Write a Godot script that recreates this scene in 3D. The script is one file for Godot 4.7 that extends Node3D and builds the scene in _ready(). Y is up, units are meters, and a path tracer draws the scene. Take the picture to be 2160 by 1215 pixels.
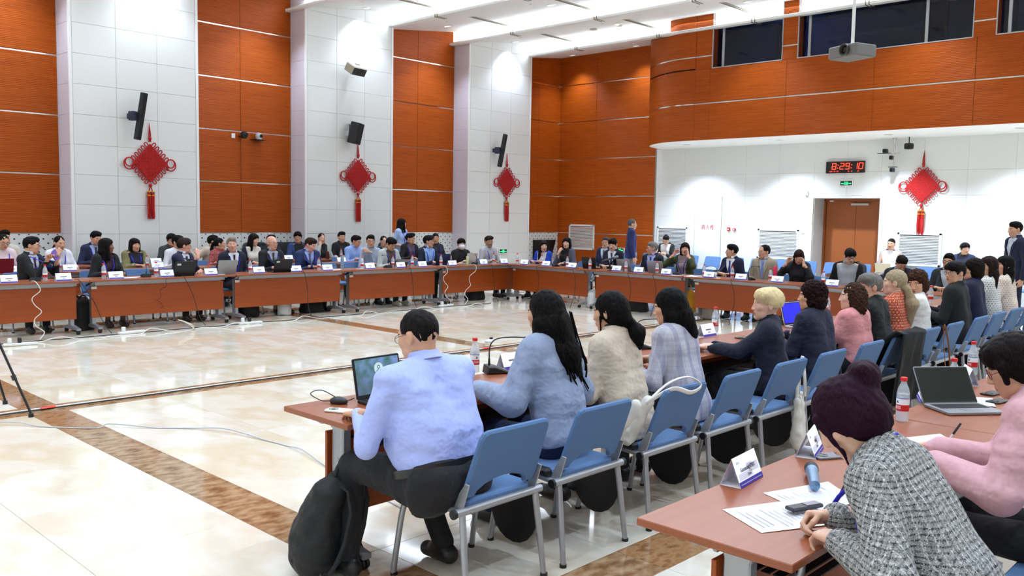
extends Node3D
# An international meeting in a tall hall: a square of long desks, people on all sides.

# ---------------------------------------------------------------- geometry builder
class G extends RefCounted:
	var v := PackedVector3Array()
	var n := PackedVector3Array()
	var uv := PackedVector2Array()
	var ix := PackedInt32Array()
	var has_uv := false
	func tri(a: Vector3, b: Vector3, c: Vector3) -> void:  # counter-clockwise seen from outside
		var m := (b - a).cross(c - a).normalized()
		var k := v.size()
		v.append_array(PackedVector3Array([a, b, c]))
		n.append_array(PackedVector3Array([m, m, m]))
		ix.append_array(PackedInt32Array([k, k + 2, k + 1]))
	func quad(a: Vector3, b: Vector3, c: Vector3, d: Vector3) -> void:
		var m := (c - a).cross(d - b).normalized()
		var k := v.size()
		v.append_array(PackedVector3Array([a, b, c, d]))
		n.append_array(PackedVector3Array([m, m, m, m]))
		ix.append_array(PackedInt32Array([k, k + 2, k + 1, k, k + 3, k + 2]))
	func quad_out(a: Vector3, b: Vector3, c: Vector3, d: Vector3, o: Vector3) -> void:
		if (c - a).cross(d - b).dot(a + c - o * 2.0) > 0.0: quad(a, b, c, d)
		else: quad(d, c, b, a)
	func quad_uv(a: Vector3, b: Vector3, c: Vector3, d: Vector3, r := Rect2(0, 0, 1, 1)) -> void:  # a bottom left, b bottom right, c top right, d top left
		if not has_uv:
			has_uv = true
			uv.resize(v.size())
		quad(a, b, c, d)
		uv.append_array(PackedVector2Array([Vector2(r.position.x, r.end.y), r.end, Vector2(r.end.x, r.position.y), r.position]))
	func box(c: Vector3, s: Vector3, bev := 0.0, x := Transform3D()) -> void:
		var h := s * 0.5
		var b := minf(bev, minf(h.x, minf(h.y, h.z)) * 0.95)
		var ax := [Vector3.RIGHT, Vector3.UP, Vector3.BACK]
		for i in 3:
			for sg in [-1.0, 1.0]:
				var m: Vector3 = ax[i] * sg
				var u: Vector3 = ax[(i + 1) % 3]
				var w: Vector3 = ax[(i + 2) % 3] * sg
				var o := c + m * h[i]
				var hu := h[(i + 1) % 3] - b
				var hw := h[(i + 2) % 3] - b
				quad(x * (o - u * hu - w * hw), x * (o + u * hu - w * hw), x * (o + u * hu + w * hw), x * (o - u * hu + w * hw))
		if b > 0.0:
			for i in 3:
				var j := (i + 1) % 3
				var k := (i + 2) % 3
				for sj in [-1.0, 1.0]:
					for sk in [-1.0, 1.0]:
						var e: Vector3 = ax[i] * (h[i] - b)
						var p: Vector3 = c + ax[j] * sj * h[j] + ax[k] * sk * (h[k] - b)
						var q: Vector3 = c + ax[j] * sj * (h[j] - b) + ax[k] * sk * h[k]
						quad_out(x * (q - e), x * (p - e), x * (p + e), x * (q + e), x * c)
			for sx in [-1.0, 1.0]:
				for sy in [-1.0, 1.0]:
					for sz in [-1.0, 1.0]:
						var p := c + Vector3(sx * h.x, sy * (h.y - b), sz * (h.z - b))
						var q := c + Vector3(sx * (h.x - b), sy * h.y, sz * (h.z - b))
						var r := c + Vector3(sx * (h.x - b), sy * (h.y - b), sz * h.z)
						if (x * q - x * p).cross(x * r - x * p).dot(x * p - x * c) > 0: tri(x * p, x * q, x * r)
						else: tri(x * p, x * r, x * q)
	func lathe(pr: Array, x := Transform3D(), seg := 16) -> void:  # pr: Vector2(radius, height) from bottom to top
		for j in pr.size() - 1:
			var p: Vector2 = pr[j]
			var q: Vector2 = pr[j + 1]
			if p.distance_to(q) < 1e-6: continue
			var t := (q - p).normalized()
			var k := v.size()
			for i in seg + 1:
				var a := TAU * i / seg
				var d := Vector3(cos(a), 0, sin(a))
				var m := (x.basis * (d * t.y + Vector3.UP * -t.x)).normalized()
				v.append(x * (d * p.x + Vector3.UP * p.y))
				v.append(x * (d * q.x + Vector3.UP * q.y))
				n.append(m); n.append(m)
			for i in seg:
				var e := k + i * 2
				ix.append_array(PackedInt32Array([e, e + 2, e + 1, e + 1, e + 2, e + 3]))
	func tube(pts: Array, r, sides := 8, closed := false, flat := 1.0) -> void:  # r: number or one per point
		var c := pts.size()
		if c < 2: return
		var up := Vector3.UP
		var prev := Vector3.ZERO
		var k := v.size()
		for i in c:
			var a: Vector3 = pts[(i - 1 + c) % c] if closed or i > 0 else pts[0]
			var b: Vector3 = pts[(i + 1) % c] if closed or i < c - 1 else pts[c - 1]
			var t := (b - a).normalized()
			if i == 0:
				up = Vector3.UP if absf(t.y) < 0.9 else Vector3.RIGHT
			var s := t.cross(up).normalized()
			up = s.cross(t).normalized()
			var ra: float = r[i] if r is Array else r
			for j in sides:
				var g := TAU * j / sides
				var d := s * cos(g) + up * sin(g) * flat
				v.append(pts[i] + d * ra)
				n.append((s * cos(g) * flat + up * sin(g)).normalized())
		var last := c if closed else c - 1
		for i in last:
			for j in sides:
				var a := k + i * sides + j
				var b := k + i * sides + (j + 1) % sides
				var d := k + ((i + 1) % c) * sides + j
				var e := k + ((i + 1) % c) * sides + (j + 1) % sides
				ix.append_array(PackedInt32Array([a, b, d, b, e, d]))
		if not closed:
			for side in [0, 1]:
				var o: int = k + (c - 1) * sides * side
				var m: Vector3 = (pts[0] - pts[1]).normalized() if side == 0 else (pts[c - 1] - pts[c - 2]).normalized()
				var q := v.size()
				for j in sides:
					v.append(v[o + j]); n.append(m)
				for j in range(1, sides - 1):
					ix.append_array(PackedInt32Array([q, q + j + 1, q + j] if side == 0 else [q, q + j, q + j + 1]))
	func prism(poly: PackedVector2Array, depth: float, x := Transform3D(), bev := 0.0) -> void:  # poly in xy counter-clockwise, from z=0 to z=depth
		var p := poly
		if Geometry2D.is_polygon_clockwise(p): p.reverse()
		var inn := p
		if bev > 0.0:
			var off := Geometry2D.offset_polygon(p, -bev, Geometry2D.JOIN_MITER)
			if off.size() == 1 and off[0].size() == p.size():
				inn = off[0]
				if Geometry2D.is_polygon_clockwise(inn): inn.reverse()
				var best := 0
				for i in inn.size():
					if inn[i].distance_to(p[0]) < inn[best].distance_to(p[0]): best = i
				var rot := PackedVector2Array()
				for i in inn.size(): rot.append(inn[(i + best) % inn.size()])
				inn = rot
			else: bev = 0.0
		var t := Geometry2D.triangulate_polygon(inn)
		var z0 := 0.0
		for i in range(0, t.size(), 3):
			var a := inn[t[i]]; var b := inn[t[i + 1]]; var c := inn[t[i + 2]]
			if (b - a).cross(c - a) < 0.0:
				var w := b; b = c; c = w
			tri(x * Vector3(a.x, a.y, depth), x * Vector3(b.x, b.y, depth), x * Vector3(c.x, c.y, depth))
			tri(x * Vector3(a.x, a.y, z0), x * Vector3(c.x, c.y, z0), x * Vector3(b.x, b.y, z0))
		for i in p.size():
			var j := (i + 1) % p.size()
			var a := p[i]; var b := p[j]
			quad(x * Vector3(a.x, a.y, bev), x * Vector3(b.x, b.y, bev), x * Vector3(b.x, b.y, depth - bev), x * Vector3(a.x, a.y, depth - bev))
			if bev > 0.0:
				var c := inn[i]; var d := inn[j]
				quad(x * Vector3(a.x, a.y, depth - bev), x * Vector3(b.x, b.y, depth - bev), x * Vector3(d.x, d.y, depth), x * Vector3(c.x, c.y, depth))
				quad(x * Vector3(b.x, b.y, bev), x * Vector3(a.x, a.y, bev), x * Vector3(c.x, c.y, 0), x * Vector3(d.x, d.y, 0))
	func strip(rows: Array, thick := 0.0) -> void:  # grid of points rows[i][j]; smooth; with thickness a closed sheet
		var h := rows.size(); var w: int = rows[0].size()
		var nm := []
		for i in h:
			var rn := []
			for j in w:
				var a: Vector3 = rows[mini(i + 1, h - 1)][j] - rows[maxi(i - 1, 0)][j]
				var b: Vector3 = rows[i][mini(j + 1, w - 1)] - rows[i][maxi(j - 1, 0)]
				rn.append(b.cross(a).normalized())
			nm.append(rn)
		for side in ([1.0] if thick == 0.0 else [1.0, -1.0]):
			var k := v.size()
			for i in h:
				for j in w:
					v.append(rows[i][j] + nm[i][j] * thick * 0.5 * side); n.append(nm[i][j] * side)
			for i in h - 1:
				for j in w - 1:
					var a := k + i * w + j
					if side > 0: ix.append_array(PackedInt32Array([a, a + w, a + 1, a + 1, a + w, a + w + 1]))
					else: ix.append_array(PackedInt32Array([a, a + 1, a + w, a + 1, a + w + 1, a + w]))
		if thick > 0.0:
			for e in 2:
				for i in h - 1:
					var j := 0 if e == 0 else w - 1
					var t: float = thick * 0.5
					var a: Vector3 = rows[i][j]; var b: Vector3 = rows[i + 1][j]
					if e == 1: quad(a - nm[i][j] * t, b - nm[i + 1][j] * t, b + nm[i + 1][j] * t, a + nm[i][j] * t)
					else: quad(b - nm[i + 1][j] * t, a - nm[i][j] * t, a + nm[i][j] * t, b + nm[i + 1][j] * t)
				for j in w - 1:
					var i := 0 if e == 0 else h - 1
					var t: float = thick * 0.5
					var a: Vector3 = rows[i][j]; var b: Vector3 = rows[i][j + 1]
					if e == 0: quad(a - nm[i][j] * t, b - nm[i][j + 1] * t, b + nm[i][j + 1] * t, a + nm[i][j] * t)
					else: quad(b - nm[i][j + 1] * t, a - nm[i][j] * t, a + nm[i][j] * t, b + nm[i][j + 1] * t)
	func arrays(vs: PackedVector3Array, ns: PackedVector3Array, tr: PackedInt32Array, x := Transform3D(), flip := false) -> void:
		var k := v.size()
		v.append_array(x * vs)
		n.append_array(Transform3D(x.basis.orthonormalized(), Vector3.ZERO) * ns)
		var o := ix.size()
		ix.append_array(tr)
		if k > 0 or flip:
			for i in range(o, ix.size(), 3):
				var a := ix[i] + k; var b := ix[i + 1] + k; var c := ix[i + 2] + k
				ix[i] = a
				ix[i + 1] = c if flip else b
				ix[i + 2] = b if flip else c
	func surface(m: ArrayMesh, mat: Material) -> void:
		if v.is_empty(): return
		var a := []
		a.resize(Mesh.ARRAY_MAX)
		a[Mesh.ARRAY_VERTEX] = v
		a[Mesh.ARRAY_NORMAL] = n
		if has_uv:
			uv.resize(v.size())
			a[Mesh.ARRAY_TEX_UV] = uv
		a[Mesh.ARRAY_INDEX] = ix
		m.add_surface_from_arrays(Mesh.PRIMITIVE_TRIANGLES, a)
		m.surface_set_material(m.get_surface_count() - 1, mat)
	func mesh(mat: Material) -> ArrayMesh:
		var m := ArrayMesh.new()
		surface(m, mat)
		return m

# ---------------------------------------------------------------- scene tree helpers
var used := {}
func numbered(s: String) -> String:
	var c: int = used.get(s, 0)
	used[s] = c + 1
	return s if c == 0 else "%s_%03d" % [s, c]
func thing(called: String, label: String, category: String, at := Vector3.ZERO, turn := 0.0, group := "") -> Node3D:
	var o := Node3D.new()
	o.name = numbered(called)
	add_child(o)
	o.position = at
	o.rotation.y = deg_to_rad(turn)
	tag(o, label, category, group)
	return o
func tag(o: Node, label: String, category: String, group := "") -> void:
	o.set_meta("label", label)
	o.set_meta("category", category)
	if group != "": o.set_meta("group", group)
func part(called: String, g: G, m: Material, parent: Node3D, label := "") -> MeshInstance3D:
	return partm(called, g.mesh(m), parent, label)
func partm(called: String, mesh: Mesh, parent: Node3D, label := "") -> MeshInstance3D:
	var o := MeshInstance3D.new()
	o.mesh = mesh
	if parent == self:
		o.name = numbered(called)
		add_child(o)
	else:
		var nm := called
		var k := 0
		while parent.has_node(nm):
			k += 1
			nm = "%s_%03d" % [called, k]
		o.name = nm
		parent.add_child(o)
	if label != "": o.set_meta("label", label)
	return o
func solo(called: String, g: G, m: Material, label: String, category: String, at := Vector3.ZERO, turn := 0.0, group := "") -> MeshInstance3D:
	var o := part(called, g, m, self)
	o.position = at
	o.rotation.y = deg_to_rad(turn)
	tag(o, label, category, group)
	return o
func struct(called: String, g: G, m: Material, parent: Node3D = null) -> MeshInstance3D:
	var o := part(called, g, m, self if parent == null else parent)
	if parent == null: o.set_meta("kind", "structure")
	return o
func structn(called: String) -> Node3D:
	var o := Node3D.new()
	o.name = numbered(called)
	add_child(o)
	o.set_meta("kind", "structure")
	return o
func copy(root: Node3D, called: String, at: Vector3, turn: float, label: String) -> Node3D:
	var r: Node3D = root.duplicate()
	r.name = numbered(called)
	add_child(r)
	r.position = at
	r.rotation = Vector3(0, deg_to_rad(turn), 0)
	r.set_meta("label", label)
	return r

# ---------------------------------------------------------------- materials
var mats := {}
func noise(freq: float, oct := 4, sd := 1, type := FastNoiseLite.TYPE_SIMPLEX_SMOOTH) -> FastNoiseLite:
	var f := FastNoiseLite.new()
	f.noise_type = type
	f.frequency = freq
	f.seed = sd
	f.fractal_octaves = oct
	f.fractal_type = FastNoiseLite.FRACTAL_FBM if oct > 1 else FastNoiseLite.FRACTAL_NONE
	return f
func ntex(fr: float, cols: Array, oct := 4, sz := 512, sd := 1) -> NoiseTexture2D:
	var t := NoiseTexture2D.new()
	t.width = sz; t.height = sz
	t.seamless = true
	t.generate_mipmaps = false
	t.noise = noise(fr, oct, sd)
	if cols.size() > 0:
		var g := Gradient.new()
		var c := PackedColorArray(); var o := PackedFloat32Array()
		for i in cols.size():
			c.append(cols[i]); o.append(float(i) / maxf(1, cols.size() - 1))
		g.colors = c; g.offsets = o
		t.color_ramp = g
	return t
func mat(c: Color, rough := 0.6, metal := 0.0) -> StandardMaterial3D:
	var k := "%s%.2f%.2f" % [c.to_html(), rough, metal]
	if not mats.has(k):
		var m := StandardMaterial3D.new()
		m.albedo_color = c
		m.roughness = rough
		m.metallic = metal
		mats[k] = m
	return mats[k]
func hx(s: String) -> Color:
	return Color(s)
func glow(c: Color, e: float) -> StandardMaterial3D:
	var k := "glow%s%.2f" % [c.to_html(), e]
	if not mats.has(k):
		var m := StandardMaterial3D.new()
		m.albedo_color = c
		m.emission_enabled = true
		m.emission = c
		m.emission_energy_multiplier = e
		mats[k] = m
	return mats[k]
var weave_n: Texture2D
var fold_n: Texture2D
func cloth(c: Color, rough := 0.85, kind := "") -> StandardMaterial3D:  # woven cloth with fine grain
	var k := "cloth%s%.2f%s" % [c.to_html(), rough, kind]
	if not mats.has(k):
		var m := StandardMaterial3D.new()
		m.albedo_color = c
		m.roughness = rough
		m.normal_enabled = true
		m.uv1_triplanar = true
		if kind == "fold":
			m.normal_texture = fold_n
			m.uv1_scale = Vector3(1.6, 1.6, 1.6)
			m.normal_scale = 0.7
		else:
			m.normal_texture = weave_n
			m.uv1_scale = Vector3(6, 6, 6)
			m.normal_scale = 0.5
		m.rim_enabled = true
		m.rim = 0.15
		mats[k] = m
	return mats[k]
func hairmat(c: Color) -> StandardMaterial3D:
	var k := "hair" + c.to_html()
	if not mats.has(k):
		var m := StandardMaterial3D.new()
		m.albedo_color = c
		m.roughness = 0.58
		m.metallic_specular = 0.22
		m.normal_enabled = true
		m.normal_texture = hair_n
		m.normal_scale = 0.9
		m.uv1_triplanar = true
		m.uv1_scale = Vector3(14, 0.9, 14)
		mats[k] = m
	return mats[k]
var hair_n: Texture2D
func skinmat(c: Color) -> StandardMaterial3D:
	var k := "skin" + c.to_html()
	if not mats.has(k):
		var m := StandardMaterial3D.new()
		m.albedo_color = c
		m.roughness = 0.5
		m.subsurf_scatter_enabled = true
		m.subsurf_scatter_strength = 0.08
		mats[k] = m
	return mats[k]
func flatcap(r: float) -> Array:
	return [Vector2(0, 0), Vector2(r, 0)]
func xf(at: Vector3, rx := 0.0, ry := 0.0, rz := 0.0) -> Transform3D:
	return Transform3D(Basis.from_euler(Vector3(deg_to_rad(rx), deg_to_rad(ry), deg_to_rad(rz))), at)
func between(a: Vector3, b: Vector3) -> Transform3D:  # y axis from a to b
	var y := (b - a).normalized()
	var x := y.cross(Vector3.BACK if absf(y.z) < 0.9 else Vector3.RIGHT).normalized()
	return Transform3D(Basis(x, y, x.cross(y)), a)
func rrect(w: float, h: float, r: float, seg := 4) -> PackedVector2Array:
	var p := PackedVector2Array()
	for q in 4:
		var c := Vector2((w / 2 - r) * (1 if q == 0 or q == 3 else -1), (h / 2 - r) * (1 if q < 2 else -1))
		for i in seg + 1:
			var a := PI / 2 * (q + float(i) / seg)
			p.append(c + Vector2(cos(a), sin(a)) * r)
	return p
func arcp(pts: Array, seg := 6) -> Array:  # smooth curve through points
	var c := Curve3D.new()
	for i in pts.size():
		var a: Vector3 = pts[maxi(i - 1, 0)]
		var b: Vector3 = pts[mini(i + 1, pts.size() - 1)]
		c.add_point(pts[i], (a - b) / 6.0, (b - a) / 6.0)
	var o := []
	for i in (pts.size() - 1) * seg + 1:
		o.append(c.samplef(float(i) / seg))
	return o
func textg(s: String, size: float, depth := 0.0004, font := "Droid Serif", bold := false) -> TextMesh:
	var t := TextMesh.new()
	t.text = s
	var f := SystemFont.new()
	f.font_names = PackedStringArray([font])
	if bold: f.font_weight = 700
	t.font = f
	t.font_size = 32
	t.pixel_size = size / 32.0
	t.depth = depth
	t.curve_step = 4.0
	return t

# ---------------------------------------------------------------- scene
const CAMH := 1.74
const ZR := -17.27   # recessed timber bays of the side wall
const ZP := -16.68   # face of the white piers
const XB := 20.0     # end wall
const BAY := 2.43
const X0 := 18.08    # last ceiling step
func _ready() -> void:
	var cam := Camera3D.new()
	cam.name = "camera"
	add_child(cam)
	cam.transform = Transform3D(Basis(Vector3(0.69221934, 0.01795143, 0.72146388), Vector3(0.04695971, 0.9964516, -0.06984987), Vector3(-0.72015774, 0.08223117, 0.68892007)), Vector3(0, CAMH, 0))
	cam.fov = 36.532
	cam.near = 0.05
	cam.current = true
	var we := WorldEnvironment.new()
	we.name = "environment"
	var env := Environment.new()
	env.background_mode = Environment.BG_COLOR
	env.background_color = Color(0.02, 0.03, 0.06)
	env.tonemap_mode = Environment.TONE_MAPPER_LINEAR
	env.tonemap_exposure = 1.42
	env.sdfgi_enabled = true
	env.ssao_enabled = true
	env.ssil_enabled = true
	we.environment = env
	add_child(we)
	make_lights()
	weave_n = ntex(0.09, [], 3, 512, 3); weave_n.as_normal_map = true; weave_n.bump_strength = 4.0
	fold_n = ntex(0.012, [], 3, 512, 5); fold_n.as_normal_map = true; fold_n.bump_strength = 14.0
	hair_n = ntex(0.06, [], 3, 512, 7); hair_n.as_normal_map = true; hair_n.bump_strength = 8.0
	build_room()
	build_fixtures()
	build_furniture()
	build_props()
	build_people()

# Fluorescent coves on every step of the ceiling, and rows of recessed downlights between them.
const LAMP := Color(0.84, 0.91, 1.0)
const COVE_E := 14.5
const DOWN_E := 4.3
func make_lights() -> void:
	for k in range(0, 10):
		var x := X0 - BAY * k
		var l := AreaLight3D.new()
		l.name = numbered("cove_light")
		add_child(l)
		l.area_size = Vector2(21.0, 0.22)
		l.light_color = LAMP
		l.light_energy = COVE_E
		l.area_range = 40.0
		l.area_attenuation = 2.0
		l.shadow_enabled = true
		l.position = Vector3(x - 0.03, 6.33, -6.2)
		l.rotation_degrees = Vector3(-50, 90, 0)  # shines towards -x and a little down
		for j in 6:
			var z := -16.42 + j * 3.42
			if k == 0 and false: continue
			var s := SpotLight3D.new()
			s.name = numbered("downlight_beam")
			add_child(s)
			s.position = Vector3(x - BAY + 1.45, 6.33, z)
			s.rotation_degrees = Vector3(-90, 0, 0)
			s.spot_angle = 52
			s.spot_attenuation = 1.0
			s.spot_range = 30
			s.spot_angle_attenuation = 0.8
			s.light_color = LAMP
			s.light_energy = DOWN_E
			s.light_size = 0.07
			s.shadow_enabled = true
	for z in [-9.5, -3.5]:  # the dim gallery behind the glass
		var o := OmniLight3D.new()
		o.name = numbered("gallery_light")
		add_child(o)
		o.position = Vector3(19.0, 6.3, z)
		o.light_color = Color(0.35, 0.55, 1.0)
		o.light_energy = 0.35
		o.omni_range = 10
		o.light_size = 0.1
		o.shadow_enabled = true
	for z in [-16.42, -14.2]:
		var s := SpotLight3D.new()
		s.name = numbered("downlight_beam")
		add_child(s)
		s.position = Vector3(19.5, 6.33, z)
		s.rotation_degrees = Vector3(-90, 0, 0)
		s.spot_angle = 52
		s.spot_range = 30
		s.light_color = LAMP
		s.light_energy = DOWN_E
		s.light_size = 0.07
		s.shadow_enabled = true
	for j in 6:
		var s := SpotLight3D.new()
		s.name = numbered("soffit_beam")
		add_child(s)
		s.position = Vector3(18.93, 3.57, -12.14 + 2.48 * j)
		s.rotation_degrees = Vector3(-90, 0, 0)
		s.spot_angle = 60
		s.spot_range = 20
		s.light_color = LAMP
		s.light_energy = DOWN_E * 3.4
		s.light_size = 0.06
		s.shadow_enabled = true

# ---------------------------------------------------------------- room
var wood_a: StandardMaterial3D
var wood_n: Texture2D
var desk_wood: StandardMaterial3D
var desk_panel: StandardMaterial3D
var marble: Array = []
var brown: Array = []
var white_panel: StandardMaterial3D
var white_trim: StandardMaterial3D
var chrome: StandardMaterial3D
func groove_tex(sz: int, per: int) -> ImageTexture:  # fine horizontal grooves of the acoustic boards
	var im := Image.create(sz, sz, false, Image.FORMAT_RGB8)
	for y in sz:
		var f := fposmod(float(y), per) / per
		var h := 1.0 if f > 0.22 else f / 0.22 * 0.2
		im.fill_rect(Rect2i(0, y, sz, 1), Color(h, h, h))
	im.bump_map_to_normal_map(3.0)
	return ImageTexture.create_from_image(im)
func wood_tex(a: Color, b: Color, c: Color, sd: int, groove := 0) -> ImageTexture:
	var sz := 512
	var im := Image.create(sz, sz, false, Image.FORMAT_RGB8)
	var f := noise(0.012, 4, sd)
	var f2 := noise(0.09, 3, sd + 1)
	for y in sz:
		for x in sz:
			var u := float(x) / sz
			var t := 0.0
			# blended over the seam so that it repeats
			var n0 := f.get_noise_2d(x * 0.12, y * 3.2) * 0.5 + f2.get_noise_2d(x * 0.06, y * 3.5) * 0.5
			var n1 := f.get_noise_2d((x - sz) * 0.12, y * 3.2) * 0.5 + f2.get_noise_2d((x - sz) * 0.06, y * 3.5) * 0.5
			t = lerpf(n0, n1, u * u * (3.0 - 2.0 * u)) * 0.9 + 0.5
			var col := a.lerp(b, clampf(t * 2.0, 0, 1)).lerp(c, clampf(t * 2.0 - 1.0, 0, 1))
			if groove > 0 and y % groove < 2: col = col * Color(0.62, 0.56, 0.52)
			im.set_pixel(x, y, col)
	return ImageTexture.create_from_image(im)
func marble_mats() -> void:
	var sets := [["#ded6c6", "#e4ddd0", "#d6c9b2"], ["#e2dacc", "#d9cdb8", "#e6e0d4"], ["#dcd0bc", "#e0d8c8", "#d6c7ac"]]
	for i in 3:
		var m := StandardMaterial3D.new()
		var s: Array = sets[i]
		m.albedo_texture = ntex(0.006, [hx(s[0]), hx(s[1]), hx(s[2]), hx(s[1])], 5, 512, 20 + i)
		m.uv1_triplanar = true
		m.uv1_world_triplanar = true
		m.uv1_scale = Vector3(0.55, 0.55, 0.33)
		m.uv1_offset = Vector3(i * 0.37, 0, i * 0.21)
		m.roughness = 0.07
		m.metallic_specular = 0.5
		marble.append(m)
	for i in 2:
		var m := StandardMaterial3D.new()
		m.albedo_texture = ntex(0.014, [hx("#6f4b2c"), hx("#8a6240"), hx("#a5805c"), hx("#9a6e46"), hx("#b39069")] if i == 0 else [hx("#6a4c30"), hx("#8f6c4b"), hx("#a88a6a"), hx("#b99d7e")], 6, 512, 40 + i)
		m.uv1_triplanar = true
		m.uv1_world_triplanar = true
		m.uv1_scale = Vector3(0.9, 0.9, 1.6)
		m.roughness = 0.08
		brown.append(m)
func dots_tex() -> ImageTexture:
	var im := Image.create(128, 128, false, Image.FORMAT_RGB8)
	im.fill(hx("#dfe0dc"))
	for y in 128:
		for x in 128:
			for c in [Vector2(32, 32), Vector2(96, 96)]:
				if Vector2(x, y).distance_to(c) < 13.0: im.set_pixel(x, y, hx("#23211f"))
	return ImageTexture.create_from_image(im)
func panel_box(lo: Vector3, hi: Vector3, bev := 0.004) -> G:
	var g := G.new()
	g.box((lo + hi) * 0.5, hi - lo, bev)
	return g
func build_room() -> void:
	wood_a = StandardMaterial3D.new()
	wood_a.albedo_texture = wood_tex(hx("#9c450e"), hx("#b45312"), hx("#c3601c"), 3, 16)
	wood_a.uv1_triplanar = true
	wood_a.uv1_world_triplanar = true
	wood_a.uv1_scale = Vector3(1.0, 1.0, 1.0)
	wood_a.roughness = 0.4
	wood_a.metallic_specular = 0.28
	wood_a.normal_enabled = true
	wood_n = groove_tex(256, 8)
	wood_a.normal_texture = wood_n
	wood_a.normal_scale = 0.35
	marble_mats()
	white_panel = StandardMaterial3D.new()
	white_panel.albedo_color = hx("#e4e4e0")
	white_panel.roughness = 0.75
	white_panel.normal_enabled = true
	white_panel.normal_texture = weave_n
	white_panel.normal_scale = 0.15
	white_panel.uv1_triplanar = true
	white_panel.uv1_world_triplanar = true
	white_panel.uv1_scale = Vector3(3, 3, 3)
	white_trim = mat(hx("#ecece8"), 0.45)
	chrome = mat(hx("#d8d2cc"), 0.18, 1.0)
	var backing := mat(hx("#c9c8c2"), 0.9)
	var plaster := mat(hx("#e9e8e2"), 0.85)
	var rng := RandomNumberGenerator.new(); rng.seed = 11

	# --- floor: cream marble slabs with brown bands
	var fl := structn("floor")
	var base := G.new()
	base.box(Vector3(6.5, -0.14, -6.2), Vector3(27.4, 0.2, 23.0))
	part("screed", base, mat(hx("#8d8578"), 0.9), fl)
	var slab := {}
	var far_s := G.new()
	var far_b := G.new()
	var xs := []   # edges along x: [from, to, is band]
	var x := 2.43 - 5.55 * 2.0
	while x < XB:
		xs.append([x, x + 0.3, true])
		for i in 6: xs.append([x + 0.3 + i * 0.875, x + 0.3 + (i + 1) * 0.875, false])
		x += 5.55
	var zs := []
	var z := -8.21 - 5.55 * 2.0
	while z < 5.0:
		zs.append([z, z + 0.32, true])
		for i in 6: zs.append([z + 0.32 + i * 0.8717, z + 0.32 + (i + 1) * 0.8717, false])
		z += 5.55
	var count := 0
	for a in xs:
		for b in zs:
			var l := maxf(a[0], -7.0); var r := minf(a[1], XB)
			var n0 := maxf(b[0], -17.27); var n1 := minf(b[1], 5.0)
			if r - l < 0.02 or n1 - n0 < 0.02: continue
			var c := Vector3((l + r) * 0.5, 0, (n0 + n1) * 0.5)
			var band: bool = a[2] or b[2]
			# the open floor in view gets slabs of its own
			var near := c.x > 0.6 and c.x < 13.4 and c.z < -2.2 and c.z > -13.2 and c.z < -0.55 * c.x + 0.9
			if near and count < 290:
				count += 1
				var g := G.new()
				g.box(Vector3(c.x, -0.02, c.z), Vector3(r - l - 0.0024, 0.04, n1 - n0 - 0.0024), 0.0012)
				var m: Material = brown[rng.randi() % 2] if band else marble[rng.randi() % 3]
				part("marble_band_slab" if band else "marble_slab", g, m, fl)
			else:
				(far_b if band else far_s).box(Vector3(c.x, -0.02, c.z), Vector3(r - l - 0.0024, 0.04, n1 - n0 - 0.0024))
	part("distant_slabs", far_s, marble[0], fl).set_meta("kind", "stuff")
	part("distant_band_slabs", far_b, brown[0], fl).set_meta("kind", "stuff")

	# --- left wall: timber bays between white piers
	var wl := structn("wall_left")
	var g0 := G.new()
	g0.box(Vector3(6.5, 3.6, ZR - 0.25), Vector3(27.4, 7.4, 0.4))
	part("masonry", g0, backing, wl)
	var perf := StandardMaterial3D.new()
	perf.albedo_texture = dots_tex()
	perf.uv1_triplanar = true
	perf.uv1_world_triplanar = true
	perf.uv1_scale = Vector3(6.2, 6.2, 6.2)
	perf.roughness = 0.6
	var edges := [[-6.24, -3.81], [-1.38, 1.05], [3.48, 5.91], [8.34, 10.79], [13.22, 15.70], [18.08, 20.0]]
	var rows := [1.27, 2.35, 3.43, 4.51, 5.59, 6.6]
	for e in edges:
		var mid: float = (e[0] + e[1]) * 0.5
		for h in 5:
			for s in 2:
				var l: float = e[0] if s == 0 else mid
				var r: float = mid if s == 0 else e[1]
				part("timber_panel", panel_box(Vector3(l + 0.003, rows[h] + 0.014, ZR - 0.04), Vector3(r - 0.003, rows[h + 1] - 0.014, ZR + 0.02)), wood_a, wl)
			part("metal_strip", panel_box(Vector3(e[0], rows[h] - 0.013, ZR - 0.03), Vector3(e[1], rows[h] + 0.013, ZR + 0.012), 0.002), chrome, wl)
		for s in 2:
			var l: float = e[0] if s == 0 else mid
			var r: float = mid if s == 0 else e[1]
			part("perforated_panel", panel_box(Vector3(l + 0.002, 0.08, ZR - 0.04), Vector3(r - 0.002, 1.257, ZR + 0.02)), perf, wl)
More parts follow.
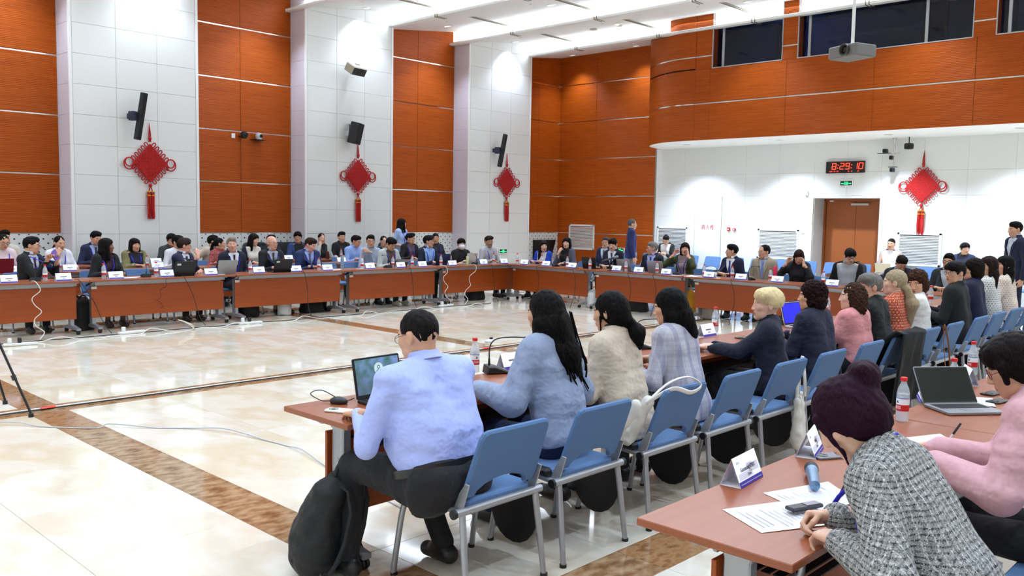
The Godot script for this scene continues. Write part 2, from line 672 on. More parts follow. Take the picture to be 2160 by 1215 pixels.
	for e in [[-3.81, -1.38], [1.05, 3.48], [5.91, 8.34], [10.79, 13.22], [15.70, 18.08]]:
		var core := G.new()
		core.box(Vector3((e[0] + e[1]) * 0.5, 3.4, (ZR + ZP) * 0.5 - 0.03), Vector3(e[1] - e[0] - 0.05, 6.8, ZP - ZR - 0.02))
		part("pier_core", core, backing, wl)
		var w: float = (e[1] - e[0] - 0.12) / 3.0
		for h in 13:
			var y0 := 0.19 + 0.54 * h - 0.54
			var y1 := y0 + 0.54
			for s in 3:
				var l: float = e[0] + 0.06 + w * s
				part("pier_panel", panel_box(Vector3(l + 0.0015, y0 + 0.0015, ZP - 0.05), Vector3(l + w - 0.0015, y1 - 0.0015, ZP), 0.004), white_panel, wl)
			part("pier_side_panel", panel_box(Vector3(e[0], y0 + 0.0015, ZR), Vector3(e[0] + 0.03, y1 - 0.0015, ZP - 0.01), 0.003), mat(hx("#d9d3da"), 0.8), wl)
			part("pier_side_panel", panel_box(Vector3(e[1] - 0.03, y0 + 0.0015, ZR), Vector3(e[1], y1 - 0.0015, ZP - 0.01), 0.003), mat(hx("#d9d3da"), 0.8), wl)
		for xx in [e[0] + 0.028, e[1] - 0.028]:
			part("corner_bead", panel_box(Vector3(xx - 0.029, 0, ZP - 0.04), Vector3(xx + 0.029, 6.8, ZP + 0.006), 0.006), white_trim, wl)

	# --- end wall
	var wb := structn("wall_back")
	var gb := G.new()
	for r in [[-17.6, -9.25, 0.0, 7.4], [-7.72, 5.2, 0.0, 7.4], [-9.25, -7.72, 2.29, 7.4]]:
		gb.box(Vector3(XB + 0.36, (r[2] + r[3]) * 0.5, (r[0] + r[1]) * 0.5), Vector3(0.66, r[3] - r[2], r[1] - r[0]))
	part("masonry", gb, backing, wb)
	for h in range(-1, 5):
		var ya: float = 0.1 if h < 0 else rows[h]
		var yb: float = rows[h + 1]
		for c in [[-17.27, -15.88], [-15.88, -13.80]]:
			part("timber_panel", panel_box(Vector3(XB - 0.02, ya + 0.014, c[0] + 0.003), Vector3(XB + 0.04, yb - 0.014, c[1] - 0.003)), wood_a, wb)
		part("metal_strip", panel_box(Vector3(XB - 0.012, yb - 0.013, -17.27), Vector3(XB + 0.03, yb + 0.013, -13.80), 0.002), chrome, wb)
	part("metal_strip", panel_box(Vector3(XB - 0.02, 0, -13.80), Vector3(XB + 0.03, 6.6, -13.76), 0.003), mat(hx("#9a9590"), 0.4, 0.6), wb)
	var ze_list := [-13.76, -12.86, -11.96, -11.06, -10.16, -9.268, -8.48, -7.698, -6.8, -5.9, -5.0, -4.1, -3.2, -2.3, -1.4, -0.5, 0.4, 1.3, 2.2, 3.1, 4.0, 5.0]
	var cols := []
	for i in ze_list.size() - 1: cols.append([ze_list[i], ze_list[i + 1]])
	for c in cols:
		for h in 7:
			var y0 := maxf(0.08, 0.19 + 0.54 * h - 0.54)
			var y1 := 0.19 + 0.54 * h
			if h == 6: y1 = 3.62
			var door: bool = c[0] > -9.3 and c[1] < -7.6
			if door and y1 <= 2.3: continue
			if door and y0 < 2.3: y0 = 2.29
			part("wall_panel", panel_box(Vector3(XB - 0.012, y0 + 0.001, c[0] + 0.001), Vector3(XB + 0.04, y1 - 0.001, c[1] - 0.001), 0.002), white_panel, wb)
	# door in its deep reveal
	var d := structn("door_1")
	var jamb := G.new()
	for r in [[-9.30, -9.268], [-7.698, -7.67]]:
		jamb.box(Vector3(XB + 0.32, 1.15, (r[0] + r[1]) * 0.5), Vector3(0.66, 2.3, r[1] - r[0]))
	jamb.box(Vector3(XB + 0.32, 2.305, -8.483), Vector3(0.66, 0.03, 1.6))
	part("reveal", jamb, mat(hx("#d8cdb8"), 0.8), d)
	var dw := mat(hx("#a35a2a"), 0.45)
	var fr := G.new()
	fr.box(Vector3(XB + 0.6, 1.15, -9.235), Vector3(0.09, 2.29, 0.06), 0.004)
	fr.box(Vector3(XB + 0.6, 1.15, -7.73), Vector3(0.09, 2.29, 0.06), 0.004)
	fr.box(Vector3(XB + 0.6, 2.26, -8.483), Vector3(0.09, 0.06, 1.56), 0.004)
	part("door_frame", fr, mat(hx("#9a4f20"), 0.4), d)
	for s in 2:
		var l := -9.2 + s * 0.72
		part("door_leaf", panel_box(Vector3(XB + 0.6, 0.01, l + 0.002), Vector3(XB + 0.645, 2.23, l + 0.716), 0.003), dw, d)
	var cl := G.new()
	cl.box(Vector3(XB + 0.57, 2.16, -8.38), Vector3(0.06, 0.05, 0.42), 0.006)
	part("door_closer", cl, mat(hx("#c9c4ba"), 0.4, 0.4), d)
	var hd := G.new()
	hd.lathe([Vector2(0, 0), Vector2(0.028, 0), Vector2(0.028, 0.012), Vector2(0, 0.012)], xf(Vector3(XB + 0.6, 1.06, -8.54), 0, 0, 90))
	hd.box(Vector3(XB + 0.56, 1.06, -8.58), Vector3(0.02, 0.02, 0.11), 0.006)
	part("door_handle", hd, mat(hx("#8d8d8d"), 0.3, 1.0), d)
	var pl := G.new()
	pl.box(Vector3(XB + 0.56, 2.235, -9.06), Vector3(0.05, 0.03, 0.1), 0.004)
	part("door_sensor", pl, white_trim, d)

	# --- the other two walls, behind the camera
	var wr := structn("wall_right")
	var gr := G.new()
	gr.box(Vector3(6.5, 3.6, 5.2), Vector3(27.4, 7.4, 0.4))
	part("masonry", gr, plaster, wr)
	var wf := structn("wall_front")
	var gf := G.new()
	gf.box(Vector3(-7.2, 3.6, -6.2), Vector3(0.4, 7.4, 23.4))
	part("masonry", gf, plaster, wf)

	# --- balcony box with the gallery windows
	var bal := structn("wall_balcony")
	var arc := []
	for q in arcp([Vector3(18.05, 0, -11.4), Vector3(18.06, 0, -12.0), Vector3(18.33, 0, -12.66), Vector3(18.95, 0, -13.3), Vector3(20.0, 0, -13.62)], 7): arc.append(q)
	var rowsb := [[3.6, 4.43], [4.46, 5.24]]
	for r in rowsb:
		var rr := []
		for yy in [r[0], r[1]]:
			var line := []
			for q in arc: line.append(Vector3(q.x, yy, q.z))
			line.reverse()
			rr.append(line)
		rr.reverse()
		var g := G.new()
		g.strip(rr, 0.04)
		part("curved_timber_panel", g, wood_a, bal)
	for r in [[5.27, 5.52], [5.55, 6.6]]:
		var rr := []
		for yy in [r[1], r[0]]:
			var line := []
			for q in arc: line.append(Vector3(q.x, yy, q.z))
			line.reverse()
			rr.append(line)
		var g := G.new()
		g.strip(rr, 0.04)
		part("curved_timber_panel", g, wood_a, bal)
	for yy in [4.445, 5.535]:
		var g := G.new()
		var rr := []
		for o in [0.013, -0.013]:
			var line := []
			for q in arc: line.append(Vector3(q.x - 0.006, yy + o, q.z - 0.004))
			line.reverse()
			rr.append(line)
		g.strip(rr, 0.042)
		part("metal_strip", g, chrome, bal)
	var vz := [-11.4, -11.0, -9.1, -7.2, -5.3, -3.4, -1.5, 0.4, 2.3, 5.0]
	for r in rowsb:
		for i in vz.size() - 1:
			part("timber_panel", panel_box(Vector3(18.03, r[0], vz[i] + 0.002), Vector3(18.07, r[1], vz[i + 1] - 0.002)), wood_a, bal)
	part("metal_strip", panel_box(Vector3(18.024, 4.432, -11.4), Vector3(18.06, 4.458, 5.0), 0.002), chrome, bal)
	var wins := [[-10.95, -9.22], [-8.86, -5.38], [-4.98, -1.5], [-1.1, 2.4]]
	var piers := [[-11.4, -10.95], [-9.22, -8.86], [-5.38, -4.98], [-1.5, -1.1], [2.4, 5.0]]
	for p in piers:
		part("timber_panel", panel_box(Vector3(18.03, 5.24, p[0] + 0.01), Vector3(18.07, 5.52, p[1] - 0.01)), wood_a, bal)
		part("timber_panel", panel_box(Vector3(18.03, 5.55, p[0] + 0.01), Vector3(18.07, 6.6, p[1] - 0.01)), wood_a, bal)
		part("metal_strip", panel_box(Vector3(18.024, 5.522, p[0]), Vector3(18.06, 5.548, p[1]), 0.002), chrome, bal)
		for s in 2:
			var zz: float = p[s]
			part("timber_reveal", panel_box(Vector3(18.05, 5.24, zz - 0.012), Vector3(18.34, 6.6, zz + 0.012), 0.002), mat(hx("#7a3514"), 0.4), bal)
	var sof := G.new()
	var poly := PackedVector2Array()
	for q in arc: poly.append(Vector2(q.x, q.z))
	poly.append(Vector2(20.02, -13.62)); poly.append(Vector2(20.02, 5.0)); poly.append(Vector2(18.05, 5.0))
	sof.prism(poly, 0.04, Transform3D(Basis(Vector3(1, 0, 0), Vector3(0, 0, 1), Vector3(0, -1, 0)), Vector3(0, 3.64, 0)))
	part("soffit", sof, plaster, bal)
	var wn := 0
	for w in wins:
		wn += 1
		var win := structn("window_%d" % wn)
		var f := G.new()
		var alu := mat(hx("#b9bcc0"), 0.35, 0.7)
		f.box(Vector3(18.035, 5.245, (w[0] + w[1]) * 0.5), Vector3(0.03, 0.02, w[1] - w[0]), 0.002)
		for s in 2: f.box(Vector3(18.035, 5.9, w[s]), Vector3(0.03, 1.32, 0.02), 0.002)
		part("edge_strip", f, alu, win)
		var mu := [w[0] + 0.17]
		if w[1] - w[0] > 2.0: mu = [w[0] + 0.17, w[0] + 1.12, w[0] + 2.58]
		for q in mu:
			part("mullion", panel_box(Vector3(18.2, 5.24, q - 0.03), Vector3(18.26, 6.6, q + 0.03), 0.004), alu, win)
		var pane := StandardMaterial3D.new()
		pane.transparency = BaseMaterial3D.TRANSPARENCY_ALPHA
		pane.albedo_color = Color(0.02, 0.05, 0.14, 0.5)
		pane.roughness = 0.03
		pane.metallic_specular = 0.4
		var gp := G.new()
		gp.box(Vector3(18.235, 5.92, (w[0] + w[1]) * 0.5), Vector3(0.012, 1.36, w[1] - w[0] - 0.02))
		part("pane", gp, pane, win)
	# the unlit gallery behind the panes
	var gal := structn("wall_gallery")
	var gg := G.new()
	gg.box(Vector3(19.94, 5.4, -3.5), Vector3(0.06, 3.0, 17.0))
	part("gallery_wall", gg, mat(hx("#28579c"), 0.9), gal)
	gg = G.new()
	gg.box(Vector3(19.1, 3.75, -3.5), Vector3(1.6, 0.1, 17.0))
	part("gallery_floor", gg, mat(hx("#2a2c33"), 0.9), gal)
	for q in [-6.9, -5.6, -3.6, -10.2]:
		part("gallery_curtain", panel_box(Vector3(19.7, 3.8, q), Vector3(19.86, 6.6, q + 0.5), 0.03), mat(hx("#0e1626"), 0.9), gal)
	# --- stepped ceiling
	var ce := structn("ceiling")
	var lid := G.new()
	lid.box(Vector3(6.5, 7.1, -6.2), Vector3(27.4, 0.3, 23.4))
	part("slab", lid, plaster, ce)
	var cove := glow(Color(1.0, 0.99, 0.97), 1.1)
	for k in range(-1, 11):
		var xa := X0 - BAY * k
		var xb := minf(xa + BAY, 20.1)
		if xa < -7.0: xa = -7.0
		if xb - xa < 0.1: continue
		var h1 := 6.19 + 0.3 * (xb - xa) / BAY
		var g := G.new()
		g.prism(PackedVector2Array([Vector2(xa, 6.19), Vector2(xb, h1), Vector2(xb, h1 + 0.05), Vector2(xa, 6.24)]), 22.4, Transform3D(Basis(), Vector3(0, 0, -17.3)))
		part("sloping_panel", g, plaster, ce)
		if xa > -6.9:
			g = G.new()
			var ze := 5.0
			g.box(Vector3(xa + 0.012, 6.34, (-17.27 + ze) * 0.5), Vector3(0.02, 0.3, ze + 17.27))
			part("cove_face", g, cove, ce)
			g = G.new()
			g.box(Vector3(xa - 0.05, 6.16, (-17.27 + ze) * 0.5), Vector3(0.16, 0.06, ze + 17.27), 0.006)
			part("cove_lip", g, white_trim, ce)
	# service rails under the ceiling
	for zz in [-15.0, -12.43, -9.9, -7.37]:
		for k in range(0, 6):
			var xa := X0 - BAY * k
			var g := G.new()
			for o in [-0.035, 0.035]:
				g.box(Vector3(xa - BAY * 0.5 + 0.02, 6.31, zz + o), Vector3(BAY - 0.2, 0.022, 0.012), 0.0, Transform3D(Basis(Vector3.BACK, 0.0), Vector3.ZERO))
				g.box(Vector3(xa - 0.14, 6.17, zz + o), Vector3(0.02, 0.11, 0.014))
				g.box(Vector3(xa + 0.0, 6.125, zz + o), Vector3(0.3, 0.012, 0.014))
			part("service_rail", g, mat(hx("#8b8472"), 0.5, 0.5), ce)
	# skirting
	var sk := G.new()
	sk.box(Vector3(XB - 0.015, 0.04, -11.5), Vector3(0.03, 0.08, 4.4), 0.004)
	sk.box(Vector3(XB - 0.015, 0.04, -1.3), Vector3(0.03, 0.08, 12.6), 0.004)
	struct("baseboard_back", sk, mat(hx("#8d8f92"), 0.4, 0.3))
	var sl := G.new()
	sl.box(Vector3(6.5, 0.04, ZP + 0.012), Vector3(27.0, 0.08, 0.02), 0.004)
	struct("baseboard_left", sl, mat(hx("#8d8f92"), 0.4, 0.3))

# ---------------------------------------------------------------- tables and chairs
var steel: StandardMaterial3D
var steel_dark: StandardMaterial3D
var blackp: StandardMaterial3D
var chair0: Node3D
var table0: Node3D
func make_table() -> Node3D:  # front (the modesty panel) towards +z
	var t := Node3D.new()
	var g := G.new()
	g.box(Vector3(0, 0.7365, 0), Vector3(2.186, 0.027, 0.55), 0.003)
	part("tabletop", g, desk_wood, t)
	g = G.new()
	g.box(Vector3(0, 0.425, 0.035), Vector3(2.0, 0.45, 0.018), 0.002)
	part("modesty_panel", g, desk_panel, t)
	g = G.new()
	g.box(Vector3(0, 0.694, 0.12), Vector3(1.96, 0.05, 0.04), 0.006)
	g.box(Vector3(0, 0.66, 0.06), Vector3(1.9, 0.012, 0.02), 0.003)
	part("cross_beam", g, steel, t)
	g = G.new()
	g.box(Vector3(0, 0.685, -0.02), Vector3(1.86, 0.03, 0.05), 0.004)
	part("hinge_rail", g, steel_dark, t)
	for s in [-1.0, 1.0]:
		g = G.new()
		var col := PackedVector2Array([Vector2(-0.055, 0.1), Vector2(0.055, 0.1), Vector2(0.048, 0.66), Vector2(0.07, 0.722), Vector2(-0.07, 0.722), Vector2(-0.048, 0.66)])
		g.prism(col, 0.05, Transform3D(Basis(Vector3(0, 0, 1), Vector3(0, 1, 0), Vector3(-1, 0, 0)), Vector3(s * 0.955 + 0.025, 0, -0.035)), 0.006)
		for y in [0.52, 0.49]:
			g.lathe([Vector2(0, 0), Vector2(0.008, 0), Vector2(0.008, 0.004), Vector2(0, 0.004)], xf(Vector3(s * 0.978, y, -0.035), 0, 0, -90 * s), 8)
		part("column", g, steel, t)
		g = G.new()
		g.box(Vector3(s * 0.955, 0.715, 0.0), Vector3(0.045, 0.016, 0.44), 0.003)
		part("top_bracket", g, steel, t)
		g = G.new()
		var ft := PackedVector2Array([Vector2(-0.25, 0.058), Vector2(0.25, 0.058), Vector2(0.25, 0.085), Vector2(0.07, 0.115), Vector2(-0.07, 0.115), Vector2(-0.25, 0.085)])
		g.prism(ft, 0.06, Transform3D(Basis(Vector3(0, 0, 1), Vector3(0, 1, 0), Vector3(-1, 0, 0)), Vector3(s * 0.955 + 0.03, 0, 0)), 0.006)
		part("foot", g, steel, t)
		for z in [-0.22, 0.22]:
			g = G.new()
			for o in [-0.012, 0.012]:
				g.lathe([Vector2(0, -0.009), Vector2(0.026, -0.009), Vector2(0.03, 0), Vector2(0.026, 0.009), Vector2(0, 0.009)], xf(Vector3(s * 0.955 + o, 0.03, z), 0, 0, 90), 12)
			g.box(Vector3(s * 0.955, 0.05, z), Vector3(0.012, 0.03, 0.03), 0.003)
			part("caster", g, blackp, t)
		g = G.new()
		g.tube(arcp([Vector3(s * 0.87, 0.72, -0.2), Vector3(s * 0.87, 0.64, -0.2), Vector3(s * 0.86, 0.605, -0.17), Vector3(s * 0.8, 0.6, -0.14)], 4), 0.012, 6)
		part("shelf_bracket", g, steel, t)
	g = G.new()
	for i in 6: g.box(Vector3(0, 0.6, -0.2 + i * 0.042), Vector3(1.72, 0.006, 0.034), 0.002)
	part("under_shelf", g, blackp, t)
	g = G.new()
	g.tube([Vector3(-1.0, 0.705, 0.1), Vector3(-1.03, 0.7, 0.11), Vector3(-1.03, 0.68, 0.05)], 0.007, 6)
	g.tube([Vector3(-1.03, 0.682, 0.055), Vector3(-1.03, 0.655, -0.04)], [0.013, 0.015], 8)
	part("lever", g, blackp, t)
	g = G.new()
	g.box(Vector3(-0.96, 0.625, 0.047), Vector3(0.075, 0.035, 0.003))
	part("inventory_tag", g, mat(hx("#dcdcd6"), 0.6), t)
	return t
func place_table(x: float, z: float, turn: float, label: String, group: String) -> Node3D:
	var t: Node3D = table0.duplicate()
	t.name = numbered("conference_table")
	add_child(t)
	t.position = Vector3(x, 0, z)
	t.rotation.y = deg_to_rad(turn)
	tag(t, label, "table", group)
	return t
func make_chair() -> Node3D:  # faces +z
	var c := Node3D.new()
	var blue := cloth(hx("#54749f"), 0.9)
	var g := G.new()
	g.prism(rrect(0.46, 0.43, 0.06), 0.045, Transform3D(Basis(Vector3(1, 0, 0), Vector3(0, 0, 1), Vector3(0, -1, 0)), Vector3(0, 0.465, 0.0)), 0.012)
	part("seat", g, blue, c)
	var bp := PackedVector2Array()
	for i in 9:
		var a := PI - PI * i / 8.0
		bp.append(Vector2(cos(a) * 0.165, sin(a) * 0.075))
	bp.append_array(PackedVector2Array([Vector2(0.225, 0.0), Vector2(0.232, 0.06), Vector2(0.222, 0.305), Vector2(0.21, 0.331), Vector2(0.185, 0.341), Vector2(-0.185, 0.341), Vector2(-0.21, 0.331), Vector2(-0.222, 0.305), Vector2(-0.232, 0.06), Vector2(-0.225, 0.0)]))
	g = G.new()
	g.prism(bp, 0.03, Transform3D(Basis.from_euler(Vector3(deg_to_rad(-20), 0, 0)), Vector3(0, 0.472, -0.215)), 0.009)
	part("backrest", g, blue, c)
	for s in [-1.0, 1.0]:
		g = G.new()
		var br := PackedVector2Array([Vector2(-0.03, -0.06), Vector2(0.025, -0.06), Vector2(0.02, 0.02), Vector2(0.0, 0.085), Vector2(-0.025, 0.09)])
		g.prism(br, 0.008, Transform3D(Basis(Vector3(0, 0, 1), Vector3(0, 1, 0), Vector3(-1, 0, 0)).rotated(Vector3.RIGHT, deg_to_rad(-20)), Vector3(s * 0.238 + 0.004, 0.475, -0.205)), 0.002)
		for y in [0.0, 0.045]: g.lathe([Vector2(0, 0), Vector2(0.006, 0), Vector2(0.006, 0.003), Vector2(0, 0.003)], xf(Vector3(s * 0.241, 0.455 + y, -0.2 - y * 0.36), 0, 0, -90 * s), 8)
		part("back_bracket", g, steel, c)
		g = G.new()
		g.tube([Vector3(s * 0.24, 0.42, -0.215), Vector3(s * 0.25, 0.2, -0.245), Vector3(s * 0.256, 0.012, -0.27)], [0.016, 0.0155, 0.014], 10)
		part("leg", g, steel, c)
		for zz in [-0.27, 0.242]:
			g = G.new()
			g.tube([Vector3(s * 0.258, 0.016, zz), Vector3(s * 0.2582, 0.0, zz)], 0.018, 10)
			part("leg_cap", g, blackp, c)
		g = G.new()
		g.tube(arcp([Vector3(s * 0.25, 0.415, -0.21), Vector3(s * 0.25, 0.43, 0.0), Vector3(s * 0.25, 0.425, 0.1), Vector3(s * 0.252, 0.36, 0.175), Vector3(s * 0.257, 0.18, 0.215), Vector3(s * 0.262, 0.012, 0.242)], 4), 0.0145, 10)
		part("leg", g, steel, c)
	g = G.new()
	g.tube([Vector3(-0.285, 0.42, -0.215), Vector3(0.285, 0.42, -0.215)], 0.019, 12)
	part("rear_tube", g, steel, c)
	for s in [-1.0, 1.0]:
		g = G.new()
		g.tube([Vector3(s * 0.283, 0.42, -0.215), Vector3(s * 0.298, 0.42, -0.215)], 0.022, 12)
		part("tube_cap", g, blackp, c)
	g = G.new()
	g.box(Vector3(0.252, 0.458, -0.03), Vector3(0.052, 0.04, 0.27), 0.012)
	part("tablet_mount", g, blackp, c)
	var tb := PackedVector2Array([Vector2(-0.2, 0.43), Vector2(-0.2, 0.3)])
	for i in 11:
		var a := PI + PI * i / 10.0
		tb.append(Vector2(-0.04 + cos(a) * 0.16, 0.27 + sin(a) * 0.17))
	tb.append_array(PackedVector2Array([Vector2(0.12, 0.3), Vector2(0.1, 0.43)]))
	g = G.new()
	g.prism(tb, 0.014, Transform3D(Basis(Vector3(0, 0, 1), Vector3(0, 1, 0), Vector3(-1, 0, 0)), Vector3(-0.278, 0, 0)), 0.003)
	part("writing_tablet", g, mat(hx("#0c0c0e"), 0.35), c)
	return c
func place_chair(x: float, z: float, turn: float, label: String, group: String) -> Node3D:
	var t: Node3D = chair0.duplicate()
	t.name = numbered("conference_chair")
	add_child(t)
	t.position = Vector3(x, 0, z)
	t.rotation.y = deg_to_rad(turn)
	tag(t, label, "chair", group)
	return t
const ORD := ["first", "second", "third", "fourth", "fifth", "sixth", "seventh", "eighth", "ninth", "tenth", "eleventh", "twelfth", "thirteenth", "fourteenth", "fifteenth", "sixteenth"]
func build_furniture() -> void:
	steel = mat(hx("#a9abb0"), 0.38, 0.55)
	steel_dark = mat(hx("#4a4b50"), 0.4, 0.5)
	blackp = mat(hx("#131315"), 0.5)
	desk_wood = StandardMaterial3D.new()
	desk_wood.albedo_texture = wood_tex(hx("#8a4a2a"), hx("#935031"), hx("#9c5836"), 9)
	desk_wood.uv1_triplanar = true
	desk_wood.uv1_scale = Vector3(0.9, 0.9, 0.9)
	desk_wood.roughness = 0.3
	desk_panel = StandardMaterial3D.new()
	desk_panel.albedo_texture = wood_tex(hx("#913c08"), hx("#a3470c"), hx("#ae5216"), 15)
	desk_panel.uv1_triplanar = true
	desk_panel.uv1_scale = Vector3(0.7, 1.1, 0.7)
	desk_panel.roughness = 0.38
	table0 = make_table()
	chair0 = make_chair()
	var lt := ["nearest the tripod", "with the black laptop and looped earphone cord", "with a white bag hanging beneath it", "before the shoulder hugging man", "at the far corner"]
	for i in 5:
		var tl := place_table(3.54 + 2.2 * i, -12.775, 0, "wooden table, far left row, " + lt[i], "tables of the far left row")
		if i == 4:  # the corner table has a shorter top
			var tt: Node3D = tl.get_node("tabletop")
			tt.scale.x = 0.77
			tt.position.x = -0.25
	var bt := ["under the woman in the bright blue jacket", "under the speaking man's laptop", "in front of the beige jacket man", "in front of the young man in a black blazer"]
	for i in 4:
		place_table(13.235, -11.6 + 2.2 * i, -90, "wooden table, far right row, " + bt[i], "tables of the far right row")
	var nt := ["with the big man's laptop and phone on its end", "in front of the plaid jacket woman", "in front of the woman with curly brown hair", "in front of the woman in white", "in front of the patterned blouse woman"]
	for i in 5:
		place_table(3.47 + 2.2 * i, -3.6, 180, "wooden table, near row, " + nt[i], "tables of the near row")
	var qt := ["holding papers and the microphone of the tweed jacket woman", "holding the open silver laptop of the pink jacket woman"]
	for i in 2:
		place_table(3.43 + 2.2 * i, -1.37, 180, "wooden table, foreground row, " + qt[i], "tables of the foreground row")
	for i in 3:
		place_table(3.3 + 2.2 * i, -14.62, 0, "wooden table of the second left row, " + ["under the red laptop", "in front of the olive coat woman", "behind the bald man"][i], "tables of the second left row")
	place_table(10.3, -14.62, 0, "wooden table of the second left row in front of the pale blue shirt man", "tables of the second left row")
	place_table(12.5, -14.62, 0, "wooden table of the second left row behind the blue laptop", "tables of the second left row")
	place_table(10.6, -15.9, 0, "wooden table of the third left row holding the dark red cup", "tables of the third left row")
	for i in 2:
		place_table(4.8 + 2.2 * i, -15.9, 0, "wooden table of the third left row, " + ["behind the woman hiding her face", "behind the olive coat woman"][i], "tables of the third left row")
	# chairs
	var nx := [2.74, 3.40, 4.14, 4.90, 5.56, 6.22, 6.95, 7.60, 8.30, 8.98, 9.80, 10.44, 11.1, 11.72]
	var nl := ["of the big man in the pale blue shirt", "of the long haired woman in grey blue", "with a white tote strap looped over its back", "behind the checked blazer woman", "with the white printed tote hung on its corner", "behind the dark red haired woman", "behind the woman in the pink blouse", "with a black coat over its back", "with the thin brown shoulder strap beside it", "of the woman in white", "behind the dark suited man with glasses", "behind the woman in navy with short dark hair", "of the woman in the black and white blouse", "with a patterned scarf over its back"]
	for i in nx.size():
		place_chair(nx[i] + (0.1 if i < 3 else 0.0), -2.985, 180, "blue upholstered chair in the near row " + nl[i], "chairs of the near row")
	place_chair(2.55, -0.62, 180, "blue upholstered chair of the woman in tweed, in the foreground", "chairs of the foreground row")
	place_chair(3.62, -0.62, 180, "blue upholstered chair in the foreground with a white tote on its seat", "chairs of the foreground row")
	var wz := [-14.35, -13.7, -13.06, -12.4, -11.75, -11.1, -10.45, -9.83, -9.2, -8.57, -7.94, -7.15, -6.52, -5.89, -5.26, -4.63, -4.0]
	for i in wz.size():
		place_chair(19.42, wz[i], -90, "blue upholstered chair against the end wall, %s from the timber corner" % (ORD[i] if i < 16 else "last"), "chairs along the end wall")
	var lx := [4.15, 5.2, 5.82, 6.45, 7.3, 8.0, 8.75, 9.38, 10.0, 10.6, 11.55, 12.45, 13.2]
	for i in lx.size():
		place_chair(lx[i], -13.5, 0, "blue upholstered chair behind the far left tables, %s from the left" % ORD[i], "chairs of the far left row")
	var bz := [-12.4, -11.7, -10.5, -9.55, -8.85, -7.85, -7.22, -6.59, -5.75, -4.95, -4.25]
	for i in bz.size():
		place_chair(14.2, bz[i], -90, "blue upholstered chair behind the far right tables, %s from the far corner" % ORD[i], "chairs of the far right row")
	var l2 := [4.3, 5.1, 6.3, 7.1, 7.9, 8.6, 10.95, 11.7, 12.4, 13.15]
	for i in l2.size():
		place_chair(l2[i], -15.28, 0, "blue upholstered chair of the second left row, %s from the left" % ORD[i], "chairs of the second left row")
	# black leather chairs by the side wall
	var lea := mat(hx("#17171a"), 0.45)
	for i in 3:
		var xx: float = [9.75, 10.45, 12.86][i]
		var t := thing("leather_chair", "black high backed leather chair by the perforated wall, " + ["behind the bald man", "behind the man in the blue jacket", "behind the man in the navy blazer"][i], "chair", Vector3(xx, 0, -16.85 if i < 2 else -16.2), 0, "black leather chairs")
		var g := G.new()
		g.prism(rrect(0.56, 0.66, 0.09), 0.1, xf(Vector3(0, 0.74, -0.2), -6), 0.03)
		part("backrest", g, lea, t)
		g = G.new()
		g.prism(rrect(0.54, 0.5, 0.08), 0.1, Transform3D(Basis(Vector3(1, 0, 0), Vector3(0, 0, 1), Vector3(0, -1, 0)), Vector3(0, 0.48, 0.06)), 0.03)
		part("seat", g, lea, t)
		for s in [-1.0, 1.0]:
			g = G.new()
			g.tube(arcp([Vector3(s * 0.27, 0.44, -0.15), Vector3(s * 0.29, 0.64, -0.12), Vector3(s * 0.29, 0.65, 0.15), Vector3(s * 0.27, 0.46, 0.2)], 4), 0.022, 6)
			part("armrest", g, lea, t)
		g = G.new()
		g.lathe([Vector2(0, 0.06), Vector2(0.03, 0.06), Vector2(0.03, 0.38), Vector2(0, 0.38)])
		for k in 5: g.tube([Vector3(0, 0.08, 0), Vector3(cos(k * TAU / 5) * 0.28, 0.02, sin(k * TAU / 5) * 0.28)], [0.022, 0.015], 6)
		part("star_base", g, blackp, t)

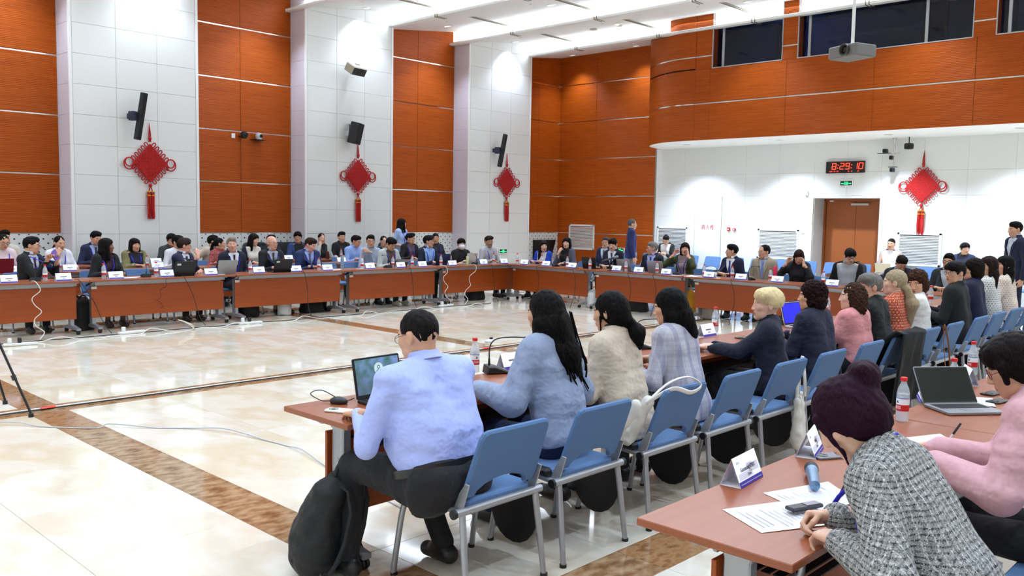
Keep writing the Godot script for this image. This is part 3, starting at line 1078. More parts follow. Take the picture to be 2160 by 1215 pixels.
# ---------------------------------------------------------------- things on the walls and ceiling
func knot_proto() -> Node3D:  # woven red knot, faces +z, centre of the lozenge at the origin
	var k := Node3D.new()
	var red := cloth(hx("#b3100e"), 0.75)
	var g := G.new()
	var n := 11
	var st := 0.045
	var hf := (n - 1) * 0.5
	var u := Vector3(1, 1.1, 0).normalized(); var w := Vector3(-1, 1.1, 0).normalized()
	for dirn in 2:
		var a := u if dirn == 0 else w
		var b := w if dirn == 0 else u
		for i in n:
			for sh in [-0.0105, 0.0105]:
				var pts := []
				for j in n * 2 + 1:
					var t := (j / 2.0 - 0.5 - hf) * st
					var z := 0.011 * cos(PI * (j / 2.0 - 0.5 + i + dirn)) if j % 2 else 0.0
					pts.append(a * t + b * ((i - hf) * st + sh) + Vector3(0, 0, 0.03 + z))
				g.tube(pts, 0.0125, 6)
	part("woven_cords", g, red, k)
	g = G.new()
	var e := (hf + 0.75) * st
	for q in [[u, w], [u, -w], [-u, w], [-u, -w]]:
		for i in 5:
			var c: Vector3 = (q[0] as Vector3) * e + (q[1] as Vector3) * ((i * 2 - 3.2 if q[1] == w or q[1] == u else i * 2 - 3.2) * 0.0 + (i * 2.0 - 4.0) * st)
			var o := []
			for j in 12:
				var an := TAU * j / 12.0
				o.append(c + (q[0] as Vector3) * (0.028 + cos(an) * 0.05) + (q[1] as Vector3) * sin(an) * 0.03 + Vector3(0, 0, 0.03))
			g.tube(o, 0.0105, 5, true)
	for q in [w, -w]:  # small loops on the other two edges
		for i in 5:
			for s in [1.0]:
				var c: Vector3 = q * e + u * (i * 2.0 - 4.0) * st
				var o := []
				for j in 12:
					var an := TAU * j / 12.0
					o.append(c + q * (0.028 + cos(an) * 0.05) + u * sin(an) * 0.03 + Vector3(0, 0, 0.03))
				g.tube(o, 0.0105, 5, true)
	part("edge_loops", g, red, k)
	for s in [-1.0, 1.0]:
		g = G.new()
		for r in [[0.1, 0.0], [0.075, 0.03]]:
			var o := []
			for j in 16:
				var an := TAU * j / 16.0
				o.append(Vector3(s * (0.4 + cos(an) * r[0]), -0.02 + r[1] + sin(an) * r[0] * 1.1, 0.035))
			g.tube(o, 0.012, 6, true)
		part("side_loop", g, red, k)
	g = G.new()
	g.tube([Vector3(-0.012, 0.4, 0.03), Vector3(-0.014, 0.55, 0.025), Vector3(0, 0.76, 0.01), Vector3(0.014, 0.55, 0.025), Vector3(0.012, 0.4, 0.03)], 0.012, 6)
	g.lathe([Vector2(0, -0.035), Vector2(0.03, -0.02), Vector2(0.034, 0), Vector2(0.03, 0.02), Vector2(0, 0.035)], xf(Vector3(0, 0.47, 0.03)), 10)
	part("hanging_cord", g, red, k)
	g = G.new()
	g.lathe([Vector2(0, -0.04), Vector2(0.03, -0.02), Vector2(0.034, 0), Vector2(0.03, 0.02), Vector2(0, 0.04)], xf(Vector3(0, -0.42, 0.03)), 10)
	for s in [-1.0, 1.0]: g.tube([Vector3(0, -0.43, 0.03), Vector3(s * 0.035, -0.53, 0.03)], 0.01, 6)
	part("lower_knot", g, red, k)
	for s in [-1.0, 1.0]:
		g = G.new()
		var rg := RandomNumberGenerator.new(); rg.seed = 3 + int(s)
		for i in 26:
			var an := rg.randf() * TAU; var rr := sqrt(rg.randf()) * 0.03
			var p := Vector3(s * 0.038 + cos(an) * rr, -0.62, 0.035 + sin(an) * rr)
			g.tube([p, p + Vector3(rg.randf_range(-0.01, 0.01), -0.25, 0), p + Vector3(rg.randf_range(-0.012, 0.012), -0.4 - rg.randf() * 0.05, 0)], [0.0085, 0.0085, 0.004], 4)
		part("tassel", g, mat(hx("#c41a14"), 0.6), k)
		for y in [-0.545, -0.615]:
			g = G.new()
			g.lathe([Vector2(0.0, -0.012), Vector2(0.038, -0.012), Vector2(0.041, 0), Vector2(0.038, 0.012), Vector2(0, 0.012)], xf(Vector3(s * 0.038, y, 0.035)), 12)
			part("gold_band", g, mat(hx("#d09a2a"), 0.3, 0.8), k)
		g = G.new()
		g.lathe([Vector2(0.034, -0.62), Vector2(0.034, -0.54), Vector2(0.0, -0.53)], xf(Vector3(s * 0.038, 0, 0.035)), 10)
		part("tassel_cap", g, mat(hx("#a3130f"), 0.6), k)
	return k
func grille(called: String, label: String, lo: Vector3, hi: Vector3) -> void:  # on the end wall, faces -x
	var t := thing(called, label, "vent", Vector3(XB, 0, 0), 0, "white louvred vents")
	var g := G.new()
	for r in [[lo.y, lo.y + 0.05, lo.z, hi.z], [hi.y - 0.05, hi.y, lo.z, hi.z], [lo.y, hi.y, lo.z, lo.z + 0.05], [lo.y, hi.y, hi.z - 0.05, hi.z]]:
		g.box(Vector3(-0.028, (r[0] + r[1]) * 0.5, (r[2] + r[3]) * 0.5), Vector3(0.03, r[1] - r[0], r[3] - r[2]), 0.004)
	part("vent_frame", g, white_trim, t)
	g = G.new()
	g.box(Vector3(-0.014, (lo.y + hi.y) * 0.5, (lo.z + hi.z) * 0.5), Vector3(0.004, hi.y - lo.y - 0.06, hi.z - lo.z - 0.06))
	part("vent_back", g, mat(hx("#55565a"), 0.9), t)
	var n := 18
	for i in n:
		g = G.new()
		var y := lo.y + 0.06 + (hi.y - lo.y - 0.12) * (i + 0.5) / n
		g.box(Vector3(-0.028, y, (lo.z + hi.z) * 0.5), Vector3(0.034, 0.006, hi.z - lo.z - 0.1), 0.0, Transform3D(Basis(), Vector3.ZERO))
		g.box(Vector3(-0.04, y - 0.008, (lo.z + hi.z) * 0.5), Vector3(0.006, 0.018, hi.z - lo.z - 0.1))
		part("slat", g, white_trim, t)
func build_fixtures() -> void:
	# red knots
	var k0 := knot_proto()
	var kp := [[7.335, 2.62, ZP + 0.01, 0.0, "leftmost pier, left of the others"], [12.185, 2.6, ZP + 0.01, 0.0, "middle pier below the black box speaker"], [17.12, 2.65, ZP + 0.01, 0.0, "pier nearest the corner"], [XB - 0.02, 2.555, -6.79, -90.0, "end wall beside the red digital clock"]]
	for i in 4:
		var a: Array = kp[i]
		var o: Node3D = k0.duplicate() if i < 3 else k0
		o.name = numbered("hanging_knot")
		add_child(o)
		o.position = Vector3(a[0], a[1], a[2]) if i < 3 else Vector3(XB - 0.02, 2.555, -6.79)
		o.rotation.y = deg_to_rad(a[3])
		tag(o, "red woven knot with tassels on the " + a[4], "ornament", "red hanging knots")
	# wall loudspeakers
	var blk := mat(hx("#141416"), 0.55)
	for i in 2:
		var x: float = [7.08, 16.72][i]
		var t := thing("column_speaker", "slim black column speaker tilted above the " + ["leftmost red knot", "red knot nearest the corner"][i], "speaker", Vector3(x, 3.47, ZP + 0.24), 22, "slim column speakers")
		var g := G.new()
		g.box(Vector3.ZERO, Vector3(0.1, 0.88, 0.1), 0.01, xf(Vector3.ZERO, 9, 0, -3.5))
		part("cabinet", g, blk, t)
		g = G.new()
		g.box(Vector3(0, 0, 0.052), Vector3(0.086, 0.86, 0.006), 0.002, xf(Vector3.ZERO, 9, 0, -3.5))
		part("grille_cloth", g, mat(hx("#0b0b0c"), 0.9), t)
		g = G.new()
		g.box(Vector3(-0.09, 0.0, -0.1), Vector3(0.1, 0.17, 0.14), 0.01)
		g.box(Vector3(-0.06, 0.0, -0.2), Vector3(0.06, 0.1, 0.1), 0.005)
		part("wall_bracket", g, mat(hx("#23233a"), 0.5), t)
	var sp := thing("box_speaker", "black box speaker tilted down on the middle pier", "speaker", Vector3(11.98, 3.55, ZP + 0.22), 28)
	var g := G.new()
	g.box(Vector3.ZERO, Vector3(0.26, 0.48, 0.22), 0.012, xf(Vector3.ZERO, 12, 0, -3))
	part("cabinet", g, blk, sp)
	g = G.new()
	g.box(Vector3(0, 0, 0.112), Vector3(0.24, 0.46, 0.006), 0.003, xf(Vector3.ZERO, 12, 0, -3))
	part("grille_cloth", g, mat(hx("#0c0c0d"), 0.9), sp)
	g = G.new()
	g.box(Vector3(-0.04, 0.0, -0.15), Vector3(0.05, 0.44, 0.03), 0.004)
	g.box(Vector3(0.0, 0.2, -0.12), Vector3(0.2, 0.02, 0.14), 0.004)
	g.box(Vector3(-0.02, 0.0, -0.18), Vector3(0.08, 0.12, 0.08), 0.004)
	part("wall_bracket", g, mat(hx("#bdbdbd"), 0.4), sp)
	sp = thing("floodlight", "beige and black floodlight high on the middle pier", "light", Vector3(11.95, 4.97, ZP + 0.26), 12)
	g = G.new()
	g.box(Vector3.ZERO, Vector3(0.46, 0.2, 0.26), 0.02, xf(Vector3.ZERO, 32, 0, 0))
	part("housing", g, mat(hx("#b9b29e"), 0.5), sp)
	g = G.new()
	g.box(Vector3(0, -0.01, 0.131), Vector3(0.42, 0.17, 0.008), 0.004, xf(Vector3.ZERO, 32, 0, 0))
	part("front_glass", g, mat(hx("#141414"), 0.25), sp)
	g = G.new()
	g.box(Vector3(0.02, 0.11, -0.1), Vector3(0.12, 0.03, 0.26), 0.004, xf(Vector3.ZERO, 15, 0, 0))
	part("arm", g, mat(hx("#b9b29e"), 0.5), sp)
	for s in [-0.13, 0.13]:
		g = G.new()
		g.lathe([Vector2(0, -0.006), Vector2(0.008, 0), Vector2(0, 0.006)], xf(Vector3(s, -0.12, 0.07)), 8)
		part("indicator", g, glow(hx("#ff2a10"), 1.0), sp)
	# conference cameras on the timber
	for i in 2:
		var t := thing("wall_camera", ["black ball camera beside the white wall plate", "black and white camera on a small shelf on timber"][i], "camera", Vector3([9.58, 9.93][i], 3.36, ZR + 0.13), [25, 20][i])
		g = G.new()
		g.lathe([Vector2(0, -0.08), Vector2(0.06, -0.07), Vector2(0.07, 0.0), Vector2(0.06, 0.06), Vector2(0, 0.075)], Transform3D(), 14)
		part("housing", g, blk if i == 0 else mat(hx("#c4c6cc"), 0.4), t)
		g = G.new()
		g.lathe([Vector2(0, 0), Vector2(0.04, 0), Vector2(0.036, 0.03), Vector2(0, 0.03)], xf(Vector3(0, 0.0, 0.05), 90), 14)
		part("lens", g, mat(hx("#08080c"), 0.1), t)
		g = G.new()
		g.box(Vector3(0, -0.085 if i == 1 else -0.03, -0.02), Vector3(0.3 if i == 1 else 0.08, 0.016, 0.2), 0.004)
		part("shelf" if i == 1 else "mount", g, blk, t)
	g = G.new()
	g.box(Vector3.ZERO, Vector3(0.085, 0.095, 0.014), 0.004)
	solo("wall_plate", g, white_trim, "small white wall plate on timber left of the cameras", "wall plate", Vector3(9.39, 3.33, ZR + 0.027))
	# projector on its pole
	var pj := thing("projector", "grey ceiling projector hanging on a white pole", "projector", Vector3(11.0, 3.85, -4.68), -112)
	g = G.new()
	g.prism(rrect(0.46, 0.36, 0.03), 0.15, Transform3D(Basis(Vector3(1, 0, 0), Vector3(0, 0, 1), Vector3(0, -1, 0)), Vector3(0, 0.09, 0)), 0.012)
	part("casing", g, mat(hx("#6d6a66"), 0.5), pj)
	g = G.new()
	g.lathe([Vector2(0.062, 0), Vector2(0.075, 0.0), Vector2(0.075, 0.05), Vector2(0.06, 0.05), Vector2(0.052, 0.02)], xf(Vector3(0.07, 0.02, 0.17), 90), 24)
	part("lens_ring", g, mat(hx("#3c3a38"), 0.4), pj)
	g = G.new()
	g.lathe([Vector2(0, 0.03), Vector2(0.03, 0.026), Vector2(0.054, 0.012)], xf(Vector3(0.07, 0.02, 0.17), 90), 20)
	part("lens", g, mat(hx("#07070b"), 0.06), pj)
	g = G.new()
	for i in 6: g.box(Vector3(-0.232, 0.02, -0.1 + i * 0.03), Vector3(0.006, 0.07, 0.012))
	part("side_vent", g, mat(hx("#4f4d4a"), 0.6), pj)
	g = G.new()
	g.box(Vector3(0, 0.105, 0), Vector3(0.14, 0.03, 0.12), 0.005)
	part("mount_plate", g, white_trim, pj)
	g = G.new()
	g.box(Vector3(0, 1.25, 0), Vector3(0.032, 2.3, 0.032), 0.003)
	for i in 30: g.box(Vector3(0, 0.2 + i * 0.07, 0), Vector3(0.036, 0.012, 0.014))
	part("pole", g, white_trim, pj)
	# clock
	var ck := thing("digital_clock", "black digital wall clock with red numerals reading 8:29:10", "clock", Vector3(XB - 0.045, 3.0, -8.515), -90)
	g = G.new()
	g.box(Vector3.ZERO, Vector3(0.9, 0.27, 0.05), 0.008)
	part("case", g, mat(hx("#120c0c"), 0.35), ck)
	g = G.new()
	for e in [[0, 0.128, 0.9, 0.014], [0, -0.128, 0.9, 0.014], [-0.443, 0, 0.014, 0.27], [0.443, 0, 0.014, 0.27]]: g.box(Vector3(e[0], e[1], 0.027), Vector3(e[2], e[3], 0.01), 0.003)
	part("bezel", g, mat(hx("#2a2424"), 0.3), ck)
	var seg := {"8": "abcdefg", "2": "abged", "9": "abcdfg", "1": "bc", "0": "abcdef"}
	var red := glow(hx("#ff3a22"), 2.2)
	var px := [[-0.255, "8"], [-0.07, "2"], [0.06, "9"], [0.245, "1"], [0.37, "0"]]
	for q in px:
		g = G.new()
		var w := 0.043; var h := 0.066
		var ps := {"a": [-w, h, w, h], "b": [w, h, w, 0], "c": [w, 0, w, -h], "d": [-w, -h, w, -h], "e": [-w, -h, -w, 0], "f": [-w, 0, -w, h], "g": [-w, 0, w, 0]}
		for c in seg[q[1]]:
			var e: Array = ps[c]
			var a := Vector2(e[0], e[1]).lerp(Vector2(e[2], e[3]), 0.1); var b := Vector2(e[0], e[1]).lerp(Vector2(e[2], e[3]), 0.9)
			var mid := (a + b) * 0.5; var sz := (b - a).abs() + Vector2(0.017, 0.017)
			g.box(Vector3(q[0] + mid.x + mid.y * 0.12, 0.022 + mid.y, 0.028), Vector3(sz.x, sz.y, 0.004), 0.001)
		part("numeral", g, red, ck)
	for x in [-0.165, 0.15]:
		g = G.new()
		for y in [-0.02, 0.05]: g.box(Vector3(x + y * 0.12, y, 0.028), Vector3(0.018, 0.018, 0.004), 0.001)
		part("colon", g, red, ck)
	g = G.new()
	for e in [[-0.33, 0.07], [-0.24, 0.035], [-0.17, 0.05], [0.09, 0.03], [0.16, 0.02], [0.31, 0.04]]: g.box(Vector3(e[0], -0.095, 0.028), Vector3(e[1], 0.022, 0.003))
	part("date_digits", g, glow(hx("#e02c1c"), 1.2), ck)
	g = G.new()
	g.tube(arcp([Vector3(-0.0, -0.13, -0.02), Vector3(-0.02, -0.2, -0.03), Vector3(0.0, -0.27, -0.03)]), 0.004, 5)
	part("power_cord", g, mat(hx("#d0d0cc"), 0.6), ck)
	# exit signs
	var es := [[XB - 0.03, 2.628, -8.48, -90, "above the door"], [XB - 0.03, 0.83, -14.9, -90, "low on the timber end wall"], [17.03, 0.775, ZP + 0.02, 0, "low on the pier nearest the corner"]]
	for i in 3:
		var e: Array = es[i]
		var t := thing("exit_sign", "small green and black exit sign " + e[4], "sign", Vector3(e[0], e[1], e[2]), e[3], "green exit signs")
		g = G.new()
		g.box(Vector3.ZERO, Vector3(0.32, 0.13, 0.026), 0.004)
		part("plate", g, white_trim, t)
		g = G.new()
		g.box(Vector3(0, 0.005, 0.014), Vector3(0.27, 0.1, 0.004), 0.001)
		part("face", g, mat(hx("#06140c"), 0.3), t)
		g = G.new()
		g.box(Vector3(0, 0.03, 0.017), Vector3(0.018, 0.018, 0.003))
		g.box(Vector3(0.004, 0.005, 0.017), Vector3(0.02, 0.035, 0.003), 0.0)
		g.box(Vector3(0.022, -0.02, 0.017), Vector3(0.012, 0.035, 0.003))
		g.box(Vector3(-0.014, -0.022, 0.017), Vector3(0.024, 0.012, 0.003))
		g.box(Vector3(-0.02, 0.012, 0.017), Vector3(0.02, 0.01, 0.003))
		for s in [-1.0, 1.0]:
			g.box(Vector3(s * 0.085, -0.002, 0.017), Vector3(0.06, 0.022, 0.003))
			g.box(Vector3(s * 0.035, 0.005, 0.017), Vector3(0.006, 0.08, 0.003))
		part("pictogram", g, glow(hx("#3cff8c"), 1.6), t)
	# hydrant cupboard, alarm boxes, switches
	var hy := thing("hydrant_cupboard", "white wall cupboard door with three red characters", "cupboard", Vector3(XB - 0.016, 0, -12.1), -90)
	g = G.new()
	g.box(Vector3(0, 1.26, 0), Vector3(0.78, 2.13, 0.012), 0.003)
	part("door", g, mat(hx("#e9e9e5"), 0.5), hy)
	g = G.new()
	for s in [-0.393, 0.393]: g.box(Vector3(s, 1.26, 0.002), Vector3(0.008, 2.14, 0.012))
	g.box(Vector3(0, 2.33, 0.002), Vector3(0.79, 0.008, 0.012))
	part("edge_gap", g, mat(hx("#8f8f8a"), 0.7), hy)
	# strokes: x, y, x, y in a unit square per character
	var glyphs := [
		[[0.08, 0.9, 0.2, 0.78], [0.03, 0.66, 0.16, 0.56], [0.03, 0.1, 0.2, 0.4], [0.62, 1.0, 0.62, 0.72], [0.38, 0.92, 0.48, 0.76], [0.86, 0.92, 0.76, 0.76], [0.36, 0.66, 0.36, 0.05], [0.36, 0.66, 0.9, 0.66], [0.9, 0.66, 0.9, 0.06], [0.36, 0.46, 0.9, 0.46], [0.36, 0.28, 0.9, 0.28]],
		[[0.22, 0.72, 0.14, 0.5], [0.84, 0.74, 0.68, 0.52], [0.5, 0.98, 0.5, 0.6], [0.5, 0.6, 0.1, 0.04], [0.48, 0.56, 0.92, 0.04]],
		[[0.04, 0.7, 0.4, 0.7], [0.22, 0.98, 0.22, 0.04], [0.22, 0.66, 0.04, 0.36], [0.24, 0.6, 0.38, 0.46], [0.68, 0.98, 0.42, 0.66], [0.68, 0.98, 0.96, 0.68], [0.52, 0.62, 0.86, 0.62], [0.52, 0.36, 0.86, 0.36], [0.44, 0.08, 0.96, 0.08], [0.69, 0.62, 0.69, 0.08]]]
	for i in 3:
		g = G.new()
		for s in glyphs[i]:
			var a := Vector3((s[0] - 0.5) * 0.105 + (i - 1) * 0.135, 1.545 + (s[1] - 0.5) * 0.14, 0.0085)
			var b := Vector3((s[2] - 0.5) * 0.105 + (i - 1) * 0.135, 1.545 + (s[3] - 0.5) * 0.14, 0.0085)
			var dr := b - a
			g.box(Vector3.ZERO, Vector3(dr.length() + 0.008, 0.012, 0.0015), 0.0, Transform3D(Basis(Vector3.BACK, atan2(dr.y, dr.x)), (a + b) * 0.5))
		part("character", g, mat(hx("#b02020"), 0.5), hy)
	for i in 2:
		var t := thing("alarm_box", ["red fire alarm call point, left of two red boxes", "red fire telephone box, right of two red boxes"][i], "alarm", Vector3(XB - 0.03, 1.505 - i * 0.005, [-11.48, -11.32][i]), -90)
		g = G.new()
		g.box(Vector3.ZERO, Vector3(0.08, 0.09 if i == 0 else 0.06, 0.04), 0.006)
		part("case", g, mat(hx("#b8161a"), 0.4), t)
		g = G.new()
		g.box(Vector3(0.0, -0.005, 0.021), Vector3(0.034, 0.03, 0.004), 0.001)
		part("front_plate", g, white_trim, t)
	for i in 2:
		var t := thing("light_switch", "white light switch left of the door, %s of a pair" % ["left", "right"][i], "switch", Vector3(XB - 0.018, 1.485, [-9.62, -9.49][i]), -90, "white light switches")
		g = G.new()
		g.box(Vector3.ZERO, Vector3(0.088, 0.088, 0.012), 0.004)
		part("plate", g, mat(hx("#f0f0ec"), 0.4), t)
		g = G.new()
		g.box(Vector3(0, 0, 0.008), Vector3(0.05, 0.06, 0.006), 0.003)
		part("rocker", g, white_trim, t)
	g = G.new()
	g.box(Vector3.ZERO, Vector3(0.07, 0.13, 0.05), 0.015)
	solo("motion_sensor", g, mat(hx("#d8d6ce"), 0.5), "small white motion sensor left of the clock", "sensor", Vector3(XB - 0.04, 2.41, -9.43), -90)
	g = G.new()
	g.box(Vector3.ZERO, Vector3(0.006, 0.13, 0.1))
	solo("notice", g, mat(hx("#d9a3a8"), 0.7), "small pink notice inside the door reveal", "notice", Vector3(XB + 0.22, 1.72, -9.262), 90)
	# camera pole under the soffit
	var cp := thing("camera_pole", "metal pole under the soffit carrying several small cameras", "camera mount", Vector3(19.79, 0, -7.37), -90)
	g = G.new()
	g.lathe([Vector2(0.05, 3.58), Vector2(0.05, 3.6), Vector2(0.02, 3.58), Vector2(0.018, 3.27), Vector2(0, 3.27)], Transform3D(), 12)
	g.box(Vector3(-0.0, 3.27, 0.0), Vector3(0.22, 0.02, 0.06), 0.004)
	g.tube([Vector3(0, 3.27, 0), Vector3(0, 2.95, 0)], 0.01, 8)
	part("pole", g, chrome, cp)
	for q in [[-0.18, 3.32, 0.09], [-0.04, 3.17, 0.07], [-0.01, 2.9, 0.08]]:
		g = G.new()
		g.box(Vector3(q[0], q[1], 0.03), Vector3(q[2], 0.09, 0.13), 0.012)
		part("camera", g, mat(hx("#1b1b1e"), 0.45), cp)
		g = G.new()
		g.lathe([Vector2(0, 0), Vector2(0.028, 0), Vector2(0.026, 0.02), Vector2(0, 0.02)], xf(Vector3(q[0], q[1], 0.095), 90), 12)
		part("lens", g, mat(hx("#050508"), 0.1), cp)
	g = G.new()
	for q in [[-0.2, 3.27, 0.3], [-0.01, 2.965, 0.17]]: g.box(Vector3(q[0], q[1], 0.0), Vector3(q[2], 0.014, 0.12), 0.004)
	part("shelf", g, mat(hx("#54565c"), 0.4, 0.6), cp)
	var cm := thing("soffit_camera", "small black box camera right of the camera pole", "camera", Vector3(19.7, 3.4, -7.03), -100)
	g = G.new()
	g.prism(rrect(0.16, 0.13, 0.03), 0.12, Transform3D(Basis(), Vector3(0, 0, -0.06)), 0.01)
	part("housing", g, blk, cm)
	g = G.new()
	g.lathe([Vector2(0, 0), Vector2(0.035, 0), Vector2(0.03, 0.02), Vector2(0, 0.02)], xf(Vector3(0, 0, 0.055), 90), 12)
	part("lens", g, mat(hx("#08080b"), 0.1), cm)
	g = G.new()
	g.tube([Vector3(0, 0.06, 0), Vector3(0, 0.21, 0)], 0.012, 8)
	part("stem", g, blk, cm)
	# vents
	grille("wall_vent", "white louvred vent on the timber end wall", Vector3(0, 0.79, -16.8), Vector3(0, 1.527, -15.838))
	grille("wall_vent", "white louvred vent behind the man with his phone", Vector3(0, 0.76, -13.66), Vector3(0, 1.53, -12.7))
	grille("wall_vent", "white louvred vent behind the beige jacket man", Vector3(0, 0.8, -10.66), Vector3(0, 1.54, -9.58))
	grille("wall_vent", "white louvred vent right of the door under the red knot", Vector3(0, 0.8, -7.27), Vector3(0, 1.535, -6.34))
	# dark hatch in the corner
	g = G.new()
	g.prism(PackedVector2Array([Vector2(-0.55, -0.5), Vector2(0.2, -0.5), Vector2(0.42, 0.12), Vector2(-0.55, 0.12)]), 0.05, Transform3D(), 0.004)
	solo("dark_screen", g, mat(hx("#0f0f11"), 0.3), "dark slanted screen leaning in the far corner bay", "screen", Vector3(19.42, 0.93, ZR + 0.03))
	# ceiling downlights, sprinklers, smoke detectors
	var dl := Node3D.new()
	g = G.new()
	g.lathe([Vector2(0.078, -0.004), Vector2(0.1, -0.004), Vector2(0.1, 0.012), Vector2(0.075, 0.02)], Transform3D(), 24)
	part("trim_ring", g, white_trim, dl)
	g = G.new()
	g.lathe([Vector2(0.0, 0.008), Vector2(0.077, 0.008), Vector2(0.077, 0.02), Vector2(0, 0.02)], Transform3D(), 20)
	part("lens", g, glow(Color(1, 1, 1), 2.5), dl)
	var spots := []
	for k in 4:
		for j in 6: spots.append([X0 - BAY * (k + 1) + 1.45, 6.36, -16.42 + j * 3.42, "ceiling", k, j])
	for z in [-16.42, -14.2]: spots.append([19.5, 6.352, z, "corner", 0, 0])
	for j in 6: spots.append([18.93, 3.595, -12.14 + 2.48 * j, "soffit", 0, j])
	for s in spots:
		var o: Node3D = dl.duplicate()
		o.name = numbered("downlight")
		add_child(o)
		o.position = Vector3(s[0], s[1], s[2])
		if s[3] != "soffit": o.rotation.z = atan(0.3 / BAY)
		tag(o, {"ceiling": "white ceiling downlight, %s step from end wall, %s from side wall" % [ORD[s[4]], ORD[s[5]]], "corner": "round white downlight in the corner ceiling bay, " + ("above the corner" if s[2] < -15 else "away from the corner"), "soffit": "round downlight in the balcony soffit, %s from the timber" % ORD[s[5]]}[s[3]], "downlight", "recessed downlights")
	var sq := Node3D.new()
	g = G.new()
	g.lathe([Vector2(0, 0), Vector2(0.035, 0), Vector2(0.03, -0.012), Vector2(0.009, -0.014), Vector2(0.009, -0.07), Vector2(0.025, -0.075), Vector2(0.025, -0.08), Vector2(0, -0.08)].map(func(p): return p), Transform3D(Basis(Vector3(1, 0, 0), Vector3(0, -1, 0), Vector3(0, 0, -1)), Vector3.ZERO), 10)
	part("sprinkler_head", g, mat(hx("#8a8578"), 0.4, 0.7), sq)
	var sl := [[11.6, -15.75, "above the middle pier"], [14.1, -15.8, "above the third timber bay"], [14.1, -13.1, "left of the projector pole, second row"], [16.6, -15.75, "above the pier nearest the corner"], [16.6, -13.1, "beside the smoke detector"], [16.6, -10.5, "over the balcony edge"], [19.4, -14.6, "in the corner bay"]]
	for s in sl:
		var o: Node3D = sq.duplicate()
		o.name = numbered("sprinkler")
		add_child(o)
		var fx := fposmod(s[0] - X0, BAY)
		o.position = Vector3(s[0], 6.19 + 0.3 * fx / BAY, s[1])
		tag(o, "small ceiling sprinkler " + s[2], "sprinkler", "ceiling sprinklers")
	g = G.new()
	g.lathe([Vector2(0, 0.05), Vector2(0.055, 0.045), Vector2(0.06, 0.0), Vector2(0, 0.0)], Transform3D(Basis(Vector3(1, 0, 0), Vector3(0, -1, 0), Vector3(0, 0, -1)), Vector3.ZERO), 16)
	solo("smoke_detector", g, mat(hx("#d8d2bc"), 0.6), "round cream smoke detector on the sloping ceiling", "detector", Vector3(17.14, 6.36, -12.98))
	g = G.new()
	g.lathe([Vector2(0, 0.03), Vector2(0.09, 0.025), Vector2(0.1, 0.0), Vector2(0, 0.0)], Transform3D(Basis(Vector3(1, 0, 0), Vector3(0, -1, 0), Vector3(0, 0, -1)), Vector3.ZERO), 16)
	solo("ceiling_speaker", g, mat(hx("#b9b5a8"), 0.6), "flat round ceiling speaker near the smoke detector", "speaker", Vector3(17.17, 6.37, -13.8))

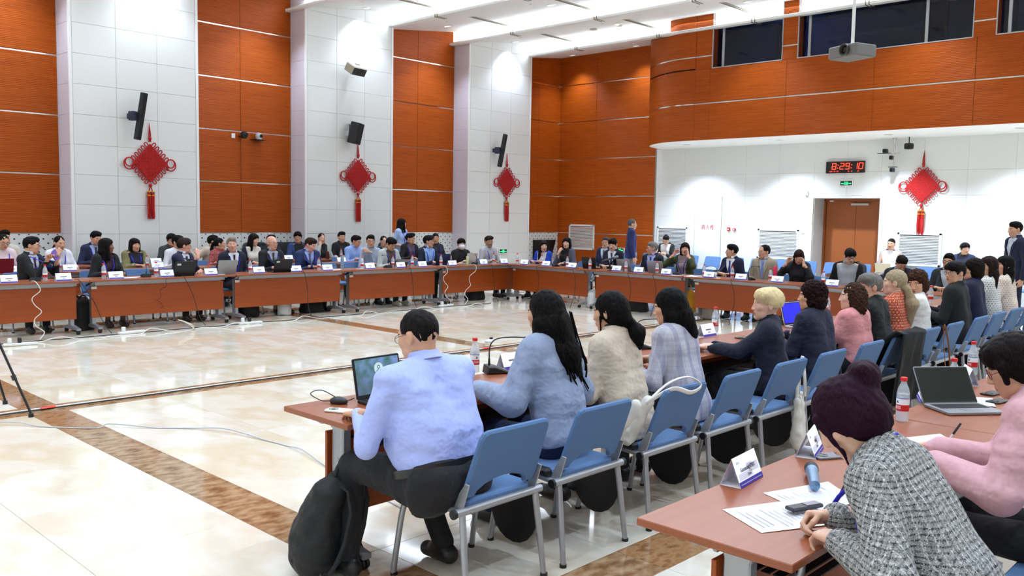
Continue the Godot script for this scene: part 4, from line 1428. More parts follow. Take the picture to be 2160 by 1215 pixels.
# ---------------------------------------------------------------- bodies: distance fields meshed as surface nets
# a primitive: [kind, a, b, ra, rb, k, op]; kind 0 capsule a-b with radii ra, rb; 1 ellipsoid at a with radii b; 2 half space with normal b through a (cuts away the side b points to)
func cap(a: Vector3, b: Vector3, ra: float, rb: float, k := 0.03, op := 0) -> Array:
	return [0, a, b, ra, rb, k, op]
func ell(c: Vector3, r: Vector3, k := 0.02, op := 0) -> Array:
	return [1, c, r, 0.0, 0.0, k, op]
func cut(p: Vector3, n: Vector3, k := 0.004) -> Array:
	return [2, p, n.normalized(), 0.0, 0.0, k, 1]
func mesh_sdf(pr: Array, cell: float, wob: FastNoiseLite = null, amp := 0.0, stretch := Vector3.ONE) -> Array:
	var lo := Vector3(1e9, 1e9, 1e9)
	var hi := -lo
	for p in pr:
		if p[6] == 1: continue
		var a: Vector3 = p[1]
		if p[0] == 0:
			var b: Vector3 = p[2]
			var r: float = maxf(p[3], p[4])
			lo = lo.min(a.min(b) - Vector3.ONE * r)
			hi = hi.max(a.max(b) + Vector3.ONE * r)
		else:
			lo = lo.min(a - p[2]); hi = hi.max(a + p[2])
	lo -= Vector3.ONE * (cell * 2.5 + amp)
	hi += Vector3.ONE * (cell * 2.5 + amp)
	var nx := int((hi.x - lo.x) / cell) + 2
	var ny := int((hi.y - lo.y) / cell) + 2
	var nz := int((hi.z - lo.z) / cell) + 2
	var f := PackedFloat32Array(); f.resize(nx * ny * nz); f.fill(1.0)
	var rlo := PackedInt32Array(); rlo.resize(ny * nz); rlo.fill(nx)
	var rhi := PackedInt32Array(); rhi.resize(ny * nz); rhi.fill(-1)
	for p in pr:
		var kind: int = p[0]
		var a: Vector3 = p[1]; var b: Vector3 = p[2]; var ra: float = p[3]; var rb: float = p[4]; var k: float = maxf(p[5], 1e-4); var op: int = p[6]
		var m := maxf(k, cell * 1.8)
		var l := Vector3.ZERO; var h := Vector3(nx, ny, nz)
		if kind == 0:
			var r := maxf(ra, rb) + m
			l = (a.min(b) - Vector3.ONE * r - lo) / cell
			h = (a.max(b) + Vector3.ONE * r - lo) / cell
		elif kind == 1:
			l = (a - b - Vector3.ONE * m - lo) / cell
			h = (a + b + Vector3.ONE * m - lo) / cell
		var x0 := maxi(0, int(l.x)); var x1 := mini(nx - 1, int(h.x) + 1)
		var y0 := maxi(0, int(l.y)); var y1 := mini(ny - 1, int(h.y) + 1)
		var z0 := maxi(0, int(l.z)); var z1 := mini(nz - 1, int(h.z) + 1)
		var ba := b - a
		var inv := 1.0 / maxf(ba.length_squared(), 1e-9)
		var dr := rb - ra
		var ik := 0.25 / k
		var ir := Vector3.ONE; var ir2 := Vector3.ONE
		if kind == 1:
			ir = Vector3.ONE / b
			ir2 = ir * ir
		var wb := Basis(); var wc := 1.0; var ws := 0.0
		if kind == 3:  # wedge opening upwards from a, in the frame p[7]
			wb = p[7]; wc = cos(ra); ws = sin(ra)
		for z in range(z0, z1 + 1):
			for y in range(y0, y1 + 1):
				var row := z * ny + y
				var xa := x0; var xb := x1
				if op == 1:
					xa = maxi(x0, rlo[row]); xb = mini(x1, rhi[row])
				var i := row * nx + xa
				var pa := lo + Vector3(xa, y, z) * cell - a
				var mn := nx; var mx := -1
				for x in range(xa, xb + 1):
					var d := 0.0
					if kind == 0:
						var t := clampf(pa.dot(ba) * inv, 0.0, 1.0)
						d = (pa - ba * t).length() - ra - dr * t
					elif kind == 1:
						var q := (pa * ir).length()
						d = q * (q - 1.0) / maxf((pa * ir2).length(), 1e-6)
					elif kind == 2:
						d = -pa.dot(b)
					else:
						var q: Vector3 = pa * wb
						d = maxf(absf(q.x) * wc - q.y * ws, -q.z)
					pa.x += cell
					if d < m:
						var o := f[i]
						if op == 0:
							var e := k - absf(o - d)
							f[i] = minf(o, d) - (e * e * ik if e > 0.0 else 0.0)
							if mx < 0: mn = x
							mx = x
						else:
							var e := k - absf(o + d)
							f[i] = maxf(o, -d) + (e * e * ik if e > 0.0 else 0.0)
					i += 1
				if mn < rlo[row]: rlo[row] = mn
				if mx > rhi[row]: rhi[row] = mx
	if wob != null:
		for z in nz:
			for y in ny:
				var row := z * ny + y
				for x in range(rlo[row], rhi[row] + 1):
					var i := row * nx + x
					if absf(f[i]) < cell * 2.0 + amp:
						var q := (lo + Vector3(x, y, z) * cell) * stretch
						f[i] += wob.get_noise_3dv(q) * amp
	var idx := {}
	var vs := PackedVector3Array()
	var tr := PackedInt32Array()
	var sy := nx; var sz := nx * ny
	for z in range(1, nz - 1):
		for y in range(1, ny - 1):
			var row := z * ny + y
			var xa := maxi(1, rlo[row] - 1); var xb := mini(nx - 2, rhi[row] + 1)
			var i := row * nx + xa
			for x in range(xa, xb + 1):
				var s := f[i] < 0.0
				if s != (f[i + 1] < 0.0): _quad(f, i, sy, sz, s, idx, vs, tr, nx, ny, lo, cell)
				if s != (f[i + sy] < 0.0): _quad(f, i, sz, 1, s, idx, vs, tr, nx, ny, lo, cell)
				if s != (f[i + sz] < 0.0): _quad(f, i, 1, sy, s, idx, vs, tr, nx, ny, lo, cell)
				i += 1
	var ns := PackedVector3Array(); ns.resize(vs.size())
	for t in range(0, tr.size(), 3):
		var a := tr[t]; var b := tr[t + 1]; var c := tr[t + 2]
		var m := (vs[c] - vs[a]).cross(vs[b] - vs[a])
		ns[a] += m; ns[b] += m; ns[c] += m
	for i in ns.size(): ns[i] = ns[i].normalized()
	return [vs, ns, tr]
func _quad(f: PackedFloat32Array, i: int, u: int, w: int, s: bool, idx: Dictionary, vs: PackedVector3Array, tr: PackedInt32Array, nx: int, ny: int, lo: Vector3, cell: float) -> void:
	var a := _vert(f, i, idx, vs, nx, ny, lo, cell)
	var b := _vert(f, i - u, idx, vs, nx, ny, lo, cell)
	var c := _vert(f, i - u - w, idx, vs, nx, ny, lo, cell)
	var d := _vert(f, i - w, idx, vs, nx, ny, lo, cell)
	if s: tr.append_array(PackedInt32Array([a, c, b, a, d, c]))
	else: tr.append_array(PackedInt32Array([a, b, c, a, c, d]))
func _vert(f: PackedFloat32Array, i: int, idx: Dictionary, vs: PackedVector3Array, nx: int, ny: int, lo: Vector3, cell: float) -> int:
	if idx.has(i): return idx[i]
	var sy := nx; var sz := nx * ny
	var f0 := f[i]; var f1 := f[i + 1]; var f2 := f[i + sy]; var f3 := f[i + sy + 1]
	var f4 := f[i + sz]; var f5 := f[i + sz + 1]; var f6 := f[i + sz + sy]; var f7 := f[i + sz + sy + 1]
	var c := Vector3.ZERO; var n := 0
	if (f0 < 0.0) != (f1 < 0.0): c += Vector3(f0 / (f0 - f1), 0, 0); n += 1
	if (f2 < 0.0) != (f3 < 0.0): c += Vector3(f2 / (f2 - f3), 1, 0); n += 1
	if (f4 < 0.0) != (f5 < 0.0): c += Vector3(f4 / (f4 - f5), 0, 1); n += 1
	if (f6 < 0.0) != (f7 < 0.0): c += Vector3(f6 / (f6 - f7), 1, 1); n += 1
	if (f0 < 0.0) != (f2 < 0.0): c += Vector3(0, f0 / (f0 - f2), 0); n += 1
	if (f1 < 0.0) != (f3 < 0.0): c += Vector3(1, f1 / (f1 - f3), 0); n += 1
	if (f4 < 0.0) != (f6 < 0.0): c += Vector3(0, f4 / (f4 - f6), 1); n += 1
	if (f5 < 0.0) != (f7 < 0.0): c += Vector3(1, f5 / (f5 - f7), 1); n += 1
	if (f0 < 0.0) != (f4 < 0.0): c += Vector3(0, 0, f0 / (f0 - f4)); n += 1
	if (f1 < 0.0) != (f5 < 0.0): c += Vector3(1, 0, f1 / (f1 - f5)); n += 1
	if (f2 < 0.0) != (f6 < 0.0): c += Vector3(0, 1, f2 / (f2 - f6)); n += 1
	if (f3 < 0.0) != (f7 < 0.0): c += Vector3(1, 1, f3 / (f3 - f7)); n += 1
	var x := i % nx; var y := (i / nx) % ny; var z := i / sz
	idx[i] = vs.size()
	vs.append(lo + (Vector3(x, y, z) + c / maxi(n, 1)) * cell)
	return vs.size() - 1
func sdf_at(pr: Array, q: Vector3) -> float:
	var f := 1.0
	for p in pr:
		if p[6] == 1: continue
		var d := 1.0
		if p[0] == 0:
			var ba: Vector3 = p[2] - p[1]
			var t := clampf((q - p[1]).dot(ba) / maxf(ba.length_squared(), 1e-9), 0.0, 1.0)
			d = (q - p[1] - ba * t).length() - lerpf(p[3], p[4], t)
		elif p[0] == 1:
			var pa: Vector3 = q - p[1]
			var b: Vector3 = p[2]
			var e := (pa / b).length()
			d = e * (e - 1.0) / maxf((pa / (b * b)).length(), 1e-6)
		var k: float = maxf(p[5], 1e-4)
		var e := k - absf(f - d)
		f = minf(f, d) - (e * e * 0.25 / k if e > 0.0 else 0.0)
	return f
func onto(pr: Array, from: Vector3, dir: Vector3, lift := 0.0) -> Vector3:  # walks along dir until it meets the surface
	var q := from
	for i in 40:
		var d := sdf_at(pr, q)
		if d < 0.0015: break
		q += dir * minf(d, 0.05)
	return q - dir * lift
# splits a mesh by a value per vertex: [part with f<0, part with f>=0], each [verts, normals, triangles]
func split(m: Array, f: Callable) -> Array:
	var vs: PackedVector3Array = m[0]; var ns: PackedVector3Array = m[1]; var tr: PackedInt32Array = m[2]
	var val := PackedFloat32Array(); val.resize(vs.size())
	for i in vs.size(): val[i] = f.call(vs[i], ns[i])
	var out := []
	for side in 2:
		var v := PackedVector3Array(); var n := PackedVector3Array(); var t := PackedInt32Array()
		var map := {}
		var s := -1.0 if side == 0 else 1.0
		for k in range(0, tr.size(), 3):
			var ins := []
			var c := 0
			for e in 3:
				if val[tr[k + e]] * s > 0.0: c += 1
			if c == 0: continue
			if c == 3:
				for e in 3:
					var i := tr[k + e]
					if not map.has(i):
						map[i] = v.size(); v.append(vs[i]); n.append(ns[i])
					t.append(map[i])
				continue
			for e in 3:
				var i := tr[k + e]; var j := tr[k + (e + 1) % 3]
				var a := val[i] * s; var b := val[j] * s
				if a > 0.0:
					ins.append(v.size()); v.append(vs[i]); n.append(ns[i])
				if (a > 0.0) != (b > 0.0):
					var w := a / (a - b)
					ins.append(v.size()); v.append(vs[i].lerp(vs[j], w)); n.append(ns[i].lerp(ns[j], w))
			for e in range(1, ins.size() - 1): t.append_array(PackedInt32Array([ins[0], ins[e], ins[e + 1]]))
		out.append([v, n, t])
	return out

# ---------------------------------------------------------------- heads, hair, hands
var heads := {}
var hands := {}
func head_parts(fem: bool, cell: float) -> Array:  # skin, lips, brows, eye whites, irises; origin between the ears, face towards +z
	var key := "%s%.4f" % [fem, cell]
	if heads.has(key): return heads[key]
	var j := 0.9 if fem else 1.0
	var pr := [
		ell(Vector3(0, 0.028, -0.014), Vector3(0.0765, 0.095, 0.098)),
		ell(Vector3(0, -0.03, 0.032), Vector3(0.0635 * (0.97 if fem else 1.0), 0.08, 0.06), 0.03),
		cap(Vector3(-0.032 * j, -0.078, 0.03), Vector3(0.032 * j, -0.078, 0.03), 0.03, 0.03, 0.03),
		ell(Vector3(0, -0.097, 0.062), Vector3(0.025 * j, 0.02, 0.024), 0.025),
		ell(Vector3(-0.04, -0.018, 0.058), Vector3(0.024, 0.02, 0.024), 0.02),
		ell(Vector3(0.04, -0.018, 0.058), Vector3(0.024, 0.02, 0.024), 0.02),
		cap(Vector3(-0.034, 0.024, 0.073), Vector3(0.034, 0.024, 0.073), 0.011, 0.011, 0.016),
		ell(Vector3(-0.032, 0.003, 0.098), Vector3(0.019, 0.011, 0.016), 0.012, 1),
		ell(Vector3(0.032, 0.003, 0.098), Vector3(0.019, 0.011, 0.016), 0.012, 1),
		ell(Vector3(-0.032, 0.002, 0.0745), Vector3(0.0135, 0.0105, 0.0125), 0.004),
		ell(Vector3(0.032, 0.002, 0.0745), Vector3(0.0135, 0.0105, 0.0125), 0.004),
		cap(Vector3(0, 0.012, 0.087), Vector3(0, -0.03, 0.107 if not fem else 0.103), 0.007, 0.0105, 0.012),
		ell(Vector3(-0.012, -0.034, 0.096), Vector3(0.009, 0.008, 0.01), 0.008),
		ell(Vector3(0.012, -0.034, 0.096), Vector3(0.009, 0.008, 0.01), 0.008),
		cap(Vector3(-0.016, -0.0585, 0.0865), Vector3(0.016, -0.0585, 0.0865), 0.0075, 0.0075, 0.01),
		cap(Vector3(-0.014, -0.07, 0.085), Vector3(0.014, -0.07, 0.085), 0.0085, 0.0085, 0.01),
		cap(Vector3(-0.022, -0.0642, 0.097), Vector3(0.022, -0.0642, 0.097), 0.0022, 0.0022, 0.003, 1),
		ell(Vector3(-0.078, -0.003, -0.012), Vector3(0.01, 0.032, 0.019), 0.008),
		ell(Vector3(0.078, -0.003, -0.012), Vector3(0.01, 0.032, 0.019), 0.008),
		ell(Vector3(-0.089, 0.0, -0.004), Vector3(0.006, 0.018, 0.009), 0.005, 1),
		ell(Vector3(0.089, 0.0, -0.004), Vector3(0.006, 0.018, 0.009), 0.005, 1),
		cap(Vector3(0, -0.07, -0.025), Vector3(0, -0.15, -0.035), 0.055 * (0.88 if fem else 1.0), 0.056 * (0.86 if fem else 1.0), 0.03),
	]
	var m := mesh_sdf(pr, cell)
	var a := split(m, func(p, _n): return maxf(Vector2(p.x / 0.025, (p.y + 0.0645) / (0.0135 - absf(p.x) * 0.22)).length() - 1.0, (0.078 - p.z) * 50.0))
	var b := split(a[1], func(p, _n): return maxf(absf(absf(p.x) - 0.033) / 0.019 - 1.0, maxf(absf(p.y - 0.0265 + (absf(absf(p.x) - 0.027)) * 0.18) / 0.0038 - 1.0, (0.05 - p.z) * 50.0)))
	var c := split(b[1], func(p, _n): return maxf(Vector2((absf(p.x) - 0.032) / 0.0135, (p.y - 0.002) / 0.0052).length() - 1.0, (0.06 - p.z) * 50.0))
	var d := split(c[0], func(p, _n): return Vector2(absf(p.x) - 0.031, p.y - 0.002).length() - 0.0058)
	heads[key] = [c[1], a[0], b[0], d[1], d[0]]
	return heads[key]
func hair_prims(style: String) -> Array:
	var top := [ell(Vector3(0, 0.034, -0.02), Vector3(0.0825, 0.098, 0.102))]
	var face := ell(Vector3(0, -0.045, 0.095), Vector3(0.07, 0.095, 0.075), 0.012, 1)
	var ears := [ell(Vector3(-0.09, -0.02, 0.006), Vector3(0.022, 0.036, 0.026), 0.006, 1), ell(Vector3(0.09, -0.02, 0.006), Vector3(0.022, 0.036, 0.026), 0.006, 1)]
	match style:
		"short":
			return top + [ell(Vector3(0.012, 0.088, 0.025), Vector3(0.064, 0.045, 0.07)), face] + ears + [cut(Vector3(0, -0.055, 0), Vector3(0, -1, 0.35))]
		"side":
			return top + [ell(Vector3(0.02, 0.085, 0.03), Vector3(0.066, 0.05, 0.07)), cap(Vector3(0.05, 0.09, 0.07), Vector3(-0.055, 0.06, 0.078), 0.02, 0.016), face] + ears + [cut(Vector3(0, -0.06, 0), Vector3(0, -1, 0.35))]
		"fringe":
			return top + [ell(Vector3(0, 0.075, 0.03), Vector3(0.078, 0.055, 0.072)), cap(Vector3(-0.05, 0.055, 0.075), Vector3(0.05, 0.055, 0.075), 0.02, 0.02), cap(Vector3(-0.072, 0.04, 0.03), Vector3(-0.074, -0.01, 0.02), 0.016, 0.01), cap(Vector3(0.072, 0.04, 0.03), Vector3(0.074, -0.01, 0.02), 0.016, 0.01), ell(Vector3(0, -0.055, 0.1), Vector3(0.07, 0.088, 0.072), 0.012, 1)] + ears + [cut(Vector3(0, -0.065, 0), Vector3(0, -1, 0.35))]
		"buzz":
			return [ell(Vector3(0, 0.034, -0.016), Vector3(0.0785, 0.0945, 0.1)), ell(Vector3(0, -0.05, 0.095), Vector3(0.07, 0.105, 0.075), 0.012, 1)] + ears + [cut(Vector3(0, -0.03, -0.05), Vector3(0, -1, 0.15))]
		"bald":
			return [ell(Vector3(0, 0.0, -0.022), Vector3(0.0805, 0.072, 0.098)), ell(Vector3(0, 0.07, 0.03), Vector3(0.071, 0.09, 0.12), 0.006, 1), face] + ears + [cut(Vector3(0, -0.055, 0), Vector3(0, -1, 0.3))]
		"receding":
			return top + [ell(Vector3(0, -0.02, 0.095), Vector3(0.066, 0.125, 0.085), 0.012, 1)] + ears + [cut(Vector3(0, -0.055, 0), Vector3(0, -1, 0.3))]
		"bob":
			return top + [ell(Vector3(0, 0.06, 0.02), Vector3(0.08, 0.065, 0.08)), ell(Vector3(0, -0.06, -0.03), Vector3(0.095, 0.11, 0.085), 0.04), cap(Vector3(-0.078, 0.02, 0.03), Vector3(-0.082, -0.11, 0.025), 0.02, 0.016, 0.03), cap(Vector3(0.078, 0.02, 0.03), Vector3(0.082, -0.11, 0.025), 0.02, 0.016, 0.03), ell(Vector3(0, -0.06, 0.1), Vector3(0.064, 0.105, 0.082), 0.012, 1), cut(Vector3(0, -0.13, 0), Vector3(0, -1, 0.1), 0.01)]
		"long":
			return top + [ell(Vector3(0, 0.06, 0.015), Vector3(0.08, 0.062, 0.08)), ell(Vector3(0, -0.05, -0.04), Vector3(0.092, 0.12, 0.075), 0.04), cap(Vector3(-0.06, -0.1, -0.045), Vector3(-0.085, -0.3, -0.02), 0.05, 0.035, 0.04), cap(Vector3(0.06, -0.1, -0.045), Vector3(0.085, -0.3, -0.02), 0.05, 0.035, 0.04), cap(Vector3(0, -0.1, -0.07), Vector3(0, -0.33, -0.085), 0.06, 0.04, 0.04), cap(Vector3(-0.078, 0.02, 0.03), Vector3(-0.09, -0.2, 0.045), 0.02, 0.02, 0.03), cap(Vector3(0.078, 0.02, 0.03), Vector3(0.09, -0.2, 0.045), 0.02, 0.02, 0.03), ell(Vector3(0, -0.06, 0.105), Vector3(0.062, 0.112, 0.085), 0.012, 1)]
		"pony":
			return [ell(Vector3(0, 0.031, -0.019), Vector3(0.0805, 0.098, 0.1)), ell(Vector3(0, -0.04, 0.09), Vector3(0.072, 0.105, 0.075), 0.01, 1)] + ears + [cut(Vector3(0, -0.06, 0), Vector3(0, -1, 0.3)), ell(Vector3(0, 0.01, -0.115), Vector3(0.028, 0.028, 0.026)), cap(Vector3(0, 0.0, -0.13), Vector3(0.01, -0.1, -0.15), 0.026, 0.03), cap(Vector3(0.01, -0.1, -0.15), Vector3(0.02, -0.2, -0.13), 0.03, 0.012)]
		"pixie":
			return [ell(Vector3(0, 0.04, -0.03), Vector3(0.092, 0.1, 0.108)), ell(Vector3(0.03, 0.075, 0.03), Vector3(0.075, 0.058, 0.075)), face] + ears + [cut(Vector3(0, -0.02, -0.06), Vector3(0, -1, -0.1), 0.01)]
		"curly":
			return top + [ell(Vector3(0, -0.02, -0.045), Vector3(0.108, 0.105, 0.09), 0.03), ell(Vector3(0.06, -0.08, -0.06), Vector3(0.06, 0.075, 0.06), 0.03), ell(Vector3(-0.06, -0.08, -0.06), Vector3(0.06, 0.075, 0.06), 0.03), ell(Vector3(0, -0.1, -0.075), Vector3(0.07, 0.07, 0.055), 0.03), ell(Vector3(0, -0.05, 0.1), Vector3(0.064, 0.105, 0.08), 0.012, 1)]
		"mop":
			return top + [ell(Vector3(0, 0.05, -0.02), Vector3(0.096, 0.095, 0.105)), ell(Vector3(0, -0.03, -0.04), Vector3(0.1, 0.1, 0.088), 0.03), ell(Vector3(0, -0.055, 0.1), Vector3(0.066, 0.1, 0.078), 0.012, 1), cut(Vector3(0, -0.1, 0), Vector3(0, -1, 0.2), 0.02)]
	return top
const FING := [[0.031, 0.043, 0.025, 0.02, 0.0086], [0.0105, 0.047, 0.029, 0.021, 0.0088], [-0.0105, 0.043, 0.027, 0.02, 0.0083], [-0.031, 0.034, 0.021, 0.018, 0.0074]]
func hand_mesh(pose: String, cell: float) -> Array:  # right hand: wrist at the origin, fingers to +z, palm down, thumb to +x
	var key := "%s%.4f" % [pose, cell]
	if hands.has(key): return hands[key]
	var curl := {"flat": [6, 10, 8], "rest": [24, 34, 22], "fist": [70, 88, 50], "pen": [52, 58, 26], "phone": [40, 62, 40], "cup": [34, 46, 30]}
	var c: Array = curl[pose]
	var pr := [cap(Vector3(0, 0, -0.05), Vector3(0, 0, 0.012), 0.027, 0.024, 0.02)]
	for i in 4:
		var q: Array = FING[i]
		var x: float = q[0]
		var k0 := Vector3(x, 0.003 - absf(x) * 0.08, 0.088 - absf(x - 0.01) * 0.22)
		pr.append(cap(Vector3(x * 0.62, 0, 0.018), k0, 0.0135, 0.0115, 0.014))
		var ang := 0.0
		var p := k0
		for s in 3:
			var extra: float = (8.0 if pose != "pen" else 16.0) * i * 0.5
			ang += deg_to_rad(c[s] + (extra if s < 2 else 0.0))
			var sp := x * 1.3 if pose == "flat" or pose == "rest" else -x * 0.6
			var d := Vector3(sp, -sin(ang), cos(ang)).normalized()
			var nq: Vector3 = p + d * q[s + 1]
			pr.append(cap(p, nq, q[4] - s * 0.0006, q[4] - 0.0008 - s * 0.0006, 0.004))
			p = nq
	pr.append(cap(Vector3(0.014, -0.006, 0.02), Vector3(0.041, -0.014, 0.05), 0.0165, 0.0125, 0.014))
	var t1 := Vector3(0.041, -0.014, 0.05)
	var t2 := t1 + (Vector3(0.5, -0.3, 0.8) if pose == "flat" or pose == "rest" else Vector3(-0.1, -0.75, 0.8)).normalized() * 0.034
	var t3 := t2 + (Vector3(0.2, -0.2, 0.95) if pose == "flat" or pose == "rest" else Vector3(-0.55, -0.4, 0.75)).normalized() * 0.028
	pr.append(cap(t1, t2, 0.0112, 0.0102, 0.005))
	pr.append(cap(t2, t3, 0.0102, 0.0086, 0.004))
	hands[key] = mesh_sdf(pr, cell)
	return hands[key]

# ---------------------------------------------------------------- people
func ik(s: Vector3, t: Vector3, l1: float, l2: float, pole: Vector3) -> Array:  # elbow and reachable wrist
	var d := t - s
	var l := d.length()
	if l > (l1 + l2) * 0.985:
		t = s + d / l * (l1 + l2) * 0.985
		d = t - s; l = d.length()
	var u := d / l
	var a := (l1 * l1 - l2 * l2 + l * l) / (2.0 * l)
	var h := sqrt(maxf(l1 * l1 - a * a, 0.0))
	var p := (pole - u * pole.dot(u)).normalized()
	return [s + u * a + p * h, t]
func meshpart(called: String, m: Array, mt: Material, parent: Node3D, label := "") -> MeshInstance3D:
	var g := G.new()
	g.arrays(m[0], m[1], m[2])
	return part(called, g, mt, parent, label)
func ring(c: Vector3, b: Basis, r: Vector2, a0: float, a1: float, n: int, off := Vector3.ZERO) -> Array:  # angle 0 is the back, 180 the front
	var o := []
	for i in n + 1:
		var a := deg_to_rad(lerpf(a0, a1, float(i) / n))
		o.append(c + b * (Vector3(sin(a) * r.x, 0, -cos(a) * r.y) + off))
	return o
const SKINS := {"a": "#cf9d7f", "b": "#c08c6c", "c": "#d9ac93", "d": "#7a4e38", "e": "#d8a08a", "p": "#dcb09b"}
func person(d: Dictionary) -> Node3D:
	var near: bool = d.get("near", false)
	var fem: bool = d.get("f", false)
	var w: float = d.get("w", 0.93 if fem else 1.0)
	var hs: float = d.get("hs", 0.96 if fem else 1.0)
	var top: float = d.get("t", 1.31)
	var stand: bool = d.get("stand", false)
	var rad := func(k: String, def := 0.0) -> float: return deg_to_rad(d.get(k, def))
	var tw: float = rad.call("tw")
	var bt := Basis.from_euler(Vector3(rad.call("lean", 4.0), tw, -rad.call("side")))
	var bh := Basis.from_euler(Vector3(rad.call("hp"), tw + rad.call("hy"), -rad.call("hr")))
	var o := thing("person", d.l, "person", d.p, d.get("y", 0.0))
	var hip: Vector3 = Vector3(0, (top * 0.535 if stand else 0.545), 0) + d.get("ho", Vector3.ZERO)
	var sc: float = clampf((top - 0.125 * hs - hip.y - (bh * Vector3(0, 0.105, 0.015)).y * hs) / (0.5 * bt.y.y), 0.75, 1.3)
	var T := func(x: float, y: float, z: float) -> Vector3: return hip + bt * (Vector3(x * w, y * sc, z))
	var nb: Vector3 = T.call(0, 0.5, -0.015)
	var hc: Vector3 = nb + bh * Vector3(0, 0.105, 0.02) * hs
	var hx3: Transform3D = Transform3D(bh * hs, hc)
	var sw := 0.15 if fem else 0.17
	# --- arms
	var arm: String = d.get("arm", "table")
	var wr := [Vector3(-0.17, 0.785, 0.36), Vector3(0.17, 0.785, 0.36)]
	var hd := [Vector3(0.5, -0.05, 1), Vector3(-0.5, -0.05, 1)]
	var pn := [Vector3.DOWN, Vector3.DOWN]
	var ps := ["rest", "rest"]
	match arm:
		"fold": wr = [Vector3(-0.09, 0.79, 0.36), Vector3(0.09, 0.785, 0.34)]; hd = [Vector3(1, 0, 0.45), Vector3(-1, 0, 0.4)]
		"write": wr = [Vector3(-0.11, 0.8, 0.36), Vector3(0.17, 0.785, 0.33)]; hd[0] = Vector3(0.45, -0.25, 1); pn[0] = Vector3(0.75, -0.7, 0); ps = ["pen", "flat"]
		"laptop": wr = [Vector3(-0.1, 0.8, 0.34), Vector3(0.1, 0.8, 0.34)]; hd = [Vector3(0.2, -0.15, 1), Vector3(-0.2, -0.15, 1)]
		"lap": wr = [Vector3(-0.11, 0.66, 0.27), Vector3(0.11, 0.66, 0.27)]; hd = [Vector3(0.6, -0.1, 1), Vector3(-0.6, -0.1, 1)]
		"hang": wr = [Vector3(-0.27, hip.y - 0.1, 0.05), Vector3(0.27, hip.y - 0.1, 0.05)]; hd = [Vector3(0.1, -1, 0.2), Vector3(-0.1, -1, 0.2)]; pn = [Vector3.RIGHT, Vector3.LEFT]
		"clasp": wr = [Vector3(-0.12, hip.y + 0.12, 0.24), Vector3(0.12, hip.y + 0.12, 0.24)]; hd = [Vector3(1, -0.1, 0.3), Vector3(-1, -0.1, 0.3)]; pn = [Vector3(0, -0.3, -1), Vector3(0, -0.3, -1)]
		"chin": wr[0] = hc + Vector3(-0.08, -0.2, 0.16); hd[0] = Vector3(0.35, 1, -0.35); pn[0] = Vector3(0.2, 0.2, -1); ps[0] = "cup"
		"ears": wr = [hc + Vector3(-0.15, -0.1, 0.13), hc + Vector3(0.15, -0.1, 0.13)]; hd = [Vector3(0.35, 1, -0.5), Vector3(-0.35, 1, -0.5)]; pn = [Vector3(1, 0.1, 0.2), Vector3(-1, 0.1, 0.2)]; ps = ["cup", "cup"]
		"face": wr[0] = hc + bh * Vector3(-0.09, -0.15, 0.14); hd[0] = Vector3(0.5, 1, -0.25); pn[0] = Vector3(0.1, 0.1, -1); ps[0] = "cup"
		"cross": wr = [Vector3(0.1, 0.86, 0.27), Vector3(-0.1, 0.82, 0.26)]; hd = [Vector3(1, 0.4, -0.2), Vector3(-1, 0.2, -0.2)]; pn = [Vector3(0, -0.2, -1), Vector3(0, -0.2, -1)]
	wr[0] = d.get("rw", wr[0]); wr[1] = d.get("lw", wr[1])
	hd[0] = d.get("rd", hd[0]); hd[1] = d.get("ld", hd[1])
	pn[0] = d.get("rp", pn[0]); pn[1] = d.get("lp", pn[1])
	ps[0] = d.get("rh", ps[0]); ps[1] = d.get("lh", ps[1])
	var sh := []; var el := []
	var al := 0.29 * clampf(sc, 0.9, 1.08) * (0.95 if fem else 1.0)
	for i in 2:
		var s := -1.0 if i == 0 else 1.0
		var p0: Vector3 = T.call(s * sw, 0.425, -0.005)
		var r := ik(p0, wr[i], al, al * 0.9, d.get("pole", Vector3(s * 0.5, -1, -0.3)) if not d.has("poles") else d.poles[i])
		sh.append(p0); el.append(r[0]); wr[i] = r[1]
	# --- legs
	var kn := []; var an := []
	for i in 2:
		var s := -1.0 if i == 0 else 1.0
		if stand:
			kn.append(Vector3(s * 0.095, hip.y * 0.53, 0.02)); an.append(Vector3(s * 0.1, 0.085, -0.02))
		else:
			kn.append(Vector3(s * 0.115, 0.535, 0.44)); an.append(Vector3(s * 0.11, 0.085, 0.42))
	if d.has("kn"): kn = d.kn
	if d.has("an"): an = d.an
	# --- torso shape shared by skin and clothes; grow adds thickness
	var belly: float = d.get("belly", 0.0)
	var torso := func(grow: float) -> Array:
		var q := []
		for s in [-1.0, 1.0]:
			q.append(cap(T.call(s * 0.075, 0.02, 0), T.call(s * 0.062, 0.17, 0.004), 0.104 * w + grow, 0.094 * w + grow + belly * 0.5, 0.06))
			q.append(cap(T.call(s * 0.062, 0.17, 0.004), T.call(s * 0.078, 0.34, 0.0), 0.094 * w + grow + belly * 0.5, 0.1 * w + grow, 0.06))
			q.append(cap(T.call(s * 0.05, 0.43, -0.015), T.call(s * (sw - 0.012), 0.42, -0.008), 0.062 + grow, 0.055 + grow, 0.06))
			q.append(cap(T.call(s * 0.012, 0.485, -0.02), T.call(s * 0.11, 0.435, -0.015), 0.048 + grow * 0.7, 0.05 + grow, 0.05))
			if fem: q.append(ell(T.call(s * 0.068, 0.3, 0.075), Vector3(0.062, 0.06, 0.05) + Vector3.ONE * grow, 0.05))
		if belly > 0.0: q.append(ell(T.call(0, 0.16, 0.06 + belly * 0.4), Vector3(0.13 + belly, 0.15, 0.11 + belly), 0.06))
		return q
	var style: String = d.get("top", "shirt")
	var tc: Color = hx(d.get("tc", "#8899aa"))
